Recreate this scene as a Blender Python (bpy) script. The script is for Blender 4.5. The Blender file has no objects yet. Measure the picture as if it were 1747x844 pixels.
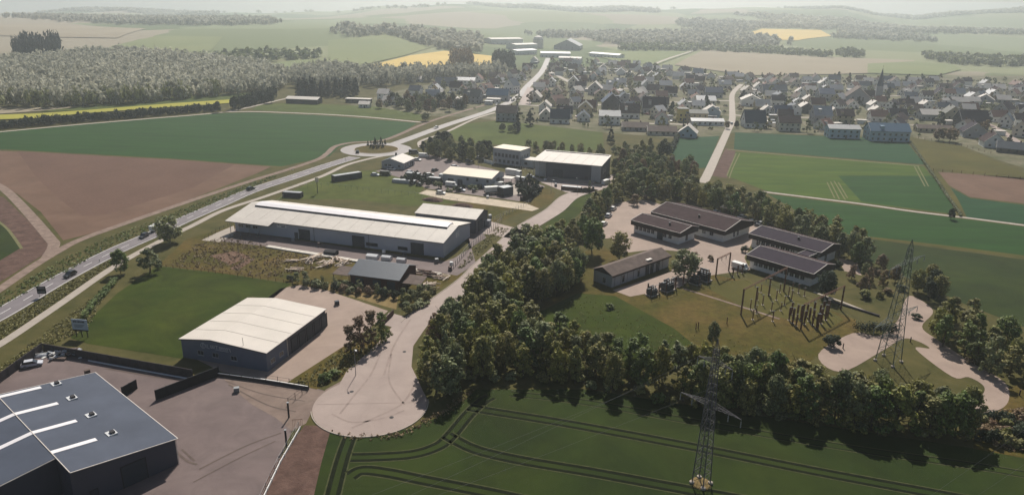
import bpy, math, random
import numpy as np
from mathutils import Vector

# ------------------------------------------------------------------ camera, sky, sun, exposure
scene = bpy.context.scene
COL = scene.collection
rad = math.radians
from mathutils import Matrix
FPX, CX, CY, PITCH, ROLL, CAMH = 1250.0, 873.5, 422.0, rad(18.65), rad(1.0), 80.0
cam_d = bpy.data.cameras.new("camera"); cam = bpy.data.objects.new("camera", cam_d); COL.objects.link(cam)
cam.matrix_world = Matrix.Translation((0, 0, CAMH)) @ Matrix.Rotation(rad(90) - PITCH, 4, 'X') @ Matrix.Rotation(ROLL, 4, 'Z')
cam_d.sensor_width = 36; cam_d.lens = 36 * FPX / 1747
cam_d.clip_start = 0.5; cam_d.clip_end = 20000
scene.camera = cam
SUN_EL, SUN_AZ = rad(44), rad(4.5)          # azimuth measured from +Y (straight ahead) towards +X
SUN_ENERGY, SKY_STRENGTH, EXPOSURE = 5.0, 0.055, 0.10
HAZE_DENSITY = 0.00025
world = bpy.data.worlds.new("World"); scene.world = world; world.use_nodes = True
wn = world.node_tree; bg = wn.nodes["Background"]
sky = wn.nodes.new("ShaderNodeTexSky"); sky.sky_type = 'NISHITA'; sky.sun_disc = False
sky.sun_elevation = SUN_EL; sky.sun_rotation = SUN_AZ
sky.air_density = 1.0; sky.dust_density = 1.2; sky.ozone_density = 1.0
wn.links.new(sky.outputs[0], bg.inputs[0]); bg.inputs[1].default_value = SKY_STRENGTH
sun_d = bpy.data.lights.new("sun", 'SUN'); sun = bpy.data.objects.new("sun", sun_d); COL.objects.link(sun)
sun_d.energy = SUN_ENERGY; sun_d.angle = rad(0.5); sun_d.color = (1.0, 0.945, 0.86)
sv = Vector((math.sin(SUN_AZ) * math.cos(SUN_EL), math.cos(SUN_AZ) * math.cos(SUN_EL), math.sin(SUN_EL)))
sun.rotation_euler = sv.to_track_quat('Z', 'Y').to_euler(); sun.location = (0, 0, 300)
vs = scene.view_settings
vs.view_transform = 'Standard'; vs.look = 'None'; vs.exposure = EXPOSURE; vs.gamma = 1; vs.use_curve_mapping = False
cy = scene.cycles
cy.use_denoising = True; cy.max_bounces = 5; cy.diffuse_bounces = 2; cy.glossy_bounces = 2; cy.transmission_bounces = 3
cy.volume_bounces = 1; cy.transparent_max_bounces = 8; cy.caustics_reflective = False; cy.caustics_refractive = False

# ------------------------------------------------------------------ terrain and picture-to-ground
def S(t):
    t = np.clip(t, 0.0, 1.0); return t * t * (3 - 2 * t)
RIDGE_A = [(p - 873.5) / 1318 for p in (-300, 30, 100, 200, 280, 400, 550, 640, 760, 900, 1000, 1150, 1250, 1430, 1490, 1560, 1620, 1747, 2000)]
RIDGE_Z = [-20, -37, -13, 1, -16, -9, 4, 33, 50, 50, 44, 46, 62, 62, 34, 28, 52, 80, 70]
def terrain(x, y):
    x = np.asarray(x, float); y = np.asarray(y, float)
    hl = 16 * S((y - 640) / 900) * S((140 - x) / 420) * (1 - 0.6 * S((y - 1700) / 1500))
    ro = 5 * S((y - 1050) / 700) * (np.sin(x / 170 + y / 410) + np.sin(y / 230 - x / 390 + 1.3)) * 0.7
    # the far ridge: height of the skyline by bearing, beyond it the land falls away into the next valley
    rz = np.interp(x / np.maximum(y, 1.0), RIDGE_A, RIDGE_Z)
    rz = rz + 5 * np.sin(x / 150 + 0.7) * np.sin(y / 310) + 3 * np.sin(x / 61)
    w = S((y - 1800) / 1900); w2 = np.exp(-((y - 2550) / 330.0) ** 2)
    base = hl + ro * (1 - 0.5 * S((y - 3000) / 1500))
    return base * (1 - 0.8 * w) + rz * w + 22 * w2 * np.sin(x / 520 + 1.0) - 0.10 * np.maximum(0, y - 4000)
def hz(x, y):
    return 0.0 if y < 640 else float(terrain(x, y))
def ray(px, py):
    u = (px - CX) / FPX; v = (CY - py) / FPX
    u, v = u * math.cos(ROLL) - v * math.sin(ROLL), u * math.sin(ROLL) + v * math.cos(ROLL)
    return (u, math.cos(PITCH) + v * math.sin(PITCH), -math.sin(PITCH) + v * math.cos(PITCH))
def GP(px, py, z=0.0):
    d = ray(px, py); t = (z - CAMH) / d[2]
    return (d[0] * t, d[1] * t)
def G(px, py):
    d = ray(px, py)
    if d[2] < 0:
        t = -CAMH / d[2]
        if d[1] * t < 640: return (d[0] * t, d[1] * t)
    ts = np.arange(600, 7300, 8.0)
    zz = CAMH + d[2] * ts - terrain(d[0] * ts, d[1] * ts)
    k = np.argmax(zz < 0)
    if zz[k] >= 0: t = 7200.0
    else:
        a, b = ts[k] - 8, ts[k]
        for _ in range(18):
            m_ = (a + b) / 2
            if CAMH + d[2] * m_ - hz(d[0] * m_, d[1] * m_) < 0: b = m_
            else: a = m_
        t = b
    return (d[0] * t, d[1] * t)
def G3(px, py):
    x, y = G(px, py); return (x, y, hz(x, y))
R = random.Random(7)

# ------------------------------------------------------------------ materials
MATS = {}
def mat(name, col, rough=0.8, var=0.25, scale=0.3, spec=0.3, metal=0.0, bump=0.0, bscale=None, rnd=0.0, detail=6.0, col2=None, trans=0.0, stretch=None, coord='w', island=0.0, mottle=None):
    """procedural material: base colour broken by noise, optional per-object and per-leaf variation and bump"""
    if name in MATS: return MATS[name]
    m = bpy.data.materials.new(name); m.use_nodes = True; MATS[name] = m
    nt = m.node_tree; N = nt.nodes; Lk = nt.links; p = N["Principled BSDF"]
    p.inputs["Roughness"].default_value = rough; p.inputs["Metallic"].default_value = metal
    p.inputs["Specular IOR Level"].default_value = spec
    geo = N.new("ShaderNodeNewGeometry"); tc = N.new("ShaderNodeTexCoord")
    src = geo.outputs["Position"] if coord == 'w' else tc.outputs["Object"]
    if stretch:
        mp = N.new("ShaderNodeMapping"); mp.inputs["Scale"].default_value = stretch[:3]
        if len(stretch) > 3: mp.inputs["Rotation"].default_value = (0, 0, stretch[3])
        Lk.new(src, mp.inputs["Vector"]); src = mp.outputs["Vector"]
    nz = N.new("ShaderNodeTexNoise"); nz.inputs["Scale"].default_value = scale; nz.inputs["Detail"].default_value = detail
    nz.inputs["Roughness"].default_value = 0.62
    Lk.new(src, nz.inputs["Vector"])
    mr = N.new("ShaderNodeMapRange"); mr.inputs[1].default_value = 0.3; mr.inputs[2].default_value = 0.7
    Lk.new(nz.outputs["Fac"], mr.inputs[0])
    mx = N.new("ShaderNodeMix"); mx.data_type = 'RGBA'
    c2 = col2 if col2 else tuple(c * (1 + var) for c in col)
    c1 = col if col2 else tuple(c * (1 - var) for c in col)
    mx.inputs[6].default_value = (*c1, 1); mx.inputs[7].default_value = (*c2, 1)
    Lk.new(mr.outputs[0], mx.inputs[0]); out = mx.outputs[2]
    if mottle:
        mz = N.new("ShaderNodeTexNoise"); mz.inputs["Scale"].default_value = mottle[0]; mz.inputs["Detail"].default_value = 5; mz.inputs["Roughness"].default_value = 0.7; mz.inputs["Distortion"].default_value = 0.8
        Lk.new(src if mottle[2:] else geo.outputs["Position"], mz.inputs["Vector"])
        m2 = N.new("ShaderNodeMapRange"); m2.inputs[1].default_value = 0.3; m2.inputs[2].default_value = 0.7; m2.inputs[3].default_value = 1 - mottle[1]; m2.inputs[4].default_value = 1 + mottle[1]
        Lk.new(mz.outputs["Fac"], m2.inputs[0])
        sc_ = N.new("ShaderNodeVectorMath"); sc_.operation = 'SCALE'; Lk.new(out, sc_.inputs[0]); Lk.new(m2.outputs[0], sc_.inputs["Scale"]); out = sc_.outputs[0]
    if rnd or island:
        hs = N.new("ShaderNodeHueSaturation")
        if rnd:
            oi = N.new("ShaderNodeObjectInfo")
            a = N.new("ShaderNodeMapRange"); a.inputs[3].default_value = 1 - rnd; a.inputs[4].default_value = 1 + rnd
            Lk.new(oi.outputs["Random"], a.inputs[0])
            h = N.new("ShaderNodeMapRange"); h.inputs[3].default_value = 0.5 - rnd * 0.07; h.inputs[4].default_value = 0.5 + rnd * 0.06
            ml = N.new("ShaderNodeMath"); ml.operation = 'MULTIPLY'; ml.inputs[1].default_value = 7.31
            fr = N.new("ShaderNodeMath"); fr.operation = 'FRACT'
            Lk.new(oi.outputs["Random"], ml.inputs[0]); Lk.new(ml.outputs[0], fr.inputs[0]); Lk.new(fr.outputs[0], h.inputs[0])
            Lk.new(h.outputs[0], hs.inputs["Hue"])
            val = a.outputs[0]
        else: val = None
        if island:
            b = N.new("ShaderNodeMapRange"); b.inputs[3].default_value = 1 - island; b.inputs[4].default_value = 1 + island
            Lk.new(geo.outputs["Random Per Island"], b.inputs[0])
            if val is None: val = b.outputs[0]
            else:
                mm = N.new("ShaderNodeMath"); mm.operation = 'MULTIPLY'
                Lk.new(val, mm.inputs[0]); Lk.new(b.outputs[0], mm.inputs[1]); val = mm.outputs[0]
        Lk.new(val, hs.inputs["Value"]); Lk.new(out, hs.inputs["Color"]); out = hs.outputs["Color"]
    Lk.new(out, p.inputs["Base Color"])
    if bump:
        bz = N.new("ShaderNodeTexNoise"); bz.inputs["Scale"].default_value = bscale or scale * 6; bz.inputs["Detail"].default_value = 4
        Lk.new(src, bz.inputs["Vector"])
        bp = N.new("ShaderNodeBump"); bp.inputs["Strength"].default_value = bump; bp.inputs["Distance"].default_value = 0.15
        Lk.new(bz.outputs["Fac"], bp.inputs["Height"]); Lk.new(bp.outputs["Normal"], p.inputs["Normal"])
    if trans:
        tr = N.new("ShaderNodeBsdfTranslucent"); ms = N.new("ShaderNodeMixShader"); ms.inputs[0].default_value = trans
        Lk.new(out, tr.inputs["Color"]); Lk.new(p.outputs[0], ms.inputs[1]); Lk.new(tr.outputs[0], ms.inputs[2])
        Lk.new(ms.outputs[0], N["Material Output"].inputs["Surface"])
    return m
def ribbed(name, col, rough, axis_scale, spec=0.4, var=0.06):
    """profiled sheet metal: fine standing ribs as bump, a little weathering"""
    m = mat(name, col, rough, var, 0.15, spec, coord='o')
    nt = m.node_tree; N = nt.nodes; Lk = nt.links
    tc = N.new("ShaderNodeTexCoord"); mp = N.new("ShaderNodeMapping"); mp.inputs["Scale"].default_value = axis_scale
    wv = N.new("ShaderNodeTexWave"); wv.wave_type = 'BANDS'; wv.bands_direction = 'X'; wv.inputs["Scale"].default_value = 1.0
    Lk.new(tc.outputs["Object"], mp.inputs[0]); Lk.new(mp.outputs[0], wv.inputs[0])
    bp = N.new("ShaderNodeBump"); bp.inputs["Strength"].default_value = 0.35; bp.inputs["Distance"].default_value = 0.05
    Lk.new(wv.outputs["Fac"], bp.inputs["Height"]); Lk.new(bp.outputs["Normal"], N["Principled BSDF"].inputs["Normal"])
    return m
# ------------------------------------------------------------------ object helpers
def link(o):
    COL.objects.link(o); return o
def tag(o, label=None, cat=None, group=None, kind=None):
    if label: o["label"] = label
    if cat: o["category"] = cat
    if group: o["group"] = group
    if kind: o["kind"] = kind
    return o
def root(name, loc, label, cat, group=None, rz=0.0):
    o = link(bpy.data.objects.new(name, None)); o.location = loc; o.rotation_euler = (0, 0, rz)
    o.empty_display_size = 0.5
    return tag(o, label, cat, group)
class MB:
    def __init__(s): s.v = []; s.f = []; s.m = []
    def face(s, pts, mi=0):
        n = len(s.v); s.v += [tuple(p) for p in pts]; s.f.append(tuple(range(n, n + len(pts)))); s.m.append(mi)
    def box(s, x0, x1, y0, y1, z0, z1, mi=0):
        n = len(s.v)
        s.v += [(x0, y0, z0), (x1, y0, z0), (x1, y1, z0), (x0, y1, z0), (x0, y0, z1), (x1, y0, z1), (x1, y1, z1), (x0, y1, z1)]
        for q in ((0, 3, 2, 1), (4, 5, 6, 7), (0, 1, 5, 4), (1, 2, 6, 5), (2, 3, 7, 6), (3, 0, 4, 7)):
            s.f.append(tuple(n + k for k in q)); s.m.append(mi)
        return s
    def cbox(s, c, sz, rz=0.0, mi=0, tilt=0.0):
        """box centred at c, turned by rz, tilted by tilt about its own y"""
        n = len(s.v); ca, sa = math.cos(rz), math.sin(rz); ct, st = math.cos(tilt), math.sin(tilt)
        for dz in (-.5, .5):
            for dx, dy in ((-.5, -.5), (.5, -.5), (.5, .5), (-.5, .5)):
                X, Y, Z = dx * sz[0], dy * sz[1], dz * sz[2]
                X, Z = X * ct + Z * st, -X * st + Z * ct
                s.v.append((c[0] + X * ca - Y * sa, c[1] + X * sa + Y * ca, c[2] + Z))
        for q in ((0, 3, 2, 1), (4, 5, 6, 7), (0, 1, 5, 4), (1, 2, 6, 5), (2, 3, 7, 6), (3, 0, 4, 7)):
            s.f.append(tuple(n + k for k in q)); s.m.append(mi)
        return s
    def bar(s, a, b, r=0.05, n=4, r2=None, mi=0):
        """tube between two points"""
        a = Vector(a); b = Vector(b); d = (b - a)
        if d.length < 1e-6: return s
        d.normalize(); u = d.cross(Vector((0, 0, 1)) if abs(d.z) < .95 else Vector((1, 0, 0))).normalized(); w = d.cross(u)
        r2 = r if r2 is None else r2; k = len(s.v)
        for c, q in ((a, r), (b, r2)):
            for i in range(n):
                t = 2 * math.pi * (i + .5) / n; s.v.append(tuple(c + (u * math.cos(t) + w * math.sin(t)) * q))
        for i in range(n):
            j = (i + 1) % n; s.f.append((k + i, k + j, k + n + j, k + n + i)); s.m.append(mi)
        s.f.append(tuple(k + i for i in reversed(range(n)))); s.f.append(tuple(k + n + i for i in range(n))); s.m += [mi, mi]
        return s
    def prism(s, prof, x0, x1, mi=0):
        """profile of (y,z) points, counter-clockwise seen from +x, swept along x"""
        n = len(prof); k = len(s.v)
        s.v += [(x0, y, z) for y, z in prof] + [(x1, y, z) for y, z in prof]
        s.f.append(tuple(k + i for i in reversed(range(n)))); s.f.append(tuple(k + n + i for i in range(n))); s.m += [mi, mi]
        for i in range(n):
            j = (i + 1) % n; s.f.append((k + i, k + j, k + n + j, k + n + i)); s.m.append(mi)
        return s
    def lathe(s, prof, n=12, c=(0, 0), mi=0):
        k = len(s.v)
        for r, z in prof:
            for i in range(n):
                t = 2 * math.pi * i / n; s.v.append((c[0] + r * math.cos(t), c[1] + r * math.sin(t), z))
        for a in range(len(prof) - 1):
            for i in range(n):
                j = (i + 1) % n
                s.f.append((k + a * n + i, k + a * n + j, k + (a + 1) * n + j, k + (a + 1) * n + i)); s.m.append(mi)
        s.f.append(tuple(k + (len(prof) - 1) * n + i for i in range(n))); s.m.append(mi)
        return s
    def mesh(s, name, mats):
        me = bpy.data.meshes.new(name); me.from_pydata(s.v, [], s.f)
        for m in (mats if isinstance(mats, (list, tuple)) else [mats]): me.materials.append(m)
        if any(s.m): me.polygons.foreach_set("material_index", s.m)
        me.update(); return me
    def build(s, name, mats, parent=None, loc=(0, 0, 0), rz=0.0):
        o = link(bpy.data.objects.new(name, s.mesh(name, mats))); o.location = loc; o.rotation_euler = (0, 0, rz)
        if parent: o.parent = parent
        return o
def inst(name, me, parent=None, loc=(0, 0, 0), rz=0.0, sc=None, m=None):
    o = link(bpy.data.objects.new(name, me)); o.location = loc; o.rotation_euler = (0, 0, rz)
    if sc: o.scale = sc
    if m is not None:
        o.material_slots[0].link = 'OBJECT'; o.material_slots[0].material = m
    if parent: o.parent = parent
    return o
def npmesh(name, verts, quads, mats, mi=None):
    me = bpy.data.meshes.new(name); nv, nf = len(verts), len(quads); k = quads.shape[1]
    me.vertices.add(nv); me.vertices.foreach_set("co", np.ascontiguousarray(verts, np.float32).ravel())
    me.loops.add(nf * k); me.loops.foreach_set("vertex_index", np.ascontiguousarray(quads, np.int32).ravel())
    me.polygons.add(nf); me.polygons.foreach_set("loop_start", np.arange(0, nf * k, k, dtype=np.int32))
    me.polygons.foreach_set("loop_total", np.full(nf, k, np.int32))
    for m in mats: me.materials.append(m)
    if mi is not None: me.polygons.foreach_set("material_index", np.ascontiguousarray(mi, np.int32))
    me.update(calc_edges=True); me.validate(); return me
UNIT = {}
def unit_box(m):
    """shared 1 m box: origin at the middle of its back bottom edge"""
    if m.name not in UNIT: UNIT[m.name] = MB().box(-.5, .5, -.5, .5, 0, 1).mesh("unit_" + m.name, m)
    return UNIT[m.name]
def box_part(name, m, parent, x0, x1, y0, y1, z0, z1, label=None):
    o = inst(name, unit_box(m), parent, ((x0 + x1) / 2, (y0 + y1) / 2, z0), 0, (abs(x1 - x0), abs(y1 - y0), z1 - z0))
    if label: o["label"] = label
    return o
def copy_tree(o, parent=None):
    c = link(o.copy()); c.parent = parent
    for ch in o.children: copy_tree(ch, c)
    return c
# polygons and ribbons laid on the ground
import bmesh
def smooth(pts, closed=False, n=6):
    P = [Vector((p[0], p[1], 0)) for p in pts]; L = len(P); out = []
    for i in range(L if closed else L - 1):
        if closed: a, b, c, d = P[(i - 1) % L], P[i], P[(i + 1) % L], P[(i + 2) % L]
        else: a, b, c, d = P[max(i - 1, 0)], P[i], P[i + 1], P[min(i + 2, L - 1)]
        for k in range(n):
            t = k / n
            out.append(0.5 * ((2 * b) + (c - a) * t + (2 * a - 5 * b + 4 * c - d) * t * t + (3 * b - a - 3 * c + d) * t ** 3))
    if not closed: out.append(P[-1])
    return [(p.x, p.y) for p in out]
def sheet(name, world_pts, z, m, parent=None, kind='structure', step=45):
    bm = bmesh.new(); vs_ = [bm.verts.new((x, y, 0)) for x, y in world_pts]
    f = bm.faces.new(vs_); f.normal_update()
    if f.normal.z < 0: f.normal_flip()
    xs = [p[0] for p in world_pts]; ys = [p[1] for p in world_pts]
    if max(ys) > 640:
        y = 640
        while y < max(ys):
            if y > min(ys):
                bmesh.ops.bisect_plane(bm, geom=bm.verts[:] + bm.edges[:] + bm.faces[:], plane_co=(0, y, 0), plane_no=(0, 1, 0))
            y += step
        x = math.floor(min(xs) / step) * step + step
        while x < max(xs):
            bmesh.ops.bisect_plane(bm, geom=bm.verts[:] + bm.edges[:] + bm.faces[:], plane_co=(x, 0, 0), plane_no=(1, 0, 0))
            x += step
    for v in bm.verts: v.co.z = hz(v.co.x, v.co.y) + z + (0.55 * min(1, max(0, (v.co.y - 640) / 120)))
    bmesh.ops.triangulate(bm, faces=bm.faces[:])
    me = bpy.data.meshes.new(name); bm.to_mesh(me); bm.free(); me.materials.append(m)
    o = link(bpy.data.objects.new(name, me))
    if parent: o.parent = parent
    elif kind: o["kind"] = kind
    return o
def zone(name, px, z, m, sm=False, kind='structure'):
    w = [G(*p) for p in px]
    if sm: w = smooth(w, True, 5)
    return sheet(name, w, z, m, kind=kind)
def ribbon_pts(pts, n=8):
    return smooth([G(*p) for p in pts], False, n)
def ribbon(name, pts, w, z, m, parent=None, off=0.0, kind='structure', world=False, w2=None, n=8):
    c = pts if world else ribbon_pts(pts, n)
    V = []; F_ = []
    for i, p in enumerate(c):
        a = c[max(i - 1, 0)]; b = c[min(i + 1, len(c) - 1)]
        dx, dy = b[0] - a[0], b[1] - a[1]; l = math.hypot(dx, dy) or 1; nx, ny = -dy / l, dx / l
        ww = w if w2 is None else w + (w2 - w) * i / (len(c) - 1)
        for s_ in (off + ww / 2, off - ww / 2):
            x, y = p[0] + nx * s_, p[1] + ny * s_
            V.append((x, y, hz(x, y) + z + (0.55 * min(1, max(0, (y - 640) / 120)))))
    for i in range(len(c) - 1): F_.append((2 * i, 2 * i + 1, 2 * i + 3, 2 * i + 2))
    me = bpy.data.meshes.new(name); me.from_pydata(V, [], F_); me.materials.append(m); me.update()
    o = link(bpy.data.objects.new(name, me))
    if parent: o.parent = parent
    elif kind: o["kind"] = kind
    return o
def along(c, s0, s1):
    """points of polyline c between arclengths s0 and s1"""
    out = []; acc = 0
    for i in range(len(c) - 1):
        L = math.dist(c[i], c[i + 1])
        for s_ in (s0, s1):
            if acc <= s_ < acc + L:
                t = (s_ - acc) / L; out.append((s_, (c[i][0] + (c[i + 1][0] - c[i][0]) * t, c[i][1] + (c[i + 1][1] - c[i][1]) * t)))
        if s0 < acc < s1: out.append((acc, c[i]))
        acc += L
    return [p for _, p in sorted(out)]
def length(c): return sum(math.dist(c[i], c[i + 1]) for i in range(len(c) - 1))
def in_poly(x, y, P):
    r = False; j = len(P) - 1
    for i in range(len(P)):
        if (P[i][1] > y) != (P[j][1] > y) and x < (P[j][0] - P[i][0]) * (y - P[i][1]) / (P[j][1] - P[i][1]) + P[i][0]: r = not r
        j = i
    return r
def scatter(P, d, rnd, tries=4000, avoid=()):
    xs = [p[0] for p in P]; ys = [p[1] for p in P]; out = []
    for _ in range(tries):
        x, y = rnd.uniform(min(xs), max(xs)), rnd.uniform(min(ys), max(ys))
        if not in_poly(x, y, P): continue
        if any((x - a) ** 2 + (y - b) ** 2 < d * d for a, b in out): continue
        if any((x - a) ** 2 + (y - b) ** 2 < r * r for a, b, r in avoid): continue
        out.append((x, y))
    return out
ONES = "first second third fourth fifth sixth seventh eighth ninth tenth eleventh twelfth thirteenth fourteenth fifteenth sixteenth seventeenth eighteenth nineteenth".split()
TENS = {2: "twent", 3: "thirt", 4: "fort", 5: "fift", 6: "sixt", 7: "sevent"}
def ordinal(n):
    if n < 20: return ONES[n - 1]
    t, o = divmod(n, 10)
    return TENS[t] + "ieth" if o == 0 else TENS[t] + "y-" + ONES[o - 1]
# ------------------------------------------------------------------ colours
M_verge = mat("verge_grass", (0.05, 0.052, 0.014), 0.95, 0.45, 0.12, 0.1, bump=0.5, bscale=1.6, col2=(0.1, 0.084, 0.03))
M_lawn = mat("lawn", (0.024, 0.041, 0.003), 0.95, 0.35, 0.06, 0.1, bump=0.3, bscale=2.5, col2=(0.044, 0.056, 0.006), mottle=(.09,.3))
M_dry = mat("dry_grass", (0.054, 0.054, 0.008), 0.95, 0.4, 0.07, 0.1, bump=0.4, bscale=2.0, col2=(0.118, 0.078, 0.022), mottle=(.5,.3))
M_straw = mat("straw_grass", (0.16, 0.115, 0.05), 0.95, 0.3, 0.3, 0.1, bump=0.3, col2=(0.25, 0.18, 0.08))
M_wheat = mat("young_wheat", (0.013, 0.027, 0.003), 0.9, 0.3, 0.035, 0.12, bump=0.35, bscale=4.0, col2=(0.03, 0.043, 0.005), mottle=(.045,.32))
M_wheat2 = mat("green_corn", (0.012, 0.046, 0.005), 0.9, 0.2, 0.6, 0.12, bump=0.2, bscale=1.5, col2=(0.018, 0.06, 0.007), stretch=(.03, .22, 1, 0.5), mottle=(.9,.26,1))
M_bright = mat("bright_corn", (0.038, 0.076, 0.004), 0.9, 0.2, 0.6, 0.12, col2=(0.062, 0.096, 0.007), stretch=(.03, .2, 1, 0.15), mottle=(1.2,.24,1))
M_teal = mat("bluish_corn", (0.01, 0.046, 0.015), 0.9, 0.2, 0.6, 0.12, col2=(0.015, 0.058, 0.017), stretch=(.03, .2, 1, 0.15), mottle=(1.0,.24,1))
M_meadow = mat("meadow", (0.056, 0.08, 0.015), 0.95, 0.2, 0.03, 0.1, bump=0.2, col2=(0.082, 0.098, 0.02), mottle=(.04,.2))
M_olive = mat("olive_meadow", (0.068, 0.066, 0.016), 0.95, 0.2, 0.03, 0.1, col2=(0.094, 0.08, 0.02), mottle=(.04,.2))
M_soil = mat("tilled_soil", (0.116, 0.068, 0.05), 0.95, 0.14, 0.02, 0.1, bump=0.3, bscale=1.2, col2=(0.15, 0.09, 0.066), stretch=(1.6, 1, 1, 0.5), mottle=(.8,.16,1))
M_soil2 = mat("headland_soil", (0.134, 0.08, 0.056), 0.95, 0.15, 0.05, 0.1, bump=0.3, bscale=1.5, col2=(0.166, 0.104, 0.074), mottle=(.06,.15))
M_brown = mat("brown_earth", (0.085, 0.05, 0.04), 0.95, 0.25, 0.35, 0.1, bump=0.6, bscale=2.5, col2=(0.135, 0.083, 0.066), mottle=(.3,.3))
M_track = mat("gravel_track", (0.2, 0.145, 0.115), 0.95, 0.2, 0.5, 0.1, bump=0.3, col2=(0.27, 0.2, 0.165), mottle=(.5,.2))
M_asph = mat("road_asphalt", (0.15, 0.128, 0.135), 0.72, 0.12, 0.3, 0.35, bump=0.1, bscale=5, col2=(0.19, 0.165, 0.17), mottle=(.2,.1))
M_asph_backlit = mat("backlit_asphalt", (.235, .208, .195), 0.65, 0.1, 0.3, 0.35, col2=(.28, .25, .235), mottle=(.2, .1))  # lighter copy of the road asphalt, backlight sheen painted into its colour
M_lane = mat("cream_gravel", (.44, .365, .27), 0.85, 0.1, 0.4, 0.2, col2=(.54, .45, .34), mottle=(.4, .12))
M_lawn2 = mat("lime_lawn", (.052, .070, .010), 0.95, 0.3, 0.08, 0.1, bump=0.3, bscale=2.5, col2=(.086, .096, .020), mottle=(.12, .25))
M_path = mat("pale_path", (0.33, 0.28, 0.235), 0.8, 0.1, 0.4, 0.3, col2=(0.4, 0.345, 0.29))
M_conc = mat("street_concrete", (0.29, 0.222, 0.192), 0.75, 0.1, 0.10, 0.3, bump=0.08, bscale=3, col2=(0.335, 0.262, 0.226), mottle=(.12,.1))
M_pave = mat("yard_paving", (0.28, 0.205, 0.165), 0.8, 0.1, 0.06, 0.25, bump=0.12, bscale=3, col2=(0.335, 0.25, 0.2), mottle=(.14,.12))
M_lot = mat("asphalt_lot", (0.125, 0.09, 0.085), 0.8, 0.15, 0.07, 0.3, bump=0.12, bscale=3, col2=(0.165, 0.122, 0.112), stretch=(0.5, 1.6, 1, 0.7), mottle=(.16,.16))
M_lot2 = mat("worn_lot", (0.165, 0.117, 0.095), 0.85, 0.15, 0.14, 0.25, bump=0.15, bscale=3, col2=(0.215, 0.157, 0.125), stretch=(0.6, 1.8, 1, 1.3), mottle=(.25,.2))
M_stain = mat("tyre_marks", (0.105, 0.075, 0.062), 0.8, 0.2, 0.6, 0.25)
M_white = mat("white_paint", (0.72, 0.70, 0.66), 0.6, 0.08, 1.5, 0.3)
M_tram = mat("tramline_earth", (0.004, 0.007, 0.002), 0.95, 0.3, 0.8, 0.1, col2=(0.010, 0.014, 0.004))
M_rutedge = mat("rut_edge_grass", (0.034, 0.044, 0.014), 0.95, 0.3, 0.8, 0.1, col2=(0.078, 0.080, 0.036))
M_pale = mat("bleached_grass", (0.125, 0.130, 0.058), 0.95, 0.3, 0.8, 0.1, col2=(0.20, 0.18, 0.09))
M_kerb = mat("kerb_stone", (0.42, 0.36, 0.30), 0.8, 0.1, 0.8, 0.2)
M_yellow = mat("rape_field", (0.56, 0.41, 0.13), 0.95, 0.12, 0.012, 0.1, col2=(0.66, 0.48, 0.18))
M_ygreen = mat("yellow_green_field", (0.24, 0.25, 0.05), 0.95, 0.2, 0.01, 0.1, col2=(0.42, 0.37, 0.06))
M_pgreen = mat("pale_green_field", (0.17, 0.2, 0.09), 0.95, 0.15, 0.006, 0.1, col2=(0.22, 0.235, 0.11))
M_fallow = mat("fallow_field", (0.28, 0.235, 0.165), 0.95, 0.15, 0.006, 0.1, col2=(0.33, 0.28, 0.2))
M_garden = mat("garden_ground", (0.060, 0.072, 0.024), 0.95, 0.4, 0.06, 0.1, col2=(0.21, 0.18, 0.125), detail=8, mottle=(.2, .3))
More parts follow.
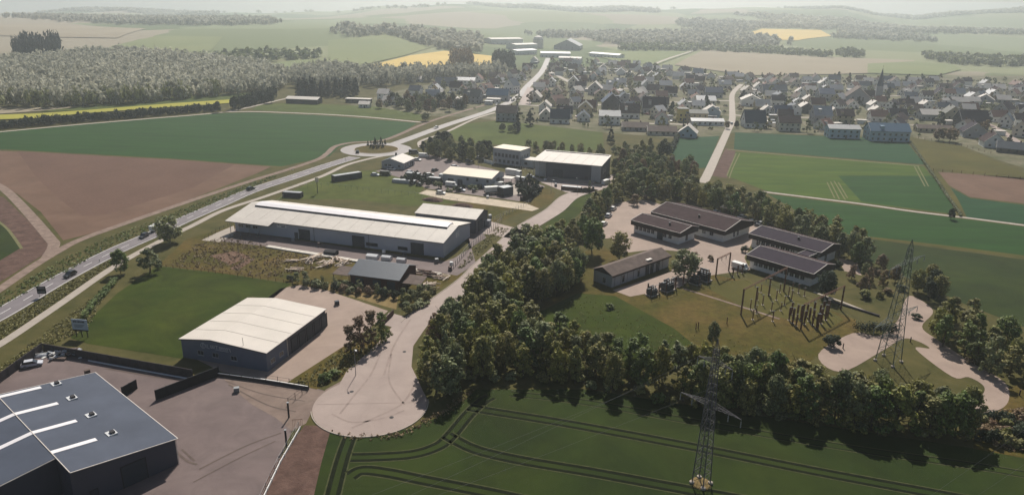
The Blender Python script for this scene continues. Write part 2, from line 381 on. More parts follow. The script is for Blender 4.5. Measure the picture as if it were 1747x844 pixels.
# ground: rough grass near by, a patchwork of fields where they are too far away to tell apart
M_ground = mat("countryside", (0.050, 0.052, 0.014), 0.95, 0.45, 0.12, 0.1, bump=0.4, bscale=1.6, col2=(0.108, 0.090, 0.032))
M_conwall_early = mat("iron_cover", (.05, .048, .05), .8, .2, 1, .2)
def patchwork(m):
    nt = m.node_tree; N = nt.nodes; Lk = nt.links; p = N["Principled BSDF"]
    geo = N.new("ShaderNodeNewGeometry")
    mp = N.new("ShaderNodeMapping"); mp.inputs["Scale"].default_value = (1 / 330, 1 / 520, 0); mp.inputs["Rotation"].default_value = (0, 0, 0.35)
    vo = N.new("ShaderNodeTexVoronoi"); vo.inputs["Scale"].default_value = 1.0; vo.inputs["Randomness"].default_value = 0.9
    nz = N.new("ShaderNodeTexNoise"); nz.inputs["Scale"].default_value = 0.004
    Lk.new(geo.outputs["Position"], nz.inputs["Vector"])
    ad = N.new("ShaderNodeVectorMath"); ad.operation = 'MULTIPLY_ADD'; ad.inputs[1].default_value = (220, 220, 0)
    Lk.new(nz.outputs["Color"], ad.inputs[0]); Lk.new(geo.outputs["Position"], ad.inputs[2])
    Lk.new(ad.outputs[0], mp.inputs[0]); Lk.new(mp.outputs[0], vo.inputs["Vector"])
    cr = N.new("ShaderNodeValToRGB"); cr.color_ramp.interpolation = 'CONSTANT'
    cols = [(0, (0.16, 0.185, 0.09)), (.18, (0.23, 0.24, 0.13)), (.36, (0.12, 0.15, 0.07)), (.5, (0.30, 0.26, 0.19)), (.64, (0.20, 0.225, 0.12)), (.8, (0.14, 0.17, 0.08)), (.92, (0.36, 0.34, 0.21))]  # field colours lightened, part of the distance haze is painted in
    e = cr.color_ramp.elements
    while len(e) > 1: e.remove(e[-1])
    e[0].position = 0; e[0].color = (*cols[0][1], 1)
    for t, c in cols[1:]: q = e.new(t); q.color = (*c, 1)
    Lk.new(vo.outputs["Color"], cr.inputs[0])
    sp = N.new("ShaderNodeSeparateXYZ"); Lk.new(geo.outputs["Position"], sp.inputs[0])
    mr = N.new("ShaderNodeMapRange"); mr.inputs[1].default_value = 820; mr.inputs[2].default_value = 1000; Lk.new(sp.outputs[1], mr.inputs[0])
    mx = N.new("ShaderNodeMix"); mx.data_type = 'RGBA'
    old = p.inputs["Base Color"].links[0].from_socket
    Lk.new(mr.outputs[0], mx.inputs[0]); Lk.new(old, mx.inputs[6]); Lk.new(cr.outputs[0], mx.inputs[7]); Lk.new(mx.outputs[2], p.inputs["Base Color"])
patchwork(M_ground)

# ------------------------------------------------------------------ ground sheet
ys = [-220, 0, 100, 200, 300, 400, 500, 560, 600, 640]
while ys[-1] < 7000: ys.append(ys[-1] + max(24, (ys[-1] - 600) * 0.035))
ys = np.array(ys); xs = np.linspace(-5200, 5200, 190)
X, Y = np.meshgrid(xs, ys); Z = np.where(Y <= 640, 0, terrain(X, Y))
nx, ny = len(xs), len(ys)
idx = np.arange(nx * ny).reshape(ny, nx)
quads = np.stack([idx[:-1, :-1], idx[:-1, 1:], idx[1:, 1:], idx[1:, :-1]], -1).reshape(-1, 4)
ground = link(bpy.data.objects.new("ground", npmesh("ground", np.stack([X, Y, Z], -1).reshape(-1, 3), quads, [M_ground])))
ground["kind"] = "structure"
for p in ground.data.polygons: p.use_smooth = True

# ------------------------------------------------------------------ fields and yards (outlines measured on the photograph, laid on the ground)
zone("field", [(-30, 226), (385, 193), (430, 192), (560, 198), (712, 210), (668, 237), (602, 244), (578, 252), (562, 267), (480, 284), (300, 271), (-30, 253)], .02, M_wheat2)
zone("field", [(-30, 256), (300, 272.5), (462, 284.5), (440, 295), (330, 338), (180, 392), (108, 410), (70, 362), (30, 331), (-30, 300)], .02, M_soil2)
zone("field", [(30, 258), (300, 273), (400, 281), (330, 320), (180, 366), (140, 368), (95, 335), (60, 300)], .028, M_soil)
zone("field", [(-30, 330), (6, 336), (82, 408), (84, 428), (-30, 500)], .02, M_brown)
zone("field", [(-30, 372), (2, 378), (34, 424), (-30, 462)], .03, M_wheat)
ribbon("field_edge", [(-10, 372), (14, 392), (37, 424)], .9, .045, M_pale)
zone("field", [(440, 179), (500, 175), (640, 182), (735, 198), (716, 206), (560, 195), (430, 188)], .02, M_meadow)
zone("meadow", [(790, 212), (850, 206), (950, 217), (1028, 226), (1030, 252), (990, 262), (900, 250), (790, 243), (745, 232)], .02, M_meadow)
zone("meadow", [(1157, 236), (1228, 232), (1205, 286), (1180, 288), (1140, 275)], .02, M_teal)
zone("field", [(1238, 253), (1256, 256), (1240, 304), (1214, 300)], .03, M_brown)
zone("field", [(1254, 226), (1545, 238), (1578, 281), (1252, 255)], .02, M_teal)
zone("field", [(1254, 259), (1576, 284), (1616, 335), (1634, 366), (1312, 327), (1240, 300)], .02, M_bright)
zone("field", [(1430, 300), (1590, 300), (1616, 335), (1634, 366), (1470, 344)], .028, M_wheat2)
zone("field", [(1310, 331), (1780, 391), (1780, 441), (1450, 402), (1380, 372)], .02, M_wheat2)
zone("field", [(1440, 402), (1780, 447), (1780, 570), (1650, 520), (1540, 470), (1470, 440)], .02, M_wheat)
zone("field", [(1597, 293), (1780, 306), (1780, 351), (1655, 336), (1612, 312)], .02, M_soil2)
zone("meadow", [(1548, 233), (1640, 250), (1700, 275), (1780, 310), (1600, 291)], .02, M_olive)
zone("field", [(1614, 316), (1655, 338), (1780, 354), (1780, 386), (1638, 369), (1620, 334)], .02, M_teal)
# near wheat
zone("wheat_field", [(540, 800), (562, 738), (640, 744), (700, 730), (745, 712), (800, 676), (812, 664), (1000, 664), (1660, 764), (1800, 792), (1900, 1000), (400, 1000)], .02, M_wheat)
zone("bare_strip", [(520, 725), (566, 726), (548, 790), (500, 1000), (380, 1000), (463, 800)], .03, M_brown)
# lawns
zone("lawn", [(268, 454), (380, 466), (496, 484), (462, 512), (430, 505), (318, 574), (314, 612), (150, 586), (120, 576), (200, 500)], .02, M_lawn)
zone("rough_ground", [(318, 408), (400, 384), (780, 445), (790, 470), (700, 520), (480, 480), (270, 452)], .02, M_dry)
zone("bare_patch", [(358, 436), (400, 428), (428, 438), (392, 452)], .04, M_soil2)
zone("bare_patch", [(392, 458), (424, 440), (436, 442), (404, 462)], .04, M_soil2)
zone("lawn", [(470, 340), (560, 296), (640, 290), (724, 318), (716, 330), (780, 346), (700, 352), (600, 340)], .02, M_lawn2)
zone("lawn", [(790, 345), (880, 350), (900, 358), (838, 385), (825, 380)], .02, M_dry)
zone("lawn", [(985, 432), (1030, 420), (1062, 442), (1100, 445), (1300, 485), (1460, 545), (1470, 580), (1400, 602), (1330, 660), (1150, 625), (1000, 606), (900, 565), (930, 515), (975, 490)], .02, M_dry)
zone("lawn", [(905, 540), (985, 500), (1050, 505), (1150, 560), (1200, 600), (1150, 628), (1000, 606), (905, 566)], .03, M_lawn)
zone("lawn", [(1186, 480), (1275, 478), (1400, 520), (1440, 545), (1415, 560), (1280, 530)], .03, M_olive)
zone("street_verge", [(988, 332), (1010, 330), (1000, 352), (952, 400), (930, 410), (912, 395), (965, 358)], .02, M_lawn)
zone("street_verge", [(896, 330), (925, 318), (948, 330), (940, 346), (905, 362), (880, 352)], .03, M_dry)
zone("street_verge", [(490, 652), (590, 588), (640, 580), (672, 555), (690, 556), (640, 600), (590, 640), (540, 664)], .03, M_dry)
# paved yards
zone("paved_lot", [(-40, 660), (62, 602), (150, 610), (330, 643), (374, 636), (526, 658), (560, 668), (534, 700), (498, 735), (440, 860), (400, 1000), (-200, 1000)], .02, M_lot)
zone("paved_lot", [(376, 640), (526, 662), (560, 668), (536, 694), (522, 722), (498, 735), (470, 712), (430, 690), (400, 665)], .03, M_lot2)
zone("paved_yard", [(478, 492), (512, 486), (560, 496), (662, 530), (640, 552), (590, 590), (488, 656), (448, 645), (378, 634), (330, 610), (440, 520)], .02, M_pave)
zone("paved_yard", [(560, 484), (680, 500), (676, 528), (600, 506), (555, 494)], .03, M_straw)
zone("paved_yard", [(346, 408), (372, 398), (400, 390), (470, 404), (758, 446), (775, 440), (800, 425), (830, 405), (814, 388), (790, 372), (812, 450), (780, 470), (600, 442), (452, 420), (380, 412)], .03, M_lot)
zone("paved_lane", [(714, 330), (728, 324), (900, 348), (920, 356), (908, 360), (760, 340)], .04, M_lane)
zone("paved_yard", [(640, 292), (700, 276), (722, 262), (840, 288), (930, 318), (905, 346), (730, 322), (690, 305)], .03, M_lot)
zone("paved_yard", [(838, 378), (905, 396), (880, 408), (820, 398), (800, 392)], .05, M_conc)
zone("paved_yard", [(905, 300), (930, 306), (1024, 314), (1046, 296), (1056, 300), (1032, 322), (1005, 330), (965, 328), (925, 312)], .05, M_conc)
zone("paved_yard", [(1040, 400), (1062, 345), (1100, 340), (1130, 350), (1290, 380), (1350, 395), (1290, 400), (1270, 440), (1280, 460), (1210, 470), (1145, 462), (1170, 430), (1120, 425), (1060, 432)], .03, M_pave)
zone("paved_yard", [(1028, 388), (1040, 350), (1068, 344), (1080, 350), (1060, 372), (1068, 400), (1030, 408)], .05, M_pave)
zone("equipment_pad", [(1045, 495), (1150, 462), (1190, 468), (1160, 490), (1075, 506)], .05, M_pave)
zone("gravel_drive", [(1545, 510), (1560, 506), (1592, 530), (1573, 557), (1600, 580), (1664, 622), (1712, 650), (1722, 676), (1708, 697), (1661, 708), (1655, 692), (1678, 670), (1676, 656), (1652, 643), (1624, 642), (1562, 595), (1586, 594), (1566, 582), (1540, 578), (1502, 600), (1434, 634), (1396, 604), (1455, 568), (1502, 572), (1532, 545)], .04, M_pave, sm=True)
zone("rough_ground", [(1722, 660), (1800, 640), (1800, 790), (1660, 765), (1660, 712), (1710, 700)], .03, M_dry)
zone("gravel_drive", [(1430, 440), (1462, 448), (1470, 470), (1440, 462)], .04, M_pave)
zone("concrete_apron", [(344, 410), (370, 397), (399, 385), (401, 400), (374, 413)], .06, M_path)
zone("concrete_apron", [(852, 322), (884, 311), (904, 318), (896, 330), (868, 334)], .06, M_path)
# substation footpath and yellow verges
ribbon("footpath", [(1165, 492), (1230, 512), (1330, 544)], .9, .05, M_track)
ribbon("footpath", [(1388, 498), (1440, 516), (1500, 540)], .8, .05, M_kerb)

# ------------------------------------------------------------------ roads
main_w = [(-60, 566), (0, 536), (100, 478), (190, 431), (265, 398), (314, 375), (370, 351), (430, 325), (500, 302), (560, 282), (606, 268)]
main_e = [(672, 246), (700, 236), (760, 214), (844, 186), (885, 164), (900, 148), (925, 122), (935, 100)]
RW = 7.0
ribbon("main_road", main_w, RW, .05, M_asph); ribbon("main_road", main_e, 6.8, .05, M_asph_backlit)
rc = G(642, 255)
def circ(c, r, n=40, sy=1.0, rot=0.0):
    return [(c[0] + r * math.cos(2 * math.pi * i / n), c[1] + r * sy * math.sin(2 * math.pi * i / n)) for i in range(n)]
sheet("roundabout", circ(rc, 19.5), .06, M_asph_backlit)
island = sheet("roundabout_island", circ(rc, 12.2), .12, M_dry)
ringk = MB()
cc = circ(rc, 12.4, 40); ci = circ(rc, 11.9, 40)
for i in range(40):
    j = (i + 1) % 40
    ringk.face([(*cc[i], .0), (*cc[j], .0), (*cc[j], .22), (*cc[i], .22)]); ringk.face([(*cc[i], .22), (*cc[j], .22), (*ci[j], .22), (*ci[i], .22)])
ringk.build("island_kerb", M_kerb)["kind"] = "structure"
# edge lines, centre dashes
cw = ribbon_pts(main_w); mroad = bpy.data.objects["main_road"]
for off in (RW / 2 - .35, -(RW / 2 - .35)): ribbon("edge_line", cw, .22, .075, M_white, parent=mroad, off=off, world=True)
s_ = 2.0; Lw = length(cw)
while s_ < Lw - 20:
    seg = along(cw, s_, s_ + 4.0)
    if len(seg) > 1: ribbon("lane_dash", seg, .2, .075, M_white, parent=mroad, world=True)
    s_ += 9.0
ribbon("cycle_path", [(-60, 618), (0, 587), (100, 520), (190, 458), (262, 417), (330, 384), (381, 359), (450, 336), (546, 302), (590, 282), (630, 271), (660, 265)], 2.6, .05, M_path)
ribbon("cycle_path", [(718, 252), (716, 243), (730, 236), (758, 227), (810, 203), (846, 192)], 2.4, .05, M_path)
ribbon("farm_track", [(-30, 512), (0, 493), (60, 452), (100, 428), (130, 412), (180, 393), (330, 341), (440, 305), (480, 293), (540, 273), (558, 262), (572, 250), (600, 243.5), (640, 241), (668, 235), (727, 210), (776, 194), (850, 173)], 3.2, .06, M_track)
ribbon("farm_track", [(-20, 308), (10, 325), (45, 360), (84, 405), (92, 418), (80, 440)], 3.6, .055, M_track)
ribbon("farm_track", [(-30, 228), (120, 214), (250, 203), (378, 192), (430, 182), (500, 166), (560, 158)], 3.0, .05, M_path)
ribbon("farm_track", [(378, 191.5), (450, 191), (600, 198), (721, 209)], 3.0, .05, M_path)
ribbon("field_lane", [(1199, 312), (1206, 300), (1219, 272), (1240, 226), (1249, 205), (1249, 180), (1250, 160), (1265, 145)], 4.6, .06, M_path)
ribbon("farm_track", [(1240, 255), (1300, 261), (1420, 271), (1568, 283)], 2.2, .05, M_pale)
ribbon("farm_track", [(1300, 327), (1390, 338), (1470, 348), (1560, 361), (1660, 373), (1790, 390)], 2.2, .06, M_path)
ribbon("farm_track", [(1455, 402), (1560, 414), (1650, 425), (1790, 443)], 2.4, .05, M_olive)
ribbon("farm_track", [(1546, 234), (1568, 262), (1600, 300), (1624, 335), (1642, 372)], 3.5, .055, M_olive)
for a, b in (((1411, 311), (1424, 338)), ((1417, 310), (1432, 340)), ((1423, 309), (1442, 341)), ((1430, 311), (1446, 338)), ((1560, 284), (1578, 318)), ((1566, 284), (1584, 318))):
    ribbon("bleached_wheel_rut", [a, b], .6, .05, M_pale)
for pts in ([(1256, 262), (1246, 285), (1240, 300)], [(1262, 262), (1251, 285), (1244, 304)]): ribbon("bleached_wheel_rut", pts, .6, .06, M_pale)
# industrial street with kerbs and turning circle
street = [(1010, 322), (972, 336), (944, 360), (892, 392), (855, 427), (824, 456), (799, 481), (757, 513), (716, 543), (690, 575), (664, 612)]
ribbon("street", street, 7.2, .05, M_conc)
tc_ = (-28.8, 133.4)
sheet("turning_circle", circ(tc_, 11.7, 48, 1.0), .07, M_conc)
zone("street_mouth", [(592, 632), (640, 590), (684, 540), (712, 548), (706, 580), (702, 625), (728, 680), (640, 690), (560, 690)], .06, M_conc)
zone("yard_entrance", [(648, 552), (664, 533), (690, 540), (676, 560)], .065, M_conc)
zone("yard_entrance", [(534, 690), (556, 664), (585, 648), (600, 690), (560, 730)], .045, M_lot2)
def kerb(c, off, name="kerb"):
    b = MB(); P = []
    for i, p in enumerate(c):
        a = c[max(i - 1, 0)]; d = c[min(i + 1, len(c) - 1)]; dx, dy = d[0] - a[0], d[1] - a[1]; l = math.hypot(dx, dy); P.append((p[0] - dy / l * off, p[1] + dx / l * off, -dy / l, dx / l))
    for p, q in zip(P, P[1:]):
        a0 = (p[0] - p[2] * .09, p[1] - p[3] * .09); a1 = (p[0] + p[2] * .09, p[1] + p[3] * .09); b0 = (q[0] - q[2] * .09, q[1] - q[3] * .09); b1 = (q[0] + q[2] * .09, q[1] + q[3] * .09)
        for u, v in ((a0, b0), (b1, a1)): b.face([(*u, 0), (*v, 0), (*v, .17), (*u, .17)])
        b.face([(*a0, .17), (*b0, .17), (*b1, .17), (*a1, .17)])
    o = b.build(name, M_kerb); o["kind"] = "structure"; return o
sw = ribbon_pts(street); kerb(along(sw, 8, length(sw) - 48), 3.7); kerb(along(sw, 4, length(sw) - 20), -3.7)
arc = [(tc_[0] + 11.9 * math.cos(t), tc_[1] + 11.9 * math.sin(t)) for t in np.linspace(rad(195), rad(372), 30)]
kerb(arc, 0)
# crop tramlines, paired wheel ruts with paler edges
def ruts(pts, gap=2.1, w=.85):
    c = ribbon_pts(pts)
    for sgn in (-1, 1):
        ribbon("tramline", c, w, .035, M_tram, off=sgn * gap / 2, world=True)
        ribbon("bleached_wheel_rut", c, .28, .042, M_rutedge, off=sgn * (gap / 2 + w / 2 + .05), world=True)
ruts([(800, 694), (824, 699), (900, 711), (1000, 728), (1183, 762), (1420, 809), (1760, 872)])
ruts([(762, 742), (776, 750), (816, 768), (890, 785), (1020, 807), (1183, 837), (1400, 876)])
ruts([(598, 812), (618, 802), (660, 806), (725, 819), (838, 841), (960, 868)])
ruts([(838, 676), (824, 684), (800, 706), (764, 748), (740, 764), (700, 775), (640, 779), (597, 780)])
ruts([(598, 742), (583, 785), (566, 850)], 1.9)
ruts([(870, 671), (1000, 686), (1200, 722), (1450, 764), (1660, 794), (1800, 818)], 1.9, .4)
# scuffed bands and tyre marks on the lot
for pts, w in (([(300, 770), (318, 785), (336, 792)], .5), ([(310, 766), (332, 786)], .4), ([(340, 800), (420, 760), (480, 738)], .35), ([(330, 822), (410, 780), (470, 752)], .3), ([(385, 650), (450, 672), (520, 684)], .3), ([(390, 656), (455, 690), (505, 702)], .35), ([(180, 628), (250, 640), (330, 652)], .5)):
    ribbon("tyre_mark", pts, w, .045, M_stain)
M_worn = mat("worn_concrete", (.272, .208, .180), .8, .15, .5, .25)
for pts, w in (([(600, 730), (640, 712), (684, 690), (706, 660)], .5), ([(566, 706), (600, 720), (650, 714), (690, 700)], .4), ([(650, 600), (632, 640), (600, 680), (580, 706)], .45), ([(668, 604), (664, 650), (690, 690)], .4), ([(700, 545), (672, 590), (655, 640)], .5)):
    ribbon("tyre_mark", pts, w, .085, M_worn)
for c in ((600, 668), (668, 712), (690, 600)):
    sheet("drain_cover", circ(GP(*c), .45, 12), .09, M_conwall_early)
for pts in ([(940, 352), (962, 362)], [(905, 378), (926, 392)], [(868, 402), (892, 415)], [(540, 690), (729, 686)]):
    ribbon("concrete_joint", pts, .16, .085, M_worn)
# far fields
zone("far_field", [(628, 114), (700, 96), (760, 88), (852, 98), (850, 112), (800, 122), (720, 120), (660, 124)], .5, M_yellow)
zone("far_field", [(560, 70), (660, 60), (735, 82), (690, 96), (620, 112), (560, 100)], .4, M_pgreen)
zone("far_field", [(420, 118), (500, 104), (590, 100), (628, 112), (600, 128), (470, 128)], .45, M_pgreen)
zone("far_field", [(190, 80), (270, 62), (380, 64), (360, 88), (300, 98)], .5, M_pgreen)
zone("far_field", [(0, 42), (110, 40), (250, 50), (200, 66), (60, 64), (0, 62)], .5, M_fallow)
zone("far_field", [(1270, 58), (1300, 50), (1400, 52), (1420, 62), (1360, 70), (1300, 68)], .5, M_yellow)
zone("far_field", [(1070, 82), (1190, 86), (1120, 112), (1060, 108), (1000, 92)], .4, M_pgreen)
zone("far_field", [(1200, 86), (1400, 98), (1560, 104), (1560, 124), (1420, 128), (1280, 130), (1150, 112)], .4, M_fallow)
zone("far_field", [(1560, 106), (1626, 112), (1640, 120), (1600, 130), (1480, 126), (1480, 110)], .5, M_pgreen)
ribbon("farm_track", [(1118, 110), (1150, 98), (1192, 84)], 5, .5, M_path)
zone("far_field", [(-30, 185), (60, 184), (140, 183), (60, 191), (-30, 197)], .4, M_fallow)
zone("far_field", [(60, 192), (150, 181), (300, 166), (440, 158), (460, 163), (390, 171), (300, 177), (150, 189)], .4, M_meadow)
zone("far_field", [(-30, 198), (60, 195), (150, 189), (300, 177), (392, 171), (394, 177), (300, 183), (150, 194), (60, 203), (-30, 206)], .5, M_ygreen)
zone("garden_ground", [(590, 180), (620, 172), (700, 150), (780, 138), (900, 120), (1050, 112), (1250, 132), (1500, 132), (1790, 130), (1790, 300), (1700, 272), (1640, 248), (1540, 234), (1252, 226), (1228, 232), (1157, 236), (1028, 226), (950, 217), (850, 206), (800, 200), (740, 198), (640, 184)], .012, M_garden)
# ------------------------------------------------------------------ building materials
M_roofw = mat("white_sheet_roof", (0.60, 0.545, 0.48), 0.6, 0.06, 0.12, 0.25, coord='o', mottle=(.35, .07))
M_roofw2 = ribbed("white_ribbed_roof", (0.62, 0.56, 0.49), 0.6, (1.4, 0, 0), 0.25)
M_roofb = ribbed("blue_grey_ribbed_roof", (0.080, 0.092, 0.122), 0.72, (2.2, 0, 0), 0.12, 0.14)
M_roofcream = mat("cream_roof", (0.68, 0.59, 0.44), 0.55, 0.05, 0.12, 0.3, coord='o')
M_slate = mat("slate_roof", (0.052, 0.066, 0.086), 0.45, 0.12, 1.5, 0.5, bump=0.3, bscale=5, coord='o')
M_browntile = mat("brown_tile_roof", (0.050, 0.033, 0.034), 0.95, 0.2, 0.5, 0.08, bump=0.3, bscale=4, coord='o', col2=(0.078, 0.053, 0.054))
M_purptile = mat("dark_purple_tile", (0.042, 0.032, 0.044), 0.9, 0.15, 0.5, 0.1, bump=0.3, bscale=4, coord='o')
M_oldtile = mat("weathered_tile_roof", (0.125, 0.090, 0.075), 0.8, 0.3, 0.5, 0.2, bump=0.4, bscale=4, coord='o')
M_fascia = mat("dark_fascia", (0.035, 0.022, 0.022), 0.8, 0.15, 1, 0.2)
M_trim = mat("pale_verge_trim", (0.62, 0.56, 0.50), 0.6, 0.1, 1, 0.3)
M_gutter = mat("dark_gutter", (0.020, 0.018, 0.022), 0.6, 0.1, 1, 0.3)
M_wgrey = ribbed("grey_cladding", (0.40, 0.42, 0.48), 0.6, (3, 3, 0), 0.3)
M_wdark = ribbed("anthracite_cladding", (0.055, 0.060, 0.085), 0.55, (3, 3, 0), 0.35)
M_wblue = mat("blue_grey_wall", (0.115, 0.135, 0.185), 0.7, 0.06, 0.3, 0.3, coord='o')
M_wlgrey = mat("pale_grey_wall", (0.36, 0.37, 0.39), 0.8, 0.06, 0.3, 0.2, coord='o')
M_wwhite = mat("white_render", (0.78, 0.76, 0.72), 0.85, 0.06, 0.4, 0.2, coord='o')
M_wcream = mat("cream_render", (0.68, 0.61, 0.50), 0.85, 0.06, 0.4, 0.2, coord='o')
M_wred = mat("dark_red_boards", (0.075, 0.032, 0.030), 0.85, 0.25, 1.0, 0.15, coord='o')
M_door = mat("dark_door", (0.032, 0.042, 0.058), 0.6, 0.1, 0.5, 0.3)
M_glass = mat("window_glass", (0.018, 0.024, 0.034), 0.12, 0.1, 0.5, 0.6)
M_frame = mat("white_frame", (0.62, 0.62, 0.62), 0.6, 0.05, 1, 0.3)
M_sky = mat("rooflight_sheet", (0.80, 0.76, 0.76), 0.4, 0.04, 0.5, 0.4)
M_steel = mat("galvanised_steel", (0.24, 0.25, 0.26), 0.55, 0.15, 0.8, 0.4, metal=0.25)
M_rust = mat("rusty_steel", (0.145, 0.068, 0.042), 0.8, 0.25, 1.2, 0.25)
M_black = mat("black_sheet", (0.012, 0.013, 0.018), 0.7, 0.2, 0.6, 0.2)
M_conwall = mat("dark_concrete_wall", (0.060, 0.052, 0.056), 0.9, 0.25, 0.5, 0.15)
M_rubber = mat("tyre_rubber", (0.014, 0.014, 0.014), 0.9, 0.1, 1, 0.2)
M_chim = mat("chimney_brick", (0.17, 0.10, 0.08), 0.9, 0.2, 2, 0.1)

def frame(A, B, z, h0=0.0):
    a, b = GP(*A, z), GP(*B, z); yaw = math.atan2(b[1] - a[1], b[0] - a[0])
    return (a[0], a[1], h0), yaw, math.dist(a, b)
def local(fr, px, py, z):
    x, y = GP(px, py, z); dx, dy = x - fr[0][0], y - fr[0][1]; c, s = math.cos(fr[1]), math.sin(fr[1])
    return dx * c + dy * s, -dx * s + dy * c
def gable_wall(par, x0, x1, y0, D, he, hr, yr, m, name="wall"):
    return MB().prism([(y0, 0), (D, 0), (D, he), (yr, hr), (y0, he)], x0, x1).build(name, m, par)
def slope_roof(par, x0, x1, ya, za, yb, zb, m, t=.16, name="roof", over=.35):
    """one roof slope from eave (ya,za) up to ridge (yb,zb), with thickness and an eave overhang"""
    s = (zb - za) / (yb - ya); o = over if yb > ya else -over
    ya2 = ya - o; za2 = za - s * o
    P = [(ya2, za2 + .02), (yb, zb + .02), (yb, zb + t), (ya2, za2 + t)]
    if yb < ya: P = P[::-1]
    return MB().prism(P, x0, x1).build(name, m, par)
M_seam = mat("roof_seam", (.50, .45, .39), .6, .05, 1, .25)
def seams(par, x0, x1, n, slopes, z=.17):
    for k in range(1, n):
        x = x0 + (x1 - x0) * k / n
        for (ya, za, yb, zb) in slopes: MB().bar((x, ya, za + z), (x, yb, zb + z), .045, 4).build("roof_seam", M_seam, par)
def trim_lines(par, segs, m, r=.09, name="verge_trim"):
    for a, c in segs: MB().bar(a, c, r, 4).build(name, m, par)
def window(par, face, u, w, z0, z1, L=0, D=0, y0=0, pane=M_glass, fr=M_frame, mull=1, name="window", sill=False):
    """window on a wall: 'f' front (y=y0), 'b' back, 'l' left gable (x=0), 'r' right gable (x=L); frame is its child"""
    def put(bx):
        x0_, x1_, d0, d1, a, b = bx
        if face == 'f': return (x0_, x1_, y0 - d1, y0 - d0, a, b)
        if face == 'b': return (x0_, x1_, D + d0, D + d1, a, b)
        if face == 'l': return (-d1, -d0, x0_, x1_, a, b)
        return (L + d0, L + d1, x0_, x1_, a, b)
    p = MB().box(*put((u - w / 2, u + w / 2, -.02, .03, z0, z1))).build(name, pane, par)
    b = MB(); f = .07
    for q in [(u - w / 2 - f, u - w / 2, 0, .07, z0 - f, z1 + f), (u + w / 2, u + w / 2 + f, 0, .07, z0 - f, z1 + f), (u - w / 2, u + w / 2, 0, .068, z1, z1 + f), (u - w / 2, u + w / 2, 0, .068, z0 - f, z0)]: b.box(*put(q))
    for k in range(mull):
        c = u - w / 2 + w * (k + 1) / (mull + 1); b.box(*put((c - .03, c + .03, .03, .06, z0, z1)))
    b.build("frame", fr, p)
    if sill: MB().box(*put((u - w / 2 - .12, u + w / 2 + .12, .002, .16, z0 - f - .1, z0 - f - .01))).build("sill", fr, p)
    return p
def door(par, face, u, w, h, L=0, D=0, y0=0, m=M_door, name="door", ribs=0):
    def put(x0_, x1_, d0, d1, a, b):
        if face == 'f': return (x0_, x1_, y0 - d1, y0 - d0, a, b)
        if face == 'b': return (x0_, x1_, D + d0, D + d1, a, b)
        if face == 'l': return (-d1, -d0, x0_, x1_, a, b)
        return (L + d0, L + d1, x0_, x1_, a, b)
    b = MB().box(*put(u - w / 2, u + w / 2, -.02, .05, .05, h))
    for k in range(ribs):
        z = .05 + (h - .05) * (k + .5) / ribs; b.box(*put(u - w / 2 + .05, u + w / 2 - .05, .05, .08, z - .06, z + .06))
    o = b.build(name, m, par)
    f = MB(); f.box(*put(u - w / 2 - .12, u - w / 2, 0, .1, .04, h + .12)); f.box(*put(u + w / 2, u + w / 2 + .12, 0, .1, .04, h + .12)); f.box(*put(u - w / 2, u + w / 2, 0, .098, h, h + .12))
    f.build("door_frame", M_gutter, o)
    return o

# ------------------------------------------------------------------ A: blue-grey roofed hall at the lower left corner
fr = frame((298, 748), (160, 637), 5.2); W = 16.9; L = fr[2]
hA = root("warehouse", fr[0], "blue grey ribbed roof hall with white rooflight strips at the lower left corner", "building", rz=fr[1])
MB().prism([(0, 0), (W, 0), (W, 7.1), (0, 5.1)], 0, L).build("wall", M_wdark, hA)
MB().prism([(W, 0), (2 * W, 0), (2 * W, 5.1), (W, 7.1)], 6.0, L).build("wall", M_wdark, hA)
ro1 = MB().prism([(-.35, 5.1), (W, 7.13), (W, 7.3), (-.35, 5.27)], -.3, L + .3).build("roof", M_roofb, hA)
ro2 = MB().prism([(W + .004, 7.13), (2 * W + .35, 5.1), (2 * W + .35, 5.27), (W + .004, 7.3)], 5.7, L + .3).build("roof", M_roofb, hA)
def rz_(y): return 7.3 - abs(y - W) * (2.03 / (W + .35))
for xc in (35.0 if L > 35.6 else L - .9, 25.6, 16.6, 7.8):
    MB().prism([(9.9, rz_(9.9) + .01), (W - .05, rz_(W - .05) + .01), (W - .05, rz_(W - .05) + .06), (9.9, rz_(9.9) + .06)], xc - .55, xc + .55).build("rooflight", M_sky, ro1)
    y1, y2 = W + .05, W + 8.2
    if xc > 8: MB().prism([(y1, rz_(y1) + .01), (y2, rz_(y2) + .01), (y2, rz_(y2) + .06), (y1, rz_(y1) + .06)], xc - .55, xc + .55).build("rooflight", M_sky, ro2)
for xc in (35.1 if L > 35.9 else L - 1.1, 26.2, 17.1, 8.2):
    z = rz_(7.3); v = MB().box(xc - .85, xc + .85, 6.5, 8.1, z - .15, z + .22).build("smoke_vent", M_frame, ro1)
    MB().box(xc - .55, xc + .35, 6.8, 7.5, z + .22, z + .55).build("vent_hood", M_gutter, v)
trim_lines(hA, [((-.34, -.38, 5.2), (-.34, W, 7.24)), ((L + .34, -.38, 5.2), (L + .34, W, 7.24)), ((-.34, -.42, 5.2), (L + .34, -.42, 5.2)), ((-.3, W, 7.33), (L + .3, W, 7.33)), ((5.66, W, 7.2), (5.66, 2 * W, 5.25))], M_trim)
door(hA, 'l', 7.4, 4.0, 4.1, ribs=6); door(hA, 'l', 14.0, 1.1, 2.2)
for x in (9, 20, 30): door(hA, 'f', x, 3.6, 3.8, ribs=5, name="roller_door")
trim_lines(hA, [((-.08, -.08, 0), (-.08, -.08, 5.1)), ((L + .08, -.08, 0), (L + .08, -.08, 5.1))], M_trim, .07, "downpipe")

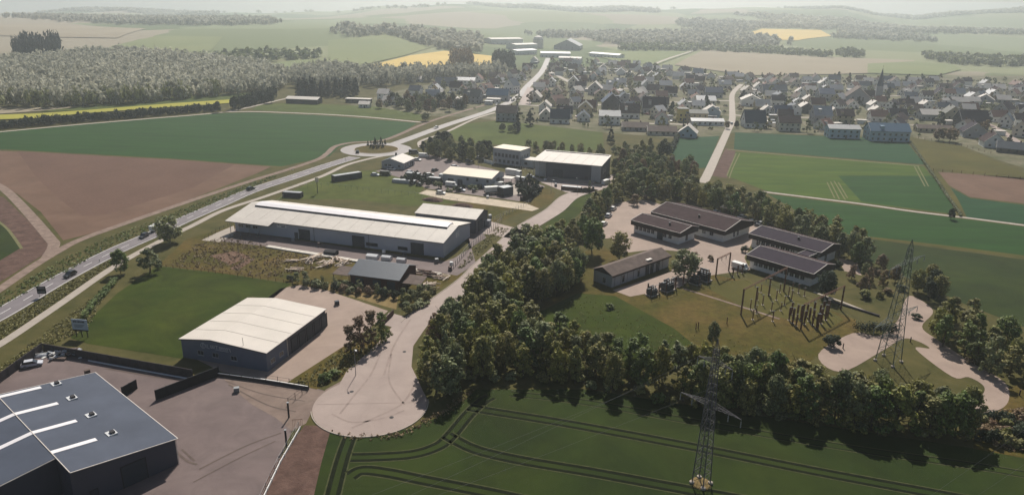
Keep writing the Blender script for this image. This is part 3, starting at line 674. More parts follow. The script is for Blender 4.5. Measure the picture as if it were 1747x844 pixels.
# ------------------------------------------------------------------ B: white roofed hall with lettering on its dark gable
fr = frame((453.6, 601), (553, 528), 4.8); L = fr[2] + .3; D = 22.6; yr = 14.3
hB = root("warehouse", fr[0], "white roofed hall with pale lettering on its dark blue gable beside the turning circle", "building", rz=fr[1])
gable_wall(hB, 0, L, 0, D, 4.7, 5.7, yr, M_wblue)
slope_roof(hB, -.3, L + .3, 0, 4.7, yr, 5.7, M_roofw2); slope_roof(hB, -.3, L + .3, D, 4.7, yr + .004, 5.7, M_roofw2)
trim_lines(hB, [((-.33, -.3, 4.68), (-.33, yr, 5.7)), ((-.33, yr, 5.7), (-.33, D + .3, 4.66))], M_gutter, .12, "verge_board")
seams(hB, 0, L, 5, [(0, 4.7, yr, 5.7), (D, 4.7, yr, 5.7)])
MB().box(8.2, L - .02, -.06, -.004, .1, 4.55).build("cladding", M_wdark, hB)
for xa in np.arange(9.8, L - 1, 3.4): door(hB, 'f', float(xa) + 1.2, 2.6, 3.6, y0=-.06, name="roller_door", ribs=5)
for y in (17.5, 13.5, 8.6): window(hB, 'l', y, 1.5, 1.5, 2.5, fr=M_wlgrey, sill=True)
for x in (2.2, 5.6): window(hB, 'f', x, 1.5, 1.3, 2.3, fr=M_wlgrey, sill=True)
MB().bar((8, -.12, 0), (8, -.12, 4.7), .08, 6).build("downpipe", M_trim, hB)
MB().bar((.6, 6.2, 5.1), (.6, 6.2, 7.2), .05, 5).build("mast", M_gutter, hB)
sg = MB()  # emblem ring, then the run of letter strokes under a long bar
for k in range(16):
    t, t2 = 2 * math.pi * k / 16, 2 * math.pi * (k + 1) / 16
    sg.bar((-.06, 16.6 + .62 * math.cos(t), 3.95 + .62 * math.sin(t)), (-.06, 16.6 + .62 * math.cos(t2), 3.95 + .62 * math.sin(t2)), .06, 4)
sg.bar((-.06, 16.6, 3.5), (-.06, 16.6, 4.4), .06, 4)
sg.build("emblem", M_frame, hB)
def letter(*strokes):
    b = MB()
    for pts in strokes:
        for p, q in zip(pts, pts[1:]): b.bar((-.06, p[0], p[1]), (-.06, q[0], q[1]), .055, 4)
    b.build("letter", M_frame, hB)
letter([(15.4, 4.45), (15.4, 3.5), (14.9, 3.5)]); letter([(15.75, 4.4), (15.75, 3.5)])
for y0_ in (14.5, 13.9): letter([(y0_, 4.4), (y0_, 3.7), (y0_ - .35, 3.7), (y0_ - .35, 4.4)])
letter([(13.2, 4.4), (12.6, 4.4)], [(12.9, 4.4), (12.9, 3.7)])
for y0_ in (12.2, 11.6, 11.0, 10.4): letter([(y0_, 3.7), (y0_, 4.25), (y0_ - .32, 4.25), (y0_ - .32, 3.7)])
letter([(13.3, 3.42), (9.9, 3.42)]); letter([(9.9, 4.3), (9.45, 4.2), (9.3, 3.4)])

# ------------------------------------------------------------------ C: long white roofed hall
fr = frame((469.4, 378.6), (756.4, 413.5), 5.2); L = fr[2]; D = 23.8; yr = 12.2; x0 = -17.0
hC = root("warehouse", fr[0], "long white roofed hall with three dark roller doors along the woodyard", "building", rz=fr[1])
gable_wall(hC, x0, L, 0, D, 5.1, 7.3, yr, M_wgrey)
slope_roof(hC, x0 - 1.4, L + .25, 0, 5.1, yr, 7.3, M_roofw, over=.5); slope_roof(hC, x0 - 1.4, L + .25, D, 5.1, yr + .004, 7.3, M_roofw, over=.4)
MB().prism([(-3.4, 4.42), (-.52, 5.02), (-.52, 5.18), (-3.4, 4.58)], x0 - 1.4, -.5).build("canopy", M_roofw, hC)
trim_lines(hC, [((x0 - 1.4, -3.45, 4.45), (-.5, -3.45, 4.45)), ((-.45, -3.4, 4.45), (-.45, -.55, 5.05)), ((-.45, -.6, 5.02), (L + .25, -.6, 5.02)), ((L + .3, -.5, 5.05), (L + .3, yr, 7.33)), ((L + .3, yr, 7.33), (L + .3, D + .3, 5.1))], M_gutter, .13, "gutter")
for x in np.arange(x0 + .5, -.5, 4.0): MB().bar((float(x), -3.2, 0), (float(x), -3.2, 4.45), .1, 5).build("canopy_post", M_steel, hC)
rm = MB().prism([(9.4, 6.78), (10.9, 7.05), (14.2, 7.0), (15.6, 6.7), (14.0, 7.75), (12.2, 7.85), (9.4, 7.45)], x0 + 2, L - 2.6).build("ridge_rooflight", M_sky, hC)
MB().box(x0 + 2.05, L - 2.65, 9.28, 9.38, 6.85, 7.4).build("rooflight_edge", M_gutter, rm)
seams(hC, x0 - 1.4, L, 14, [(0, 5.1, 9.2, 6.77), (D, 5.1, 15.8, 6.6)])
for x, w, h in ((11.5, 4.2, 3.6), (32.5, 4.4, 3.7), (54.3, 4.4, 3.8)): door(hC, 'f', x, w, h, ribs=6, name="roller_door")
door(hC, 'f', 8.2, 1.1, 2.2)
for x, w in ((37.6, 4.2), (49.0, 3.4)): window(hC, 'f', x, w, .9, 1.9, mull=3, fr=M_gutter)
for x in (-14.5, -11.5, -8.5): window(hC, 'f', x, 2.0, 1.8, 2.9, mull=1, fr=M_frame)
sb = MB().box(.6, 4.4, -.09, -.005, 3.4, 4.75).build("sign_board", M_frame, hC)
for q in ((1.0, 1.5, 4.2, 4.55), (1.8, 2.2, 4.25, 4.45), (2.35, 2.6, 4.2, 4.5), (2.75, 3.3, 4.25, 4.45), (3.4, 3.9, 4.2, 4.4), (2.4, 3.9, 3.65, 3.9)): MB().box(q[0], q[1], -.11, -.092, q[2], q[3]).build("letter", M_door, sb)
sb = MB().box(L + .005, L + .09, 10.6, 13.4, 3.6, 5.4).build("sign_board", M_frame, hC)
for q in ((11.0, 11.6, 4.8, 5.1), (11.9, 13.0, 4.75, 5.15), (11.0, 13.0, 4.2, 4.4), (11.2, 12.4, 3.85, 4.0)): MB().box(L + .092, L + .11, *q).build("letter", M_wgrey, sb)
for x in (15.4, 36.5): MB().bar((x, -.12, 0), (x, -.12, 5.0), .07, 5).build("downpipe", M_gutter, hC)

# ------------------------------------------------------------------ D: small dark hall behind C
fr = frame((709, 362.6), (811.6, 374), 5.5); L = fr[2]; D = 12.6; yr = 7.5
hD = root("warehouse", fr[0], "small white roofed hall with dark walls tucked behind the long hall", "building", rz=fr[1])
gable_wall(hD, 0, L, 0, D, 5.4, 7.0, yr, M_wdark)
slope_roof(hD, -.3, L + .3, 0, 5.4, yr, 7.0, M_roofw); slope_roof(hD, -.3, L + .3, D, 5.4, yr + .004, 7.0, M_roofw)
trim_lines(hD, [((-.3, -.45, 5.3), (L + .3, -.45, 5.3)), ((L + .33, -.4, 5.36), (L + .33, yr, 7.0)), ((L + .33, yr, 7.0), (L + .33, D + .3, 5.4))], M_gutter, .13, "gutter")
seams(hD, 0, L, 5, [(0, 5.4, yr, 7.0)])
door(hD, 'r', 4.5, 4, 4, L=L, ribs=5); door(hD, 'r', 9.5, 1.1, 2.2, L=L)
MB().box(L + .01, L + 1.6, D - 2.6, D - .4, 0, 2.3).build("porch", M_wlgrey, hD)

# ------------------------------------------------------------------ E: cream roofed hall
fr = frame((755.5, 295.7), (838.7, 304.6), 4.5); L = fr[2]; D = 15.0; yr = 8.8
hE = root("warehouse", fr[0], "cream roofed hall with three round black wall openings in the middle of the estate", "building", rz=fr[1])
gable_wall(hE, 0, L, 0, D, 4.4, 5.9, yr, M_wlgrey)
slope_roof(hE, -.3, L + .3, 0, 4.4, yr, 5.9, M_roofcream); slope_roof(hE, -.3, L + .3, D, 4.4, yr + .004, 5.9, M_roofcream)
for x in (12.4, 17, 22.2): window(hE, 'f', x, 1.0, 2.5, 3.6, fr=M_gutter, mull=0)
door(hE, 'r', 7.5, 3.4, 3.2, L=L, ribs=4); window(hE, 'r', 3.0, 1.2, 1.6, 2.6, L=L)
for x, w in ((4, 2.6), (8.6, 2.2)): door(hE, 'f', x, w, 2.4)
pc = root("carport", (*GP(866, 312, 0), 0), "small white flat roofed carport against the cream hall's right end", "carport", rz=fr[1])
MB().box(-3, 3, -2.4, 2.4, 2.5, 2.72).build("roof", M_roofw, pc); MB().box(-2.9, -2.7, -2.3, 2.3, 0, 2.5).build("wall", M_wlgrey, pc)
for x, y in ((2.8, -2.2), (2.8, 2.2)): MB().bar((x, y, 0), (x, y, 2.5), .1, 5).build("post", M_gutter, pc)

# ------------------------------------------------------------------ F: two storey flat roofed office
fr = frame((841.3, 252), (887.6, 257.8), 8); L = fr[2]; D = 10.8
hF = root("office_building", fr[0], "two storey flat roofed grey office block left of the big dark hall", "building", rz=fr[1])
MB().box(0, L, 0, D, 0, 7.9).build("wall", M_wlgrey, hF)
MB().box(-.12, L + .12, -.12, D + .12, 7.905, 8.15).build("roof", M_roofcream, hF)
trim_lines(hF, [((-.15, -.15, 8.1), (-.15, D + .15, 8.1)), ((-.15, D + .15, 8.15), (L, D + .15, 8.15)), ((-.15, -.15, 8.0), (L + .15, -.15, 8.0))], M_gutter, .1, "parapet_trim")
for x in np.linspace(1.6, L - 1.6, 7): window(hF, 'f', float(x), 1.3, 3.9, 5.6, fr=M_wblue); 
for x in np.linspace(1.6, L - 1.6, 6): window(hF, 'f', float(x), 1.3, 1.0, 2.4, fr=M_wblue)
for y in (2, 5, 8): window(hF, 'r', y, 1.2, 3.9, 5.4, L=L); window(hF, 'r', y, 1.2, 1.0, 2.4, L=L)
an = MB().box(L + .01, L + 7, 1, 8, 0, 3.6).build("annexe", M_wlgrey, hF)
MB().box(L - .0, L + 7.2, .8, 8.2, 3.61, 3.85).build("annexe_roof", M_roofw, an)
MB().box(L + 2, L + 3.6, .94, .99, 1.2, 2.4).build("window", M_glass, an)

# ------------------------------------------------------------------ G: big dark hall at the street's end
fr = frame((909, 273.5), (1025.7, 283.2), 8); L = fr[2]; D = 23.0
hG = root("warehouse", fr[0], "large dark walled hall with pale sloping roof at the end of the street", "building", rz=fr[1])
MB().prism([(0, 0), (D, 0), (D, 8.4), (0, 7.8)], 6.6, L).build("wall", M_wdark, hG)
MB().prism([(3, 0), (D, 0), (D, 8.38), (3, 7.86)], 0.4, 6.58).build("wall", M_wlgrey, hG)
MB().prism([(-.5, 7.83), (D + .3, 8.45), (D + .3, 8.7), (-.5, 8.08)], -.4, L + .4).build("roof", M_roofw, hG)
trim_lines(hG, [((-.4, -.55, 7.92), (L + .4, -.55, 7.92)), ((-.4, D + .35, 8.6), (L + .4, D + .35, 8.6))], M_gutter, .12, "gutter")
MB().prism([(D - 1.6, 8.66), (D - .9, 8.68), (D - .9, 9.1), (D - 1.6, 9.05)], .5, L - .5).build("roof_vent_strip", M_roofw, hG)
MB().box(L - 4.5, L - .02, -.07, -.005, .05, 7.7).build("cladding", M_wlgrey, hG, ) ["label"] = "lighter grey corner cladding"
seams(hG, 0, L, 7, [(0, 7.9, D, 8.45)], .25)
for x, y in ((.6, .3), (3.4, .3), (6.2, .3)): MB().bar((x, y, 0), (x, y, 7.83), .12, 5).build("canopy_post", M_steel, hG)
door(hG, 'f', L - 6.6, 1.2, 2.3); door(hG, 'f', 12.5, 4.5, 4.6, ribs=7, name="roller_door")
for y in (6, 10): window(hG, 'r', y, 1.4, 3.2, 5.4, L=L, fr=M_frame)
door(hG, 'r', 16, 3.2, 3.4, L=L, ribs=5, name="roller_door")
ld = MB(); ld.box(8, L - 2, -4.2, -.4, .0, .75); ld.build("loading_platform", M_conc, hG)

# ------------------------------------------------------------------ H: grey house by the roundabout
fr = frame((688.4, 279.3), (706.6, 270.8), 3); L = fr[2] + .4; D = 11.9; yr = 6.8
hH = root("bungalow", fr[0], "grey gabled bungalow beside the roundabout approach", "house", rz=fr[1])
gable_wall(hH, 0, L, 0, D, 3.2, 5.0, yr, M_wlgrey)
slope_roof(hH, -.4, L + .4, 0, 3.2, yr, 5.0, M_roofw); slope_roof(hH, -.4, L + .4, D, 3.2, yr + .004, 5.0, M_slate)
for y in (2.4, 7.5, 9.6): window(hH, 'l', y, 1.5, 1.0, 2.2)
for x in (2, 5, 8): window(hH, 'f', x, 1.2, .6, 2.4)
door(hH, 'f', 10.4, 1.1, 2.1); MB().box(9, 9.7, yr + 1.2, yr + 1.9, 4.6, 6.1).build("chimney", M_gutter, hH)

# ------------------------------------------------------------------ I: woodyard shed with two lean-tos
fr = frame((597, 466), (680, 476.4), 3.7); L = fr[2]; D = 12.4; yr = 6.7
hI = root("shed", fr[0], "dark slate roofed timber shed among the wood piles", "shed", rz=fr[1])
gable_wall(hI, 0, L, 0, D, 3.6, 5.7, yr, M_wred)
slope_roof(hI, -.5, L + .5, 0, 3.6, yr, 5.7, M_slate, over=.6); slope_roof(hI, -.5, L + .5, D, 3.6, yr + .004, 5.7, M_slate, over=.6)
for x in (3, 8.5, 13): door(hI, 'f', x, 2.4, 2.6)
for a, b, z, nm in ((-6.2, -.52, 2.5, "left"), (L + .55, L + 6.4, 2.4, "right")):
    q = MB().prism([(.5, z), (6, z + .7), (6, z + .85), (.5, z + .15)], a, b).build("lean_to_roof", M_oldtile, hI)
    bb = MB()
    for x in (a + .3, b - .3):
        for y in (.8, 5.7): bb.bar((x, y, 0), (x, y, z + (y - .5) * .127), .1, 4)
    bb.build("lean_to_posts", M_wred, hI)

# ------------------------------------------------------------------ J: low substation building
fr = frame((1044.8, 468.8), (1140.6, 435.5), 4); L = fr[2] + .4; D = 7.2; yr = 4.6
hJ = root("switch_house", fr[0], "long brown tiled substation building with grey walls beside the equipment pads", "building", rz=fr[1])
gable_wall(hJ, 0, L, 0, D, 3.9, 5.4, yr - 1.0, M_wlgrey)
slope_roof(hJ, -.5, L + .5, 0, 3.9, yr - 1.0, 5.4, M_oldtile, over=.5); slope_roof(hJ, -.5, L + .5, D, 3.9, yr - .996, 5.4, M_oldtile, over=.5)
MB().box(-.51, L + .51, -.62, -.52, 3.35, 3.75).build("fascia", M_fascia, hJ)
MB().prism([(0.02, 3.6), (D - .02, 3.6), (D - .02, 3.88), (yr - 1, 5.36), (.02, 3.88)], -.06, -.004).build("gable_boards", M_fascia, hJ)
for x in (5.2, 12.4): window(hJ, 'f', x, 1.0, .5, 2.6, mull=0, fr=M_wlgrey)
for x in (16.8, 19.0, 22.0): door(hJ, 'f', x, 1.3, 2.8)
window(hJ, 'l', 3.0, 1.2, .6, 2.3); MB().box(17, 19.4, .3, 1.5, 4.25, 4.6).build("roof_hatch", M_trim, hJ)
for k in range(9): MB().box(1.2 + k * 2.9, 1.28 + k * 2.9, -.05, -.004, .1, 3.4).build("wall_joint", M_gutter, hJ)

# ------------------------------------------------------------------ K: four low brown roofed blocks of the substation
def block(A, B, C, z, hr, label, wins, gable_w=M_wwhite, vents=(), yr_k=.58, ext=0):
    fr = frame(A, B, z); L = fr[2]; c = local(fr, *C, z); D = c[1]; yr = D * yr_k
    o = root("office_block", fr[0], label, "building", "low brown roofed blocks of the substation", rz=fr[1])
    gable_wall(o, .9, L - .9, .9, D - .9, z - 1.65, z - 1.6, yr, gable_w)
    MB().box(0, L, 0, D, z - 1.59, z - .02).build("fascia", M_fascia, o)
    MB().prism([(0, z - .015), (D, z - .015), (yr, hr - .01)], 0, L).build("gable_boards", M_fascia, o)
    slope_roof(o, -.12, L + .12, 0, z, yr, hr, M_purptile if 'dark' in label else M_browntile, over=.12); slope_roof(o, -.12, L + .12, D, z, yr + .004, hr, M_browntile, over=.12)
    tr = [((-.16, -.1, z + .12), (-.16, yr, hr + .16)), ((L + .16, -.1, z + .12), (L + .16, yr, hr + .16)), ((-.16, yr, hr + .18), (L + .16, yr, hr + .18)), ((L + .16, yr, hr + .16), (L + .16, D + .1, z + .1)), ((-.1, -.14, z + .1), (L + .1, -.14, z + .1))]
    trim_lines(o, tr, M_trim, .1)
    for x, w in wins: window(o, 'f', x, w, 1.35, z - 1.75, y0=.9, mull=1)
    for x, y in vents: MB().lathe([(.35, 0), (.35, .7), (.5, .75), (.5, .95), (.1, 1.0)], 8).build("roof_vent", M_gutter, o, (x, y, z + (hr - z) * y / yr))
    return o, L, D, yr
kb, L, D, yr = block((1076.6, 375.6), (1160, 398), (1192.7, 387), 4.5, 5.7, "small brown roofed office block at the left with row of five windows", [(2.2 + k * 1.75, 1.3) for k in range(5)] + [(14.4, 1.3), (16.6, 1.3)], vents=((14, 4),))
door(kb, 'f', 12.4, 2.2, 3.1, y0=.9); window(kb, 'r', 6, 1.4, .4, 2.6, L=L - .9)
kb, L, D, yr = block((1110.6, 361.5), (1236.6, 394.7), (1292, 379), 4.4, 6.6, "largest brown roofed block, behind the small one with five windows", [(4 + k * 3.2, 1.4) for k in range(8)], vents=((18, 5),), yr_k=.5)
for y in (8, 10.5): window(kb, 'r', y, 1.1, .6, 2.4, L=L - .9)
kb, L3, D3, yr = block((1278, 398.5), (1400, 431.3), (1433, 417), 4.9, 6.2, "brown roofed block with round roof vent, behind the dark front block", [(3.4 + k * 1.8, 1.3) for k in range(8)], vents=((15.4, 5),))
window(kb, 'r', 6, 1.3, .4, 3.0, L=L3 - .9)
kb, L, D, yr = block((1274, 434.7), (1387.7, 467.8), (1424, 451), 4.3, 5.6, "dark roofed front block facing the switchyard with ten windows", [(3.0 + k * 1.75, 1.25) for k in range(10)], vents=())
lk = MB().box(10.2, 13.6, D + .02, D + 6.0, 0, 3.5).build("link_corridor", M_fascia, kb)
MB().box(10.0, 13.8, D - .1, D + 6.2, 4.45, 4.6).build("link_roof", M_purptile, lk); MB().box(9.9, 10.0, D - .1, D + 6.2, 4.4, 4.7).build("verge_trim", M_trim, lk); MB().box(13.8, 13.9, D - .1, D + 6.2, 4.4, 4.7).build("verge_trim", M_trim, lk)
# shelter by the tree belt
sh = root("shelter", (*GP(1240, 366), 0), "pale flat roofed shelter on four thin posts by the tree belt", "shelter", rz=rad(-40))
MB().box(-2.6, 2.6, -1.6, 1.6, 2.9, 3.1).build("roof", M_roofcream, sh)
for x in (-2.4, 2.4):
    for y in (-1.4, 1.4): MB().bar((x, y, 0), (x, y, 2.9), .07, 5).build("post", M_steel, sh)
# ------------------------------------------------------------------ walls, fences, gates
def panel_wall(name, label, pts, h, m, cat="wall", t=.16, step=3.0, cap=None, world=False, part="panel", post_m=None):
    P = pts if world else [GP(*p) for p in pts]
    r = root(name, (*P[0], 0), label, cat); post_m = post_m or m
    for a, b in zip(P, P[1:]):
        L = math.dist(a, b); n = max(1, round(L / step)); yaw = math.atan2(b[1] - a[1], b[0] - a[0]); w = L / n
        pm = MB().box(0, w - .16, -t / 2, t / 2, 0, h).mesh(part, m); pp = MB().box(-.1, .06, -t / 2 - .06, t / 2 + .06, 0, h + .06).mesh("post", post_m)
        cm = MB().box(0, w - .16, -t / 2 - .05, t / 2 + .05, h + .004, h + .09).mesh("cap", cap) if cap else None
        for k in range(n):
            x, y = a[0] + (b[0] - a[0]) * k / n - P[0][0], a[1] + (b[1] - a[1]) * k / n - P[0][1]
            inst("post", pp, r, (x, y, 0), yaw)
            q = inst(part, pm, r, (x + .08 * math.cos(yaw), y + .08 * math.sin(yaw), 0), yaw)
            if cap: inst("cap", cm, q)
    return r
def post_fence(name, label, pts, h=1.8, step=2.6, m=M_rust, rails=2, r_=.06, mesh=None, world=False, cat="fence"):
    P = pts if world else [GP(*p) for p in pts]
    o = root(name, (*P[0], 0), label, cat)
    pm = MB().bar((0, 0, 0), (0, 0, h), r_, 5).mesh("post", m)
    rb = MB()
    for a, b in zip(P, P[1:]):
        L = math.dist(a, b); n = max(1, round(L / step))
        for k in range(n + (b is P[-1])):
            x, y = a[0] + (b[0] - a[0]) * k / n - P[0][0], a[1] + (b[1] - a[1]) * k / n - P[0][1]
            inst("post", pm, o, (x, y, 0))
        for q in range(rails):
            z = h * (.96 - .42 * q); rb.bar((a[0] - P[0][0], a[1] - P[0][1], z), (b[0] - P[0][0], b[1] - P[0][1], z), .025, 4)
    if rails: rb.build("rail", m, o)
    return o
panel_wall("boundary_wall", "dark concrete panel wall along the left yard's road side", [(-30, 672), (0, 653), (74, 599)], 2.2, M_conwall)
panel_wall("boundary_wall", "dark concrete panel wall between lawn and the left yard", [(76, 599), (150, 612), (330, 644)], 2.0, M_conwall)
sheet("drain_channel", smooth([GP(150, 613.5), GP(240, 630), GP(330, 646)], False, 4) + smooth([GP(330, 648.5), GP(240, 632.5), GP(150, 616)], False, 4), .05, M_white)
panel_wall("screen_wall", "long black free standing screen wall slanting across the yard", [(267, 682), (375, 640)], 2.3, M_black, step=2.4)
panel_wall("screen_wall", "short black screen wall behind the blue grey hall", [(210, 676), (235, 662)], 2.2, M_black, step=2.4)
panel_wall("retaining_wall", "low wall with white coping in front of the lettered gable", [(372, 641), (454, 652), (527, 664)], .7, M_conwall, cap=M_white, step=3.0)
post_fence("fence", "thin dark post fence on top of the white coped wall", [(455, 651), (494, 657), (527, 663)], 1.7, 2.6, M_black)
post_fence("fence", "dark post fence crossing the yard entrance", [(527, 664), (492, 690)], 1.6, 2.4, M_black, rails=2)
for i, (p, h, lb) in enumerate([((493, 712), 3.4, "tall dark gate post at the yard entrance"), ((489, 760), 3.4, "dark gate post nearest the camera")]):
    g = root("gate_post", (*GP(*p), 0), lb, "post"); MB().box(-.14, .14, -.14, .14, 0, h).build("shaft", M_black, g); MB().box(-.2, .2, -.2, .2, h, h + .1).build("cap", M_steel, g)
gt = root("gate", (*GP(500, 728), 0), "small barred metal gate beside the dark gate posts", "gate", rz=rad(10))
for k in range(7): MB().bar((k * .3, 0, .1), (k * .3, 0, 1.6), .03, 4).build("bar", M_rust, gt)
MB().box(-.1, 1.9, -.03, .03, 1.6, 1.68).build("rail", M_rust, gt)
panel_wall("kerb_wall", "white footed low wall beside the bare earth strip", [(512, 731), (478, 790), (440, 870)], .45, M_white, step=2.5)
post_fence("fence", "wire fence above the white footed wall by the earth strip", [(510, 731), (476, 790), (438, 870)], 1.6, 2.5, M_steel, rails=3, r_=.04)
post_fence("fence", "long grey post fence along the street side of the long hall", [(770, 462), (800, 425), (835, 396), (856, 378)], 1.9, 2.4, M_steel, rails=2, r_=.08)
post_fence("fence", "post fence between gravel lane and the street", [(842, 378), (880, 360), (906, 346)], 1.8, 2.4, M_steel, rails=2, r_=.06)
post_fence("fence", "thin post fence across the meadow behind the long hall", [(470, 352), (500, 322), (560, 318), (640, 328), (720, 336), (780, 345)], 1.7, 3.2, M_steel, rails=1, r_=.05)
post_fence("fence", "wire post fence at the left end of the long hall", [(350, 410), (368, 398), (396, 384)], 1.6, 2.6, M_black, rails=2, r_=.05)
post_fence("fence", "dark fence in front of the long hall's canopy", [(384, 416), (456, 422)], 1.5, 2.6, M_black, rails=2, r_=.05)
post_fence("hedge_fence", "low dark fence along the lawn's upper edge", [(272, 455), (380, 468), (484, 482), (560, 489), (640, 500), (676, 512)], 1.1, 2.6, M_rust, rails=2, r_=.07)
panel_wall("timber_gate", "weathered timber gate at the white roofed hall's yard", [(652, 556), (672, 536)], 1.5, M_oldtile, cat="gate", step=1.3, t=.1)
post_fence("fence", "brown paddock fence below the olive meadow", [(1592, 292), (1640, 296), (1700, 302), (1760, 308)], 1.5, 5.0, M_rust, rails=2, r_=.12)
post_fence("fence", "brown fence between olive meadow and village street", [(1545, 233), (1600, 242), (1640, 250), (1690, 262)], 1.4, 4.0, M_rust, rails=2, r_=.1)
post_fence("fence", "dark fence along the cream hall's front yard entrance", [(868, 280), (900, 292), (930, 302)], 1.4, 2.4, M_trim, rails=2, r_=.08)
# concrete slabs along the woodyard
slab_root = root("slab_row", (*GP(456, 418), 0), "long row of white concrete slabs between long hall and woodyard", "kerb")
a, b = GP(456, 421), GP(752, 469); n = 34; yaw = math.atan2(b[1] - a[1], b[0] - a[0]); w = math.dist(a, b) / n
sm = MB().box(0, w - .07, -.9, .9, 0, .42).mesh("slab", mat("white_concrete", (0.60, 0.55, 0.48), .8, .12, .8, .2))
for k in range(n):
    inst("slab", sm, slab_root, (a[0] + (b[0] - a[0]) * k / n - slab_root.location.x, a[1] + (b[1] - a[1]) * k / n - slab_root.location.y, R.uniform(-.05, .02)), yaw + R.uniform(-.01, .01))

# ------------------------------------------------------------------ vehicles
CARM = {}
def paint(n, c):
    return mat("paint_" + n, c, 0.35, 0.03, 1, 0.5)
_wheel = MB()
_wheel.lathe([(.33, -.11), (.33, .11)], 12); _wheel.f.append(tuple(reversed(range(12)))); _wheel.m.append(0)
ME_wheel = None
def wheel_mesh():
    global ME_wheel
    if ME_wheel is None:
        b = MB(); n = 12
        for x in (-.11, .11):
            for i in range(n): b.v.append((.33 * math.cos(2 * math.pi * i / n), x, .33 + .33 * math.sin(2 * math.pi * i / n)))
        for i in range(n): b.f.append((i, (i + 1) % n, n + (i + 1) % n, n + i)); b.m.append(0)
        b.f.append(tuple(range(n))); b.f.append(tuple(n + i for i in reversed(range(n)))); b.m += [1, 1]
        ME_wheel = b.mesh("wheel", [M_rubber, M_steel])
    return ME_wheel
def car(loc, yaw, colname, col, label, kind="car", group=None):
    """hatchback (long axis x): shaped body, glasshouse, lamps, wheels"""
    o = root(kind.replace(" ", "_"), loc, label, kind, group, rz=yaw); pm = paint(colname, col)
    if kind == "car":
        low = [(-2.1, .35), (2.1, .35), (2.15, .7), (1.2, .88), (-2.0, .95), (-2.15, .6)]; top = [(-1.95, .95), (1.15, .9), (.35, 1.42), (-1.4, 1.45)]; wx = 1.3; hw = .86
    elif kind == "van":
        low = [(-2.6, .4), (2.6, .4), (2.65, .9), (2.2, 1.15), (1.7, 2.1), (-2.6, 2.15)]; top = [(.9, 1.3), (2.08, 1.3), (1.72, 2.02), (.9, 2.02)]; wx = 1.7; hw = .95
    else:  # truck
        low = [(-4.0, .6), (4.0, .6), (4.0, 1.1), (-4.0, 1.1)]; top = [(2.2, 1.11), (4.0, 1.11), (3.95, 2.9), (2.2, 2.9)]; wx = 2.9; hw = 1.2
    def ext(prof, w, m, nm):
        b = MB(); k = len(prof)
        b.v = [(x, -w, z) for x, z in prof] + [(x, w, z) for x, z in prof]
        b.f = [tuple(range(k)), tuple(k + i for i in reversed(range(k)))] + [((i + 1) % k, i, k + i, k + (i + 1) % k) for i in range(k)]; b.m = [0] * len(b.f)
        return b.build(nm, m, o)
    body = ext(low, hw, pm, "body")
    if kind == "car":
        ext(top, hw - .1, M_glass, "glasshouse"); MB().box(-1.38, .3, -.66, .66, 1.452, 1.5).build("roof", pm, o)
    elif kind == "van": ext(top, hw + .01, M_glass, "windscreen")
    else:
        ext(top, hw, pm, "cab"); MB().box(-4.0, 2.0, -1.2, 1.2, 1.12, 3.2).build("load_box", paint("truck_box", (.7, .68, .62)), o); MB().box(3.99, 4.03, -1.0, 1.0, 1.9, 2.7).build("windscreen", M_glass, o)
    for x in (-wx, wx):
        for y in (-hw + .06, hw - .06): inst("wheel", wheel_mesh(), o, (x, y, 0))
    xf = low[2][0] if kind != "truck" else 4.0
    for y in (-hw + .22, hw - .22): MB().box(xf - .06, xf + .02, y - .16, y + .16, .58, .74).build("headlight", M_frame, o)
    return o
def at(px, py): return (*GP(px, py), 0)
def yaw_px(a, b):
    p, q = GP(*a), GP(*b); return math.atan2(q[1] - p[1], q[0] - p[0])
ry = yaw_px((190, 431), (100, 478)); ry2 = yaw_px((500, 302), (430, 325))
def dz(o, z=.06): o.location.z = z; return o
dz(car(at(120, 471), ry, "black", (.012, .012, .014), "black car heading left on the main road, nearest the camera"))
dz(car(at(246, 405), ry, "darkgrey", (.03, .03, .035), "dark car towing a white trailer on the main road by the big tree"))
tr_ = root("trailer", at(264, 394), "white box trailer behind the dark car on the main road", "trailer", rz=ry); tr_.location.z = .06
MB().box(-1.8, 1.8, -1.0, 1.0, .55, 2.2).build("body", paint("white", (.75, .74, .7)), tr_); MB().box(1.8, 3.0, -.06, .06, .5, .6).build("drawbar", M_black, tr_)
for y in (-1.0, 1.0): inst("wheel", wheel_mesh(), tr_, (-.2, y, 0))
dz(car(at(428, 324), ry2 + math.pi, "darkgreen", (.012, .03, .022), "dark green car on the main road, nearest the roundabout"))
dz(car(at(610, 261), rad(100), "black", (.012, .012, .014), "dark car entering the roundabout from the left"))
dz(car(at(744, 219), yaw_px((760, 214), (700, 236)), "white", (.75, .74, .7), "white car on the road between roundabout and village"))
dz(car(at(706, 262), rad(-5), "black", (.012, .012, .014), "black van turning off the roundabout towards the estate", "van"))
car(at(55, 624), rad(28), "silver", (.55, .56, .6), "silver roofed dark car parked by the left yard's wall")
car(at(723, 268), rad(-8), "white", (.75, .74, .7), "white van parked between grey bungalow and trees", "van")
car(at(712, 274), rad(-20), "white", (.75, .74, .7), "white car parked close to the grey bungalow's right side")
car(at(668, 290), rad(-15), "white", (.75, .74, .7), "white car in front of the grey bungalow")
car(at(658, 299), rad(-12), "olive", (.05, .045, .02), "olive pickup van on the grass below the grey bungalow", "van")
car(at(842, 330), rad(20), "black", (.012, .012, .014), "black truck with white load box beside the dark container", "truck")
car(at(819, 271), rad(-22), "white", (.75, .74, .7), "white car beside the hedge left of the office block")
car(at(770, 318), rad(-15), "white", (.75, .74, .7), "white van in front of the cream hall's left door", "van")
car(at(764, 309), rad(-20), "white", (.75, .74, .7), "white truck parked against the cream hall's left end", "truck")
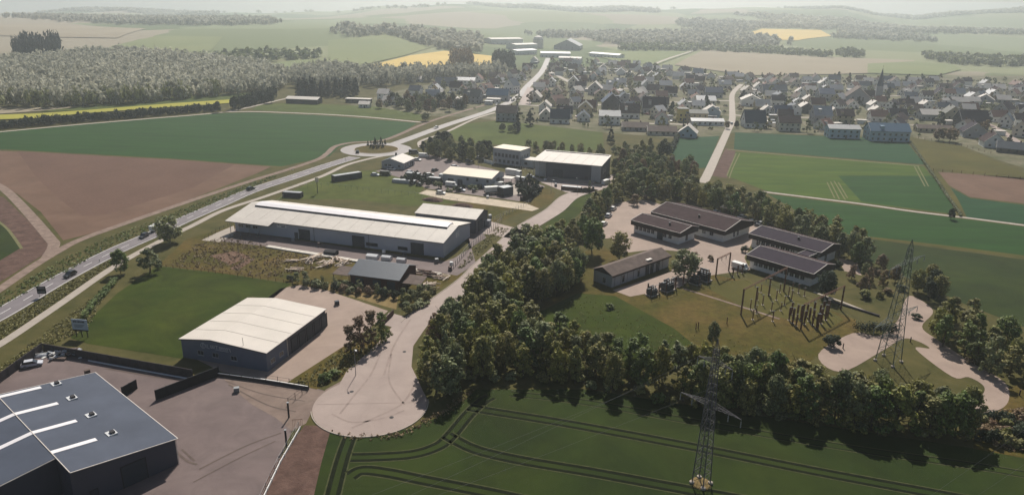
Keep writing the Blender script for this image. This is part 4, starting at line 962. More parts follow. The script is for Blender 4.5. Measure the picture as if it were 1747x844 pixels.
car(at(1052, 297), rad(60), "black", (.012, .012, .014), "dark van behind the big hall's right corner", "van")
car(at(1034, 314), rad(50), "white", (.75, .74, .7), "white van close to the big hall's right wall", "van")
for k, (p, cn, cc_) in enumerate([((1283, 380), "white", (.75, .74, .7)), ((1266, 372), "silver", (.55, .56, .6)), ((1298, 383), "white", (.75, .74, .7)), ((1312, 386), "black", (.012, .012, .014)), ((1222, 364), "silver", (.55, .56, .6))]):
    car(at(*p), rad(-50 + 90), cn, cc_, ["white car parked in the middle behind the brown roofed blocks", "silver car parked left of the white ones behind the blocks", "white car parked right next to a black one behind the blocks", "black car parked at the right end behind the blocks", "silver car parked under the trees beside the pale shelter"][k])
car(at(1262, 459), rad(-45), "white", (.75, .74, .7), "white van parked at the end of the dark front block", "van")
car(at(776, 312 - 26), rad(30), "silver", (.55, .56, .6), "silver car parked behind the cream hall's left end")
dz(car(at(1248, 212), rad(80), "white", (.75, .74, .7), "white car on the field lane at the village edge"), .07)
def loc_g(px, py): return G3(px, py)
for k, (px, py) in enumerate([(1030, 342), (1046, 356)]): pass
# parked cars along the substation approach
for k, (p, cn, cc_, lb) in enumerate([((1030, 384), "white", (.75, .74, .7), "white car nearest the camera on the curved substation approach"), ((1038, 370), "silver", (.55, .56, .6), "silver car second along the curved substation approach"), ((1046, 358), "white", (.75, .74, .7), "white car farthest along the curved substation approach")]):
    car(at(*p), rad(62), cn, cc_, lb)

# ------------------------------------------------------------------ signs and lamps
bd = root("billboard", at(140, 575), "pale billboard on three dark posts by the lawn", "sign", rz=rad(-8))
for x in (-1.5, 0, 1.5): MB().box(x - .08, x + .08, .06, .22, 0, 4.6).build("post", M_black, bd)
bp_ = MB().box(-2.1, 2.1, -.06, .05, 2.0, 4.8).build("board", mat("sign_blue_grey", (.42, .48, .56), .6, .05, .5), bd)
MB().box(-2.12, 2.12, -.1, -.062, 1.75, 2.05).build("lower_band", M_black, bp_)
for x, w in ((-1.6, .28), (-1.25, .2), (-.98, .25), (-.6, .2), (-.3, .3), (.1, .22), (.42, .26), (.78, .3), (1.15, .25)): MB().box(x, x + w, -.09, -.065, 3.95, 4.4).build("letter", M_door, bp_)
for z in (3.3, 3.0, 2.7): MB().box(-1.5, 1.3 - (3.3 - z), -.09, -.065, z, z + .1).build("text_line", M_door, bp_)
rs = root("road_sign", at(73, 507), "square black backed road sign beside the main road", "sign", rz=rad(8))
MB().box(-1.15, 1.15, -.05, .05, 1.1, 3.2).build("panel", M_black, rs)
for x in (-.8, .8): MB().bar((x, .1, 0), (x, .1, 3.1), .06, 5).build("post", M_steel, rs)
MB().box(-.9, .9, -.08, -.055, 2.6, 2.9).build("stiffener", M_steel, rs); MB().box(-.9, .9, -.08, -.055, 1.5, 1.75).build("stiffener", M_steel, rs)
sg = root("estate_sign", at(542, 330), "tall white topped sign mast on the meadow behind the long hall", "sign"); MB().bar((0, 0, 0), (0, 0, 6), .14, 6).build("mast", M_black, sg); MB().box(-.75, .75, -.15, .15, 5.0, 7.0).build("board", M_roofcream, sg)
def delineator(px, py):
    o = root("marker_post", at(px, py), "slim marker post on the main road's verge", "post", "marker posts along the main road"); MB().box(-.1, .1, -.06, .06, 0, 1.1).build("shaft", M_white, o); MB().box(-.11, .11, -.07, .07, .75, .95).build("band", M_black, o)
for p in ((170, 447), (172, 428), (437, 327), (412, 322), (590, 274), (606, 259), (500, 291)): delineator(*p)
def lamp(px, py, h, label, yaw=0):
    o = root("street_lamp", at(px, py), label, "street lamp", rz=yaw); MB().bar((0, 0, 0), (0, 0, h), .09, 6, .05).build("mast", M_steel, o)
    MB().bar((0, 0, h - .05), (1.1, 0, h + .15), .05, 5).build("arm", M_steel, o); MB().box(.8, 1.5, -.16, .16, h + .1, h + .24).build("lamp_head", M_frame, o)
lamp(607, 640, 6.5, "slim street lamp on the verge of the turning circle", rad(-60)); lamp(893, 410, 6, "slim street lamp beside the street, left of the tree clump", 0)
lamp(940, 330, 6, "street lamp at the bend before the big dark hall", rad(-40)); lamp(816, 286, 6, "street lamp behind the cream hall", rad(-90)); lamp(985, 328, 6, "street lamp on the street's grass corner", 2)
# containers and sheds
def container(px, py, L, W, H, yaw, m, label, name="container"):
    o = root(name, at(px, py), label, "container", rz=yaw); b = MB().box(-L / 2, L / 2, -W / 2, W / 2, .05, H); b.build("box", m, o)
    for x in (-L / 2, L / 2): MB().box(x - .06, x + .06, -W / 2 - .04, W / 2 + .04, 0, H + .05).build("end_frame", M_gutter, o)
    MB().box(-L / 2 + .2, L / 2 - .2, -W / 2 + .15, W / 2 - .15, H, H + .06).build("roof_sheet", M_steel, o); return o
container(592, 306, 14, 3.0, 2.7, rad(41), mat("dark_teal", (.02, .035, .045), .6), "long dark low shed on the grass below the roundabout")
container(862, 332, 5.5, 4.0, 3.6, rad(40), M_slate, "tall dark blue container beside the black truck")
container(690, 312, 11, 2.6, 1.5, rad(-14), M_wlgrey, "long white low greenhouse box on the meadow's right edge", "cold_frame")
container(500, 336, 8, 2.6, 2.2, rad(-8), M_gutter, "dark skip container at the long hall's far edge")
for k, (px, py) in enumerate([(738, 342), (790, 352)]):
    b = MB(); rr = random.Random(k)
    b.lathe([(2.8, 0), (2.3, .6), (1.4, 1.1), (.4, 1.35)], 10); b.v = [(x * 1.7 * rr.uniform(.85, 1.1), y * rr.uniform(.85, 1.1), z) for x, y, z in b.v]
    o = b.build("earth_heap", M_brown, None, at(px, py), rad(-15)); tag(o, ["dark earth heap at the left end of the gravel lane", "dark earth heap halfway along the gravel lane"][k], "heap")

# ------------------------------------------------------------------ scrap pile in the left yard
rp = random.Random(3)
MP = [M_white, M_rust, M_wlgrey, M_oldtile, M_frame, M_brown]
sp = root("scrap_pile", at(108, 606), "heap of pale and rusty scrap sheets in the yard corner", "scrap heap")
for k in range(36):
    x, y = rp.gauss(0, 2.6), rp.gauss(0, 1.0); z = max(.1, 1.3 - .22 * (x * x * .25 + y * y)) * rp.uniform(.4, 1)
    s_ = (rp.uniform(.6, 2.2), rp.uniform(.4, 1.1), rp.uniform(.08, .5))
    MB().cbox((0, 0, 0), s_, rp.uniform(0, 3.1), 0, rp.uniform(-.5, .5)).build(rp.choice(["sheet", "sheet", "block"]), rp.choice(MP), sp, (x, y, z))
bt = root("upturned_boat", at(74, 607), "pale upturned boat hull left of the scrap heap", "boat", rz=rad(25))
b = MB(); b.lathe([(1, 0), (.92, .35), (.6, .62), (.15, .75)], 12); b.v = [(x * 2.0, y * .85, z) for x, y, z in b.v]; b.build("hull", M_frame, bt); MB().box(-1.7, 1.7, -.05, .05, .6, .82).build("keel", M_white, bt)
tag(MB().box(-1.8, 1.8, -.45, .45, 0, .5).build("timber_stack", M_oldtile, None, at(100, 613), rad(-3)), "low pale timber stack in front of the scrap heap", "timber")

# ------------------------------------------------------------------ woodyard: piles of planks and logs
M_wood = [mat("plank_pale", (.50, .38, .28), .85, .2, 1.5, .2, rnd=.2), mat("plank_grey", (.30, .24, .20), .85, .2, 1.5, .2, rnd=.2), mat("plank_dark", (.10, .055, .04), .85, .3, 1.5, .2, rnd=.2), mat("plank_bleached", (.66, .56, .47), .85, .15, 1.5, .2)]
plank_me = {}
def timber_pile(px, py, n, spread, yaw, jit, label, mix=(0, 1, 2, 3), Lr=(2.2, 4.5)):
    o = root("timber_pile", at(px, py), label, "timber pile", "timber piles of the woodyard", rz=rad(yaw))
    for k in range(n):
        L = rp.choice([2.4, 3.2, 4.2]); m = M_wood[rp.choice(mix)]
        key = (L, m.name)
        if key not in plank_me: plank_me[key] = MB().box(-L / 2, L / 2, -.14, .14, -.07, .07).mesh("plank", m)
        q = inst("plank", plank_me[key], o, (rp.gauss(0, spread), rp.gauss(0, spread * .6), .1 + rp.random() * min(1.3, n * .05)))
        q.rotation_euler = (rp.gauss(0, .1), rp.gauss(0, .12 * jit), rp.gauss(0, jit))
for a in [(496, 446, 9, .9, 20, .25, "small stack of pale poles at the woodyard's left end"), (503, 461, 12, .8, -10, .12, "neat pale plank stack below the left pole stack"), (530, 446, 22, 1.2, 60, .35, "pale jumbled plank heap right of the left stacks"),
          (546, 438, 14, 1.0, 35, .4, "plank heap touching the white slab row's start"), (556, 453, 24, 1.3, 70, .6, "criss-cross heap of bleached planks left of the lean-to"), (574, 443, 18, 1.1, -50, .5, "plank heap between lean-to and slab row"),
          (588, 450, 16, 1.0, 60, .6, "bleached plank heap touching the shed's left wall"), (700, 463, 14, 1.0, -10, .2, "pale plank stack behind the right lean-to"), (722, 466, 16, 1.2, -12, .15, "dark board stack right of the shed"),
          (738, 470, 20, 1.1, -15, .3, "dark jumbled board heap near the slab row's end"), (754, 474, 16, .9, 20, .4, "grey board heap beside the street side fence"), (732, 487, 14, .9, 10, .5, "board heap below the right lean-to"), (738, 496, 10, .7, 80, .3, "brown crate boards nearest the street"), (722, 503, 12, .8, -30, .6, "pale scrap boards at the woodyard's lower right corner")]:
    timber_pile(*a, mix=(2, 2, 1) if "dark" in a[6] or "brown" in a[6] else (0, 1, 3, 3, 0))
for k, (px, py, s_, lb) in enumerate([(565, 434, 2.6, "dark tarpaulin crate pushed against the slab row"), (636, 441, 2.4, "white sheeted stack behind the shed's left ridge"), (660, 443, 2.0, "white sheeted stack behind the shed's middle ridge"), (685, 447, 1.8, "white sheeted stack behind the shed's right ridge")]):
    o = root("covered_stack", at(px, py), lb, "stack", rz=rad(-15)); b = MB(); b.prism([(-s_ / 2, 0), (s_ / 2, 0), (s_ / 2, 1.2), (0, 1.6), (-s_ / 2, 1.2)], -s_ * .8, s_ * .8); b.build("cover", M_black if k == 0 else M_frame, o)
    for x in (-s_ * .5, s_ * .5): MB().box(x - .08, x + .08, -s_ / 2 - .02, s_ / 2 + .02, 0, .2).build("bearer", M_wood[1], o)

for p, yw, cn, cc_, kd, lb in (((700, 296), -15, "silver", (.55, .56, .6), "car", "silver car in the middle of the yard right of the grey bungalow"), ((733, 300), 20, "white", (.75, .74, .7), "car", "white car between bungalow yard and cream hall"), ((742, 292), 60, "black", (.012, .012, .014), "car", "black car behind the white one near the cream hall"),
    ((720, 306), -10, "black", (.012, .012, .014), "van", "black van parked above the white greenhouse box"), ((752, 331), -14, "white", (.75, .74, .7), "car", "white car at the gravel lane's left end"), ((786, 326), -14, "silver", (.55, .56, .6), "car", "silver car parked below the cream hall's middle"), ((800, 276), -24, "black", (.012, .012, .014), "car", "black car beside the hedge, farther left than the white one"),
    ((876, 300), -30, "white", (.75, .74, .7), "truck", "white truck standing between office block and big hall"), ((889, 309), -30, "white", (.75, .74, .7), "van", "white van below the office block's annexe"), ((640, 300), -10, "silver", (.55, .56, .6), "car", "silver car on the grass left of the olive pickup"), ((852, 318), 15, "white", (.75, .74, .7), "van", "white van beneath the cream hall's carport end"), ((905, 303), -20, "silver", (.55, .56, .6), "car", "silver car parked at the big hall's pale left bay")):
    car(at(*p), rad(yw), cn, cc_, lb, kd)
container(705, 304, 7, 2.6, 2.6, rad(-16), M_slate, "dark blue container in the yard behind the greenhouse box"); container(742, 312, 6, 2.5, 2.6, rad(-20), M_black, "black container at the cream hall's left corner"); container(975, 324, 9, 2.4, 1.6, rad(-16), M_rust, "long low dark red trough in front of the big hall's platform")
panel_wall("low_wall", "pale low wall along the yard left of the office", [(826, 277), (842, 281)], 1.6, M_wwhite, step=2)

pal_me = MB().box(-.6, .6, -.5, .5, .1, .16).box(-.6, .6, -.5, -.4, 0, .1).box(-.6, .6, -.05, .05, 0, .1).box(-.6, .6, .4, .5, 0, .1).mesh("pallet", M_wood[1])
load_me = [MB().box(-.55, .55, -.45, .45, 0, .9).mesh("load", m_) for m_ in (M_frame, M_oldtile, M_steel, M_door)]
for k, (px, py, lb) in enumerate([(770, 452, "loaded pallet beside the long hall's right corner"), (768, 461, "loaded pallet at the slab row's right end"), (745, 448, "loaded pallet in front of the right roller door"), (690, 436, "loaded pallet between middle and right roller door"), (655, 432, "loaded pallet left of the low window strip"), (545, 420, "loaded pallet right of the left roller door"), (500, 412, "loaded pallet under the long hall's sign board"),
        (440, 404, "loaded pallet below the long hall's canopy"), (836, 372, "loaded pallet at the small dark hall's doorway"), (730, 312, "loaded pallet in the bungalow yard, upper right"), (716, 316, "loaded pallet in the bungalow yard, lower left"), (808, 328, "loaded pallet before the cream hall's right half"), (832, 338, "loaded pallet in front of the black truck"), (890, 340, "loaded pallet at the garden's lower tip"), (948, 318, "loaded pallet at the big hall's platform, left"), (1012, 322, "loaded pallet at the big hall's platform, right"), (930, 309, "loaded pallet at the big hall's pale bay"), (150, 640, "loaded pallet in the left yard near the drain line"), (404, 668, "loaded pallet on the worn part of the left yard"), (575, 520, "loaded pallet on the white hall's paved yard")]):
    o = root("pallet_stack", at(px, py), lb, "pallet", rz=rp.uniform(0, 3)); n_ = 1 + k % 3
    for j in range(n_): inst("pallet", pal_me, o, (0, 0, .17 * j))
    inst("load", load_me[k % 4], o, (0, 0, .17 * n_))
# ------------------------------------------------------------------ lattice pylons and their wires
def lattice(b, base, top, wb, wt, z0, z1, n, r=.07, rd=.04):
    """square lattice column between heights, half widths wb -> wt"""
    def c(k, z):
        w = wb + (wt - wb) * (z - z0) / (z1 - z0); return ((-w, -w, z), (w, -w, z), (w, w, z), (-w, w, z))[k]
    zs = [z0]; 
    for i in range(n): zs.append(z0 + (z1 - z0) * (1 - (1 - (i + 1) / n) ** 1.25))
    for za, zb in zip(zs, zs[1:]):
        for k in range(4):
            j = (k + 1) % 4; b.bar(c(k, za), c(j, zb), rd, 3); b.bar(c(j, za), c(k, zb), rd, 3); b.bar(c(k, zb), c(j, zb), rd, 3)
def pylon(loc, yaw, H, wb, wt, arms, label, m, nseg=11, leg_r=.11):
    o = root("lattice_pylon", loc, label, "pylon", rz=yaw)
    zt = H * .93
    for k in range(4):
        sx, sy = ((-1, -1), (1, -1), (1, 1), (-1, 1))[k]
        MB().bar((sx * wb, sy * wb, 0), (sx * wt, sy * wt, zt), leg_r, 5, leg_r * .6).build("leg", m, o)
        MB().lathe([(.45, -.1), (.45, .35), (.3, .45)], 8, (sx * wb, sy * wb)).build("footing", M_kerb, o)
    b = MB(); lattice(b, 0, 0, wb, wt, .4, zt, nseg); b.build("bracing", m, o)
    b = MB()
    for sx, sy in ((-1, -1), (1, -1), (1, 1), (-1, 1)): b.bar((sx * wt, sy * wt, zt), (0, 0, H), .06, 4)
    b.build("peak", m, o); tips = []
    for z, ha, n in arms:
        w = wb + (wt - wb) * z / zt
        for s_ in (-1, 1):
            b = MB(); tip = (s_ * ha, 0, z)
            wy = w * .55; hz_ = .75
            for sy in (-1, 1):
                b.bar((s_ * w, sy * wy, z), tip, .04, 4); b.bar((s_ * w, sy * wy, z + hz_), tip, .03, 4)
                for q in range(1, n):
                    t = q / n; p1 = (s_ * w + (tip[0] - s_ * w) * t, sy * wy * (1 - t), z); p2 = (p1[0], p1[1], z + hz_ * (1 - t)); p0 = (s_ * w + (tip[0] - s_ * w) * (t - 1 / n), sy * wy * (1 - t + 1 / n), z)
                    b.bar(p1, p2, .035, 3); b.bar(p0, p2, .035, 3)
            for q in range(n):
                t = q / n; x = s_ * w + (tip[0] - s_ * w) * t; b.bar((x, -wy * (1 - t), z), (x, wy * (1 - t), z), .03, 3)
            arm = b.build("crossarm", m, o)
            for f in ((1, .55) if n > 3 else (1,)):
                x = s_ * (w + (ha - w) * f); iz = MB(); iz.lathe([(.04, -1.5), (.12, -1.45), (.05, -1.3), (.12, -1.15), (.05, -1.0), (.12, -.85), (.05, -.7), (.12, -.55), (.04, -.4), (.03, 0)], 6); iz.build("insulator", M_steel, arm, (x, 0, z)); tips.append((s_, z, x))
    return o, tips
P1 = GP(1196, 824); P2 = GP(1515, 616)
M_pyl = mat("pylon_steel", (0.15, 0.14, 0.15), .6, .15, .6, .25)
M_pylg = mat("greenish_pylon_steel", (0.12, 0.145, 0.135), .6, .15, .6, .3)
pyA, tA = pylon((*P1, 0), rad(-46.8), 28.0, 1.15, .34, [(15.6, 5.9, 6), (23.6, 3.3, 4)], "lattice pylon standing in the wheat field at the front", M_pyl, 15)
pyB, tB = pylon((*P2, 0), rad(38.5), 30.5, 2.1, .42, [(11.6, 10.6, 6), (25.0, 8.6, 6)], "taller greenish lattice pylon on the grass by the gravel drive", M_pylg, 12)
tag(MB().lathe([(1.9, 0), (1.7, .12), (.5, .2)], 10).build("weed_patch", M_straw, None, (*P1, .02)), "patch of dry weeds round the front pylon's feet", "weeds")
def tipw(py, yaw, t): return (py[0] + math.cos(yaw) * t[2], py[1] + math.sin(yaw) * t[2], t[1] - 1.5)
M_wire = mat("conductor_wire", (.12, .12, .12), .6, .05, 1, .4, metal=.3)
def wire(a, b, label, sag=1.5, r=.012, n=10, group="power line wires"):
    m = MB(); pts = []
    for k in range(n + 1):
        t = k / n; pts.append((a[0] + (b[0] - a[0]) * t, a[1] + (b[1] - a[1]) * t, a[2] + (b[2] - a[2]) * t - 4 * sag * t * (1 - t)))
    for p, q in zip(pts, pts[1:]): m.bar(p, q, r, 3)
    o = m.build("power_line_wire", M_wire); return tag(o, label, "wire", group)
ya, yb = rad(-46.8), rad(38.5)
for px, lb, t in (((871, 766), "power line wire from the front pylon's upper left arm towards the camera", (-1, 23.6, -3.5)), ((963, 777), "power line wire from the front pylon's upper right arm towards the camera", (1, 23.6, 3.5))):
    a = tipw(P1, ya, t); g = GP(*px, 20.0); d = (g[0] - a[0], g[1] - a[1]); k = 2.2
    wire(a, (a[0] + d[0] * k, a[1] + d[1] * k, 22), lb, .6)
a = (P1[0], P1[1], 26.5); g = GP(917, 772, 22); wire(a, (a[0] + (g[0] - a[0]) * 2.2, a[1] + (g[1] - a[1]) * 2.2, 24), "earth wire from the front pylon's tip towards the camera", .6)
for p, q, lb in (((1747, 740), (1600, 846), "upper of the two wires crossing the lower right corner"), ((1790, 770), (1680, 846), "lower of the two wires crossing the lower right corner")):
    a, c = GP(*p, 14), GP(*q, 13); d = (c[0] - a[0], c[1] - a[1]); wire((a[0] - d[0] * .6, a[1] - d[1] * .6, 15.5), (a[0] + d[0] * 2.5, a[1] + d[1] * 2.5, 13.5), lb, .3)

# ------------------------------------------------------------------ switchyard
def gantry(p, q, h, label, m=M_rust, beam=.28, insul=3):
    a, b = GP(*p), GP(*q); L = math.dist(a, b); o = root("gantry", (*a, 0), label, "gantry", rz=math.atan2(b[1] - a[1], b[0] - a[0]))
    for x in (0, L): MB().box(x - .17, x + .17, -.17, .17, 0, h).build("post", m, o)
    bm_ = MB()
    for y, z in ((-.16, h - .32), (.16, h - .32), (-.16, h), (.16, h)): bm_.bar((0, y, z), (L, y, z), .045, 4)
    n = max(4, int(L / .9))
    for k in range(n):
        x0_, x1_ = L * k / n, L * (k + 1) / n
        for y in (-.16, .16): bm_.bar((x0_, y, h - .32), (x1_, y, h), .03, 3)
        bm_.bar((x0_, -.16, h), (x1_, .16, h), .025, 3)
    bm_.build("beam", m, o)
    for k in range(insul):
        x = L * (k + 1) / (insul + 1); iz = MB(); iz.lathe([(.05, -1.4), (.14, -1.3), (.05, -1.1), (.14, -.95), (.05, -.8), (.14, -.65), (.04, -.45)], 6); iz.build("insulator", M_steel, o, (x, 0, h))
    return o, a, b, h
gans = [gantry((1264, 537), (1337, 497), 7.6, "left portal gantry of the switchyard, nearest the lawn path", insul=3), gantry((1366, 562), (1434, 528), 7.2, "right portal gantry of the switchyard with three hanging insulators"), gantry((1221, 473), (1243, 462), 6.2, "portal gantry beside the transformers with dark red posts", insul=2)]
ins_me = [MB().lathe([(.16, 0), (.16, 1.9), (.2, 1.92), (.2, 2.0), (.09, 2.05), (.2, 2.2), (.09, 2.3), (.2, 2.45), (.09, 2.55), (.2, 2.7), (.09, 2.8), (.2, 2.95), (.09, 3.05), (.12, 3.3)], 7).mesh("insulator_column", M_rust),
          MB().lathe([(.22, 0), (.22, 1.2), (.3, 1.25), (.3, 3.6), (.2, 3.65), (.2, 3.9)], 7).mesh("breaker_column", M_rust)]
def support(px, py, kind, label, group, s_=1.0, yaw=0):
    o = root("post_insulator" if kind == 0 else "circuit_breaker", at(px, py), label, "insulator" if kind == 0 else "breaker", group, rz=yaw); o.scale = (s_, s_, s_)
    inst("column", ins_me[kind], o); MB().box(-.4, .4, -.05, .05, 3.3 if kind == 0 else 3.9, 3.38 if kind == 0 else 4.0).build("terminal_bar", M_steel, o)
    MB().box(-.35, .35, -.35, .35, -.05, .1).build("foot", M_kerb, o); return o
for p in [(1280, 527), (1284, 545), (1292, 512), (1301, 520), (1318, 548), (1312, 503), (1324, 512), (1338, 520), (1330, 499), (1345, 505), (1352, 495), (1362, 500), (1372, 505), (1332, 530), (1290, 535), (1350, 512), (1298, 499), (1316, 530)]:
    support(p[0], p[1], 0, "slender post insulator standing on the switchyard lawn", "post insulators of the switchyard", R.uniform(.75, 1.0))
for i, p in enumerate([(1346, 546), (1352, 551), (1358, 556), (1372, 553), (1380, 548), (1386, 554), (1393, 560), (1400, 552), (1376, 540), (1388, 537), (1398, 541), (1366, 546), (1408, 546), (1360, 540), (1350, 536), (1404, 534), (1412, 530)]):
    support(p[0], p[1], 1, "dark red breaker column in the crowded right switchyard row", "breaker columns of the switchyard", R.uniform(.85, 1.15))
for (p, h, lb) in (((1288, 525), 6.2, "tall dark post second from the left in the switchyard"), ((1311, 505), 5.6, "tall dark post third from the left in the switchyard"), ((1412, 540), 4.8, "thick dark post left of the right gantry's far leg"), ((1395, 561), 4.2, "short dark post at the switchyard's front edge")):
    o = root("yard_post", at(*p), lb, "post"); MB().box(-.16, .16, -.16, .16, 0, h).build("shaft", M_rust, o); MB().box(-.5, .5, -.06, .06, h, h + .1).build("cross_bar", M_steel, o)
def gwire(g1, g2, f1, f2, lb, z1=-1.3, z2=-1.3):
    (o, a, b, h), (o2, c, d, h2) = g1, g2
    p = (a[0] + (b[0] - a[0]) * f1, a[1] + (b[1] - a[1]) * f1, h + z1); q = (c[0] + (d[0] - c[0]) * f2, c[1] + (d[1] - c[1]) * f2, h2 + z2)
    wire(p, q, lb, .7, .022, group="wires strung between the switchyard gantries")
for f in (.25, .5, .75): gwire(gans[0], gans[1], f, f, "thin wire strung between the left and right switchyard gantries")
for f in (.3, .6): gwire(gans[2], gans[0], f, f, "thin wire strung from the transformer gantry to the left gantry")
for k, f in enumerate((.25, .5, .75)):
    g = gans[1]; p = (g[1][0] + (g[2][0] - g[1][0]) * f, g[1][1] + (g[2][1] - g[1][1]) * f, g[3]); t = [(-1, 11.6, -12), (-1, 11.6, -6.6), (-1, 25.0, -9.4)][k]
    wire(p, tipw(P2, yb, t), "slack wire from the right gantry up to the greenish pylon's arms", 1.0, .025, group="wires from gantry to greenish pylon")
def transformer(px, py, yaw, label, s_=1.0):
    o = root("transformer", at(px, py), label, "transformer", rz=rad(yaw)); o.scale = (s_, s_, s_); dm = mat("transformer_grey", (.05, .055, .065), .6, .15, 1, .3)
    MB().box(-1.6, 1.6, -1, 1, .35, 2.6).build("tank", dm, o); MB().box(-2.1, 2.1, -1.5, 1.5, 0, .34).build("plinth", M_kerb, o)
    for sy in (-1, 1):
        b = MB()
        for k in range(9): b.box(-1.4 + k * .33, -1.28 + k * .33, sy * 1.02 if sy > 0 else -1.55, 1.55 if sy > 0 else -1.02, .6, 2.3)
        b.build("radiator", dm, o)
    c = MB(); c.bar((-1.2, .4, 3.2), (1.0, .4, 3.2), .35, 10); c.build("conservator", dm, o)
    for x in (-1, 0, 1): MB().lathe([(.12, 2.6), (.2, 2.7), (.1, 2.85), (.2, 3.0), (.1, 3.15), (.18, 3.3), (.06, 3.7)], 7, (x, -.5)).build("bushing", M_rust, o)
    for x in (-2.3, 2.3): MB().box(x - .1, x + .1, -1.4, -1.2, 0, 4.2).build("frame_post", M_rust, o)
    MB().box(-2.3, 2.3, -1.35, -1.25, 4.0, 4.15).build("frame_beam", M_steel, o)
transformer(1200, 478, -45, "grey transformer with cooling fins in front of the big bush", 1.05); transformer(1186, 484, -45, "transformer with pale plinth left of its twin", .8)
transformer(1138, 495, 42, "transformer with dark frame near the brown roofed switch house's pad", 1.0); transformer(1112, 503, 42, "smaller apparatus frame on the pad's left end", .8)
for p in ((1105, 500), (1124, 499), (1152, 490), (1165, 487), (1258, 468), (1266, 466), (1250, 472)):
    support(p[0], p[1], 1, "dark red breaker column beside the transformers", "breaker columns beside the transformers", .8)
ct = root("cable_trench", (*GP(1275, 462), 0), "dark low cable wall behind the switchyard", "wall"); a, b = GP(1410, 512), GP(1500, 540)
MB().cbox(((a[0] + b[0]) / 2 - ct.location.x, (a[1] + b[1]) / 2 - ct.location.y, .25), (math.dist(a, b), .5, .5), math.atan2(b[1] - a[1], b[0] - a[0])).build("cover", M_conwall, ct)
for p, lb in (((1553, 583), "small dark post on the drive's grass island"), ((1650, 676), "small dark post on the grass by the drive's bend"), ((1739, 674), "small dark post on brown grass right of the drive"), ((1438, 594), "small dark post by the clipped bush")):
    o = root("bollard", at(*p), lb, "bollard"); MB().bar((0, 0, 0), (0, 0, 1.3), .14, 6).build("shaft", M_black, o); MB().lathe([(.16, 1.3), (.16, 1.36), (.05, 1.42)], 6).build("cap", M_rust, o)
for x, p in enumerate(((1191, 560), (1187, 562), (1240, 552))):
    o = root("fence_post", at(*p), "rusty old post on the dry lawn behind the front pylon", "post", "rusty posts on the dry lawn"); MB().box(-.1, .1, -.1, .1, 0, 1.9).build("shaft", M_rust, o)
# ------------------------------------------------------------------ trees
LV = dict(var=.35, scale=.25, spec=.4, trans=.25)
M_leaf = {"olive": mat("leaves_olive", (0.165, 0.16, 0.042), .7, rnd=.22, island=.55, col2=(0.275, 0.255, 0.084), **{k: v for k, v in LV.items() if k != 'var'}),
          "green": mat("leaves_green", (0.088, 0.138, 0.028), .7, rnd=.22, island=.55, col2=(0.178, 0.212, 0.055), **{k: v for k, v in LV.items() if k != 'var'}),
          "grey": mat("leaves_grey_green", (0.148, 0.168, 0.07), .7, rnd=.2, island=.55, col2=(0.248, 0.262, 0.116), **{k: v for k, v in LV.items() if k != 'var'}),
          "brown": mat("leaves_reddish_brown", (0.17, 0.108, 0.056), .7, rnd=.22, island=.55, col2=(0.25, 0.175, 0.095), **{k: v for k, v in LV.items() if k != 'var'}),
          "yellow": mat("leaves_yellow_green", (0.185, 0.185, 0.036), .7, rnd=.2, island=.55, col2=(0.27, 0.25, 0.062), **{k: v for k, v in LV.items() if k != 'var'}),
          "conifer": mat("conifer_needles", (.014, .026, .020), .75, rnd=.2, island=.55, col2=(.030, .046, .032), scale=.4, spec=.15, trans=.1),
          "dark": mat("leaves_dark", (0.022, 0.036, 0.02), .7, rnd=.2, island=.55, col2=(0.05, 0.066, 0.036), scale=.3, spec=.15, trans=.2)}
M_leaf["pale"] = mat("leaves_haze_pale", (.36, .35, .27), .75, rnd=.1, island=.3, col2=(.52, .50, .40), scale=.02, spec=.1, trans=.35)  # leaf colour paled: haze and backlight of far woods painted in
M_bark = mat("bark", (.075, .058, .045), .95, .3, 2, .1)
def leaf_cloud(rng, centers, radii, per, size):
    """many small leaf-clump quads on the skins of overlapping clumps"""
    n = len(centers) * per
    c = np.repeat(centers, per, 0); r = np.repeat(radii, per)
    d = rng.normal(size=(n, 3)); d /= np.linalg.norm(d, axis=1)[:, None]
    p = c + d * (r * rng.uniform(.55, 1.08, n))[:, None]
    nrm = d + rng.normal(size=(n, 3)) * .38 + np.array([0, 0, .35]); nrm /= np.linalg.norm(nrm, axis=1)[:, None]
    t = np.cross(nrm, rng.normal(size=(n, 3))); t /= np.linalg.norm(t, axis=1)[:, None]; b = np.cross(nrm, t)
    s = size * rng.uniform(.55, 1.3, n)[:, None]; a = rng.uniform(.5, 1.0, n)[:, None]
    q = np.stack([p - t * s - b * s * a, p + t * s - b * s * a * .6, p + t * s * .8 + b * s * a, p - t * s * .7 + b * s * a * .9], 1)
    return q.reshape(-1, 3), np.arange(n * 4).reshape(n, 4)
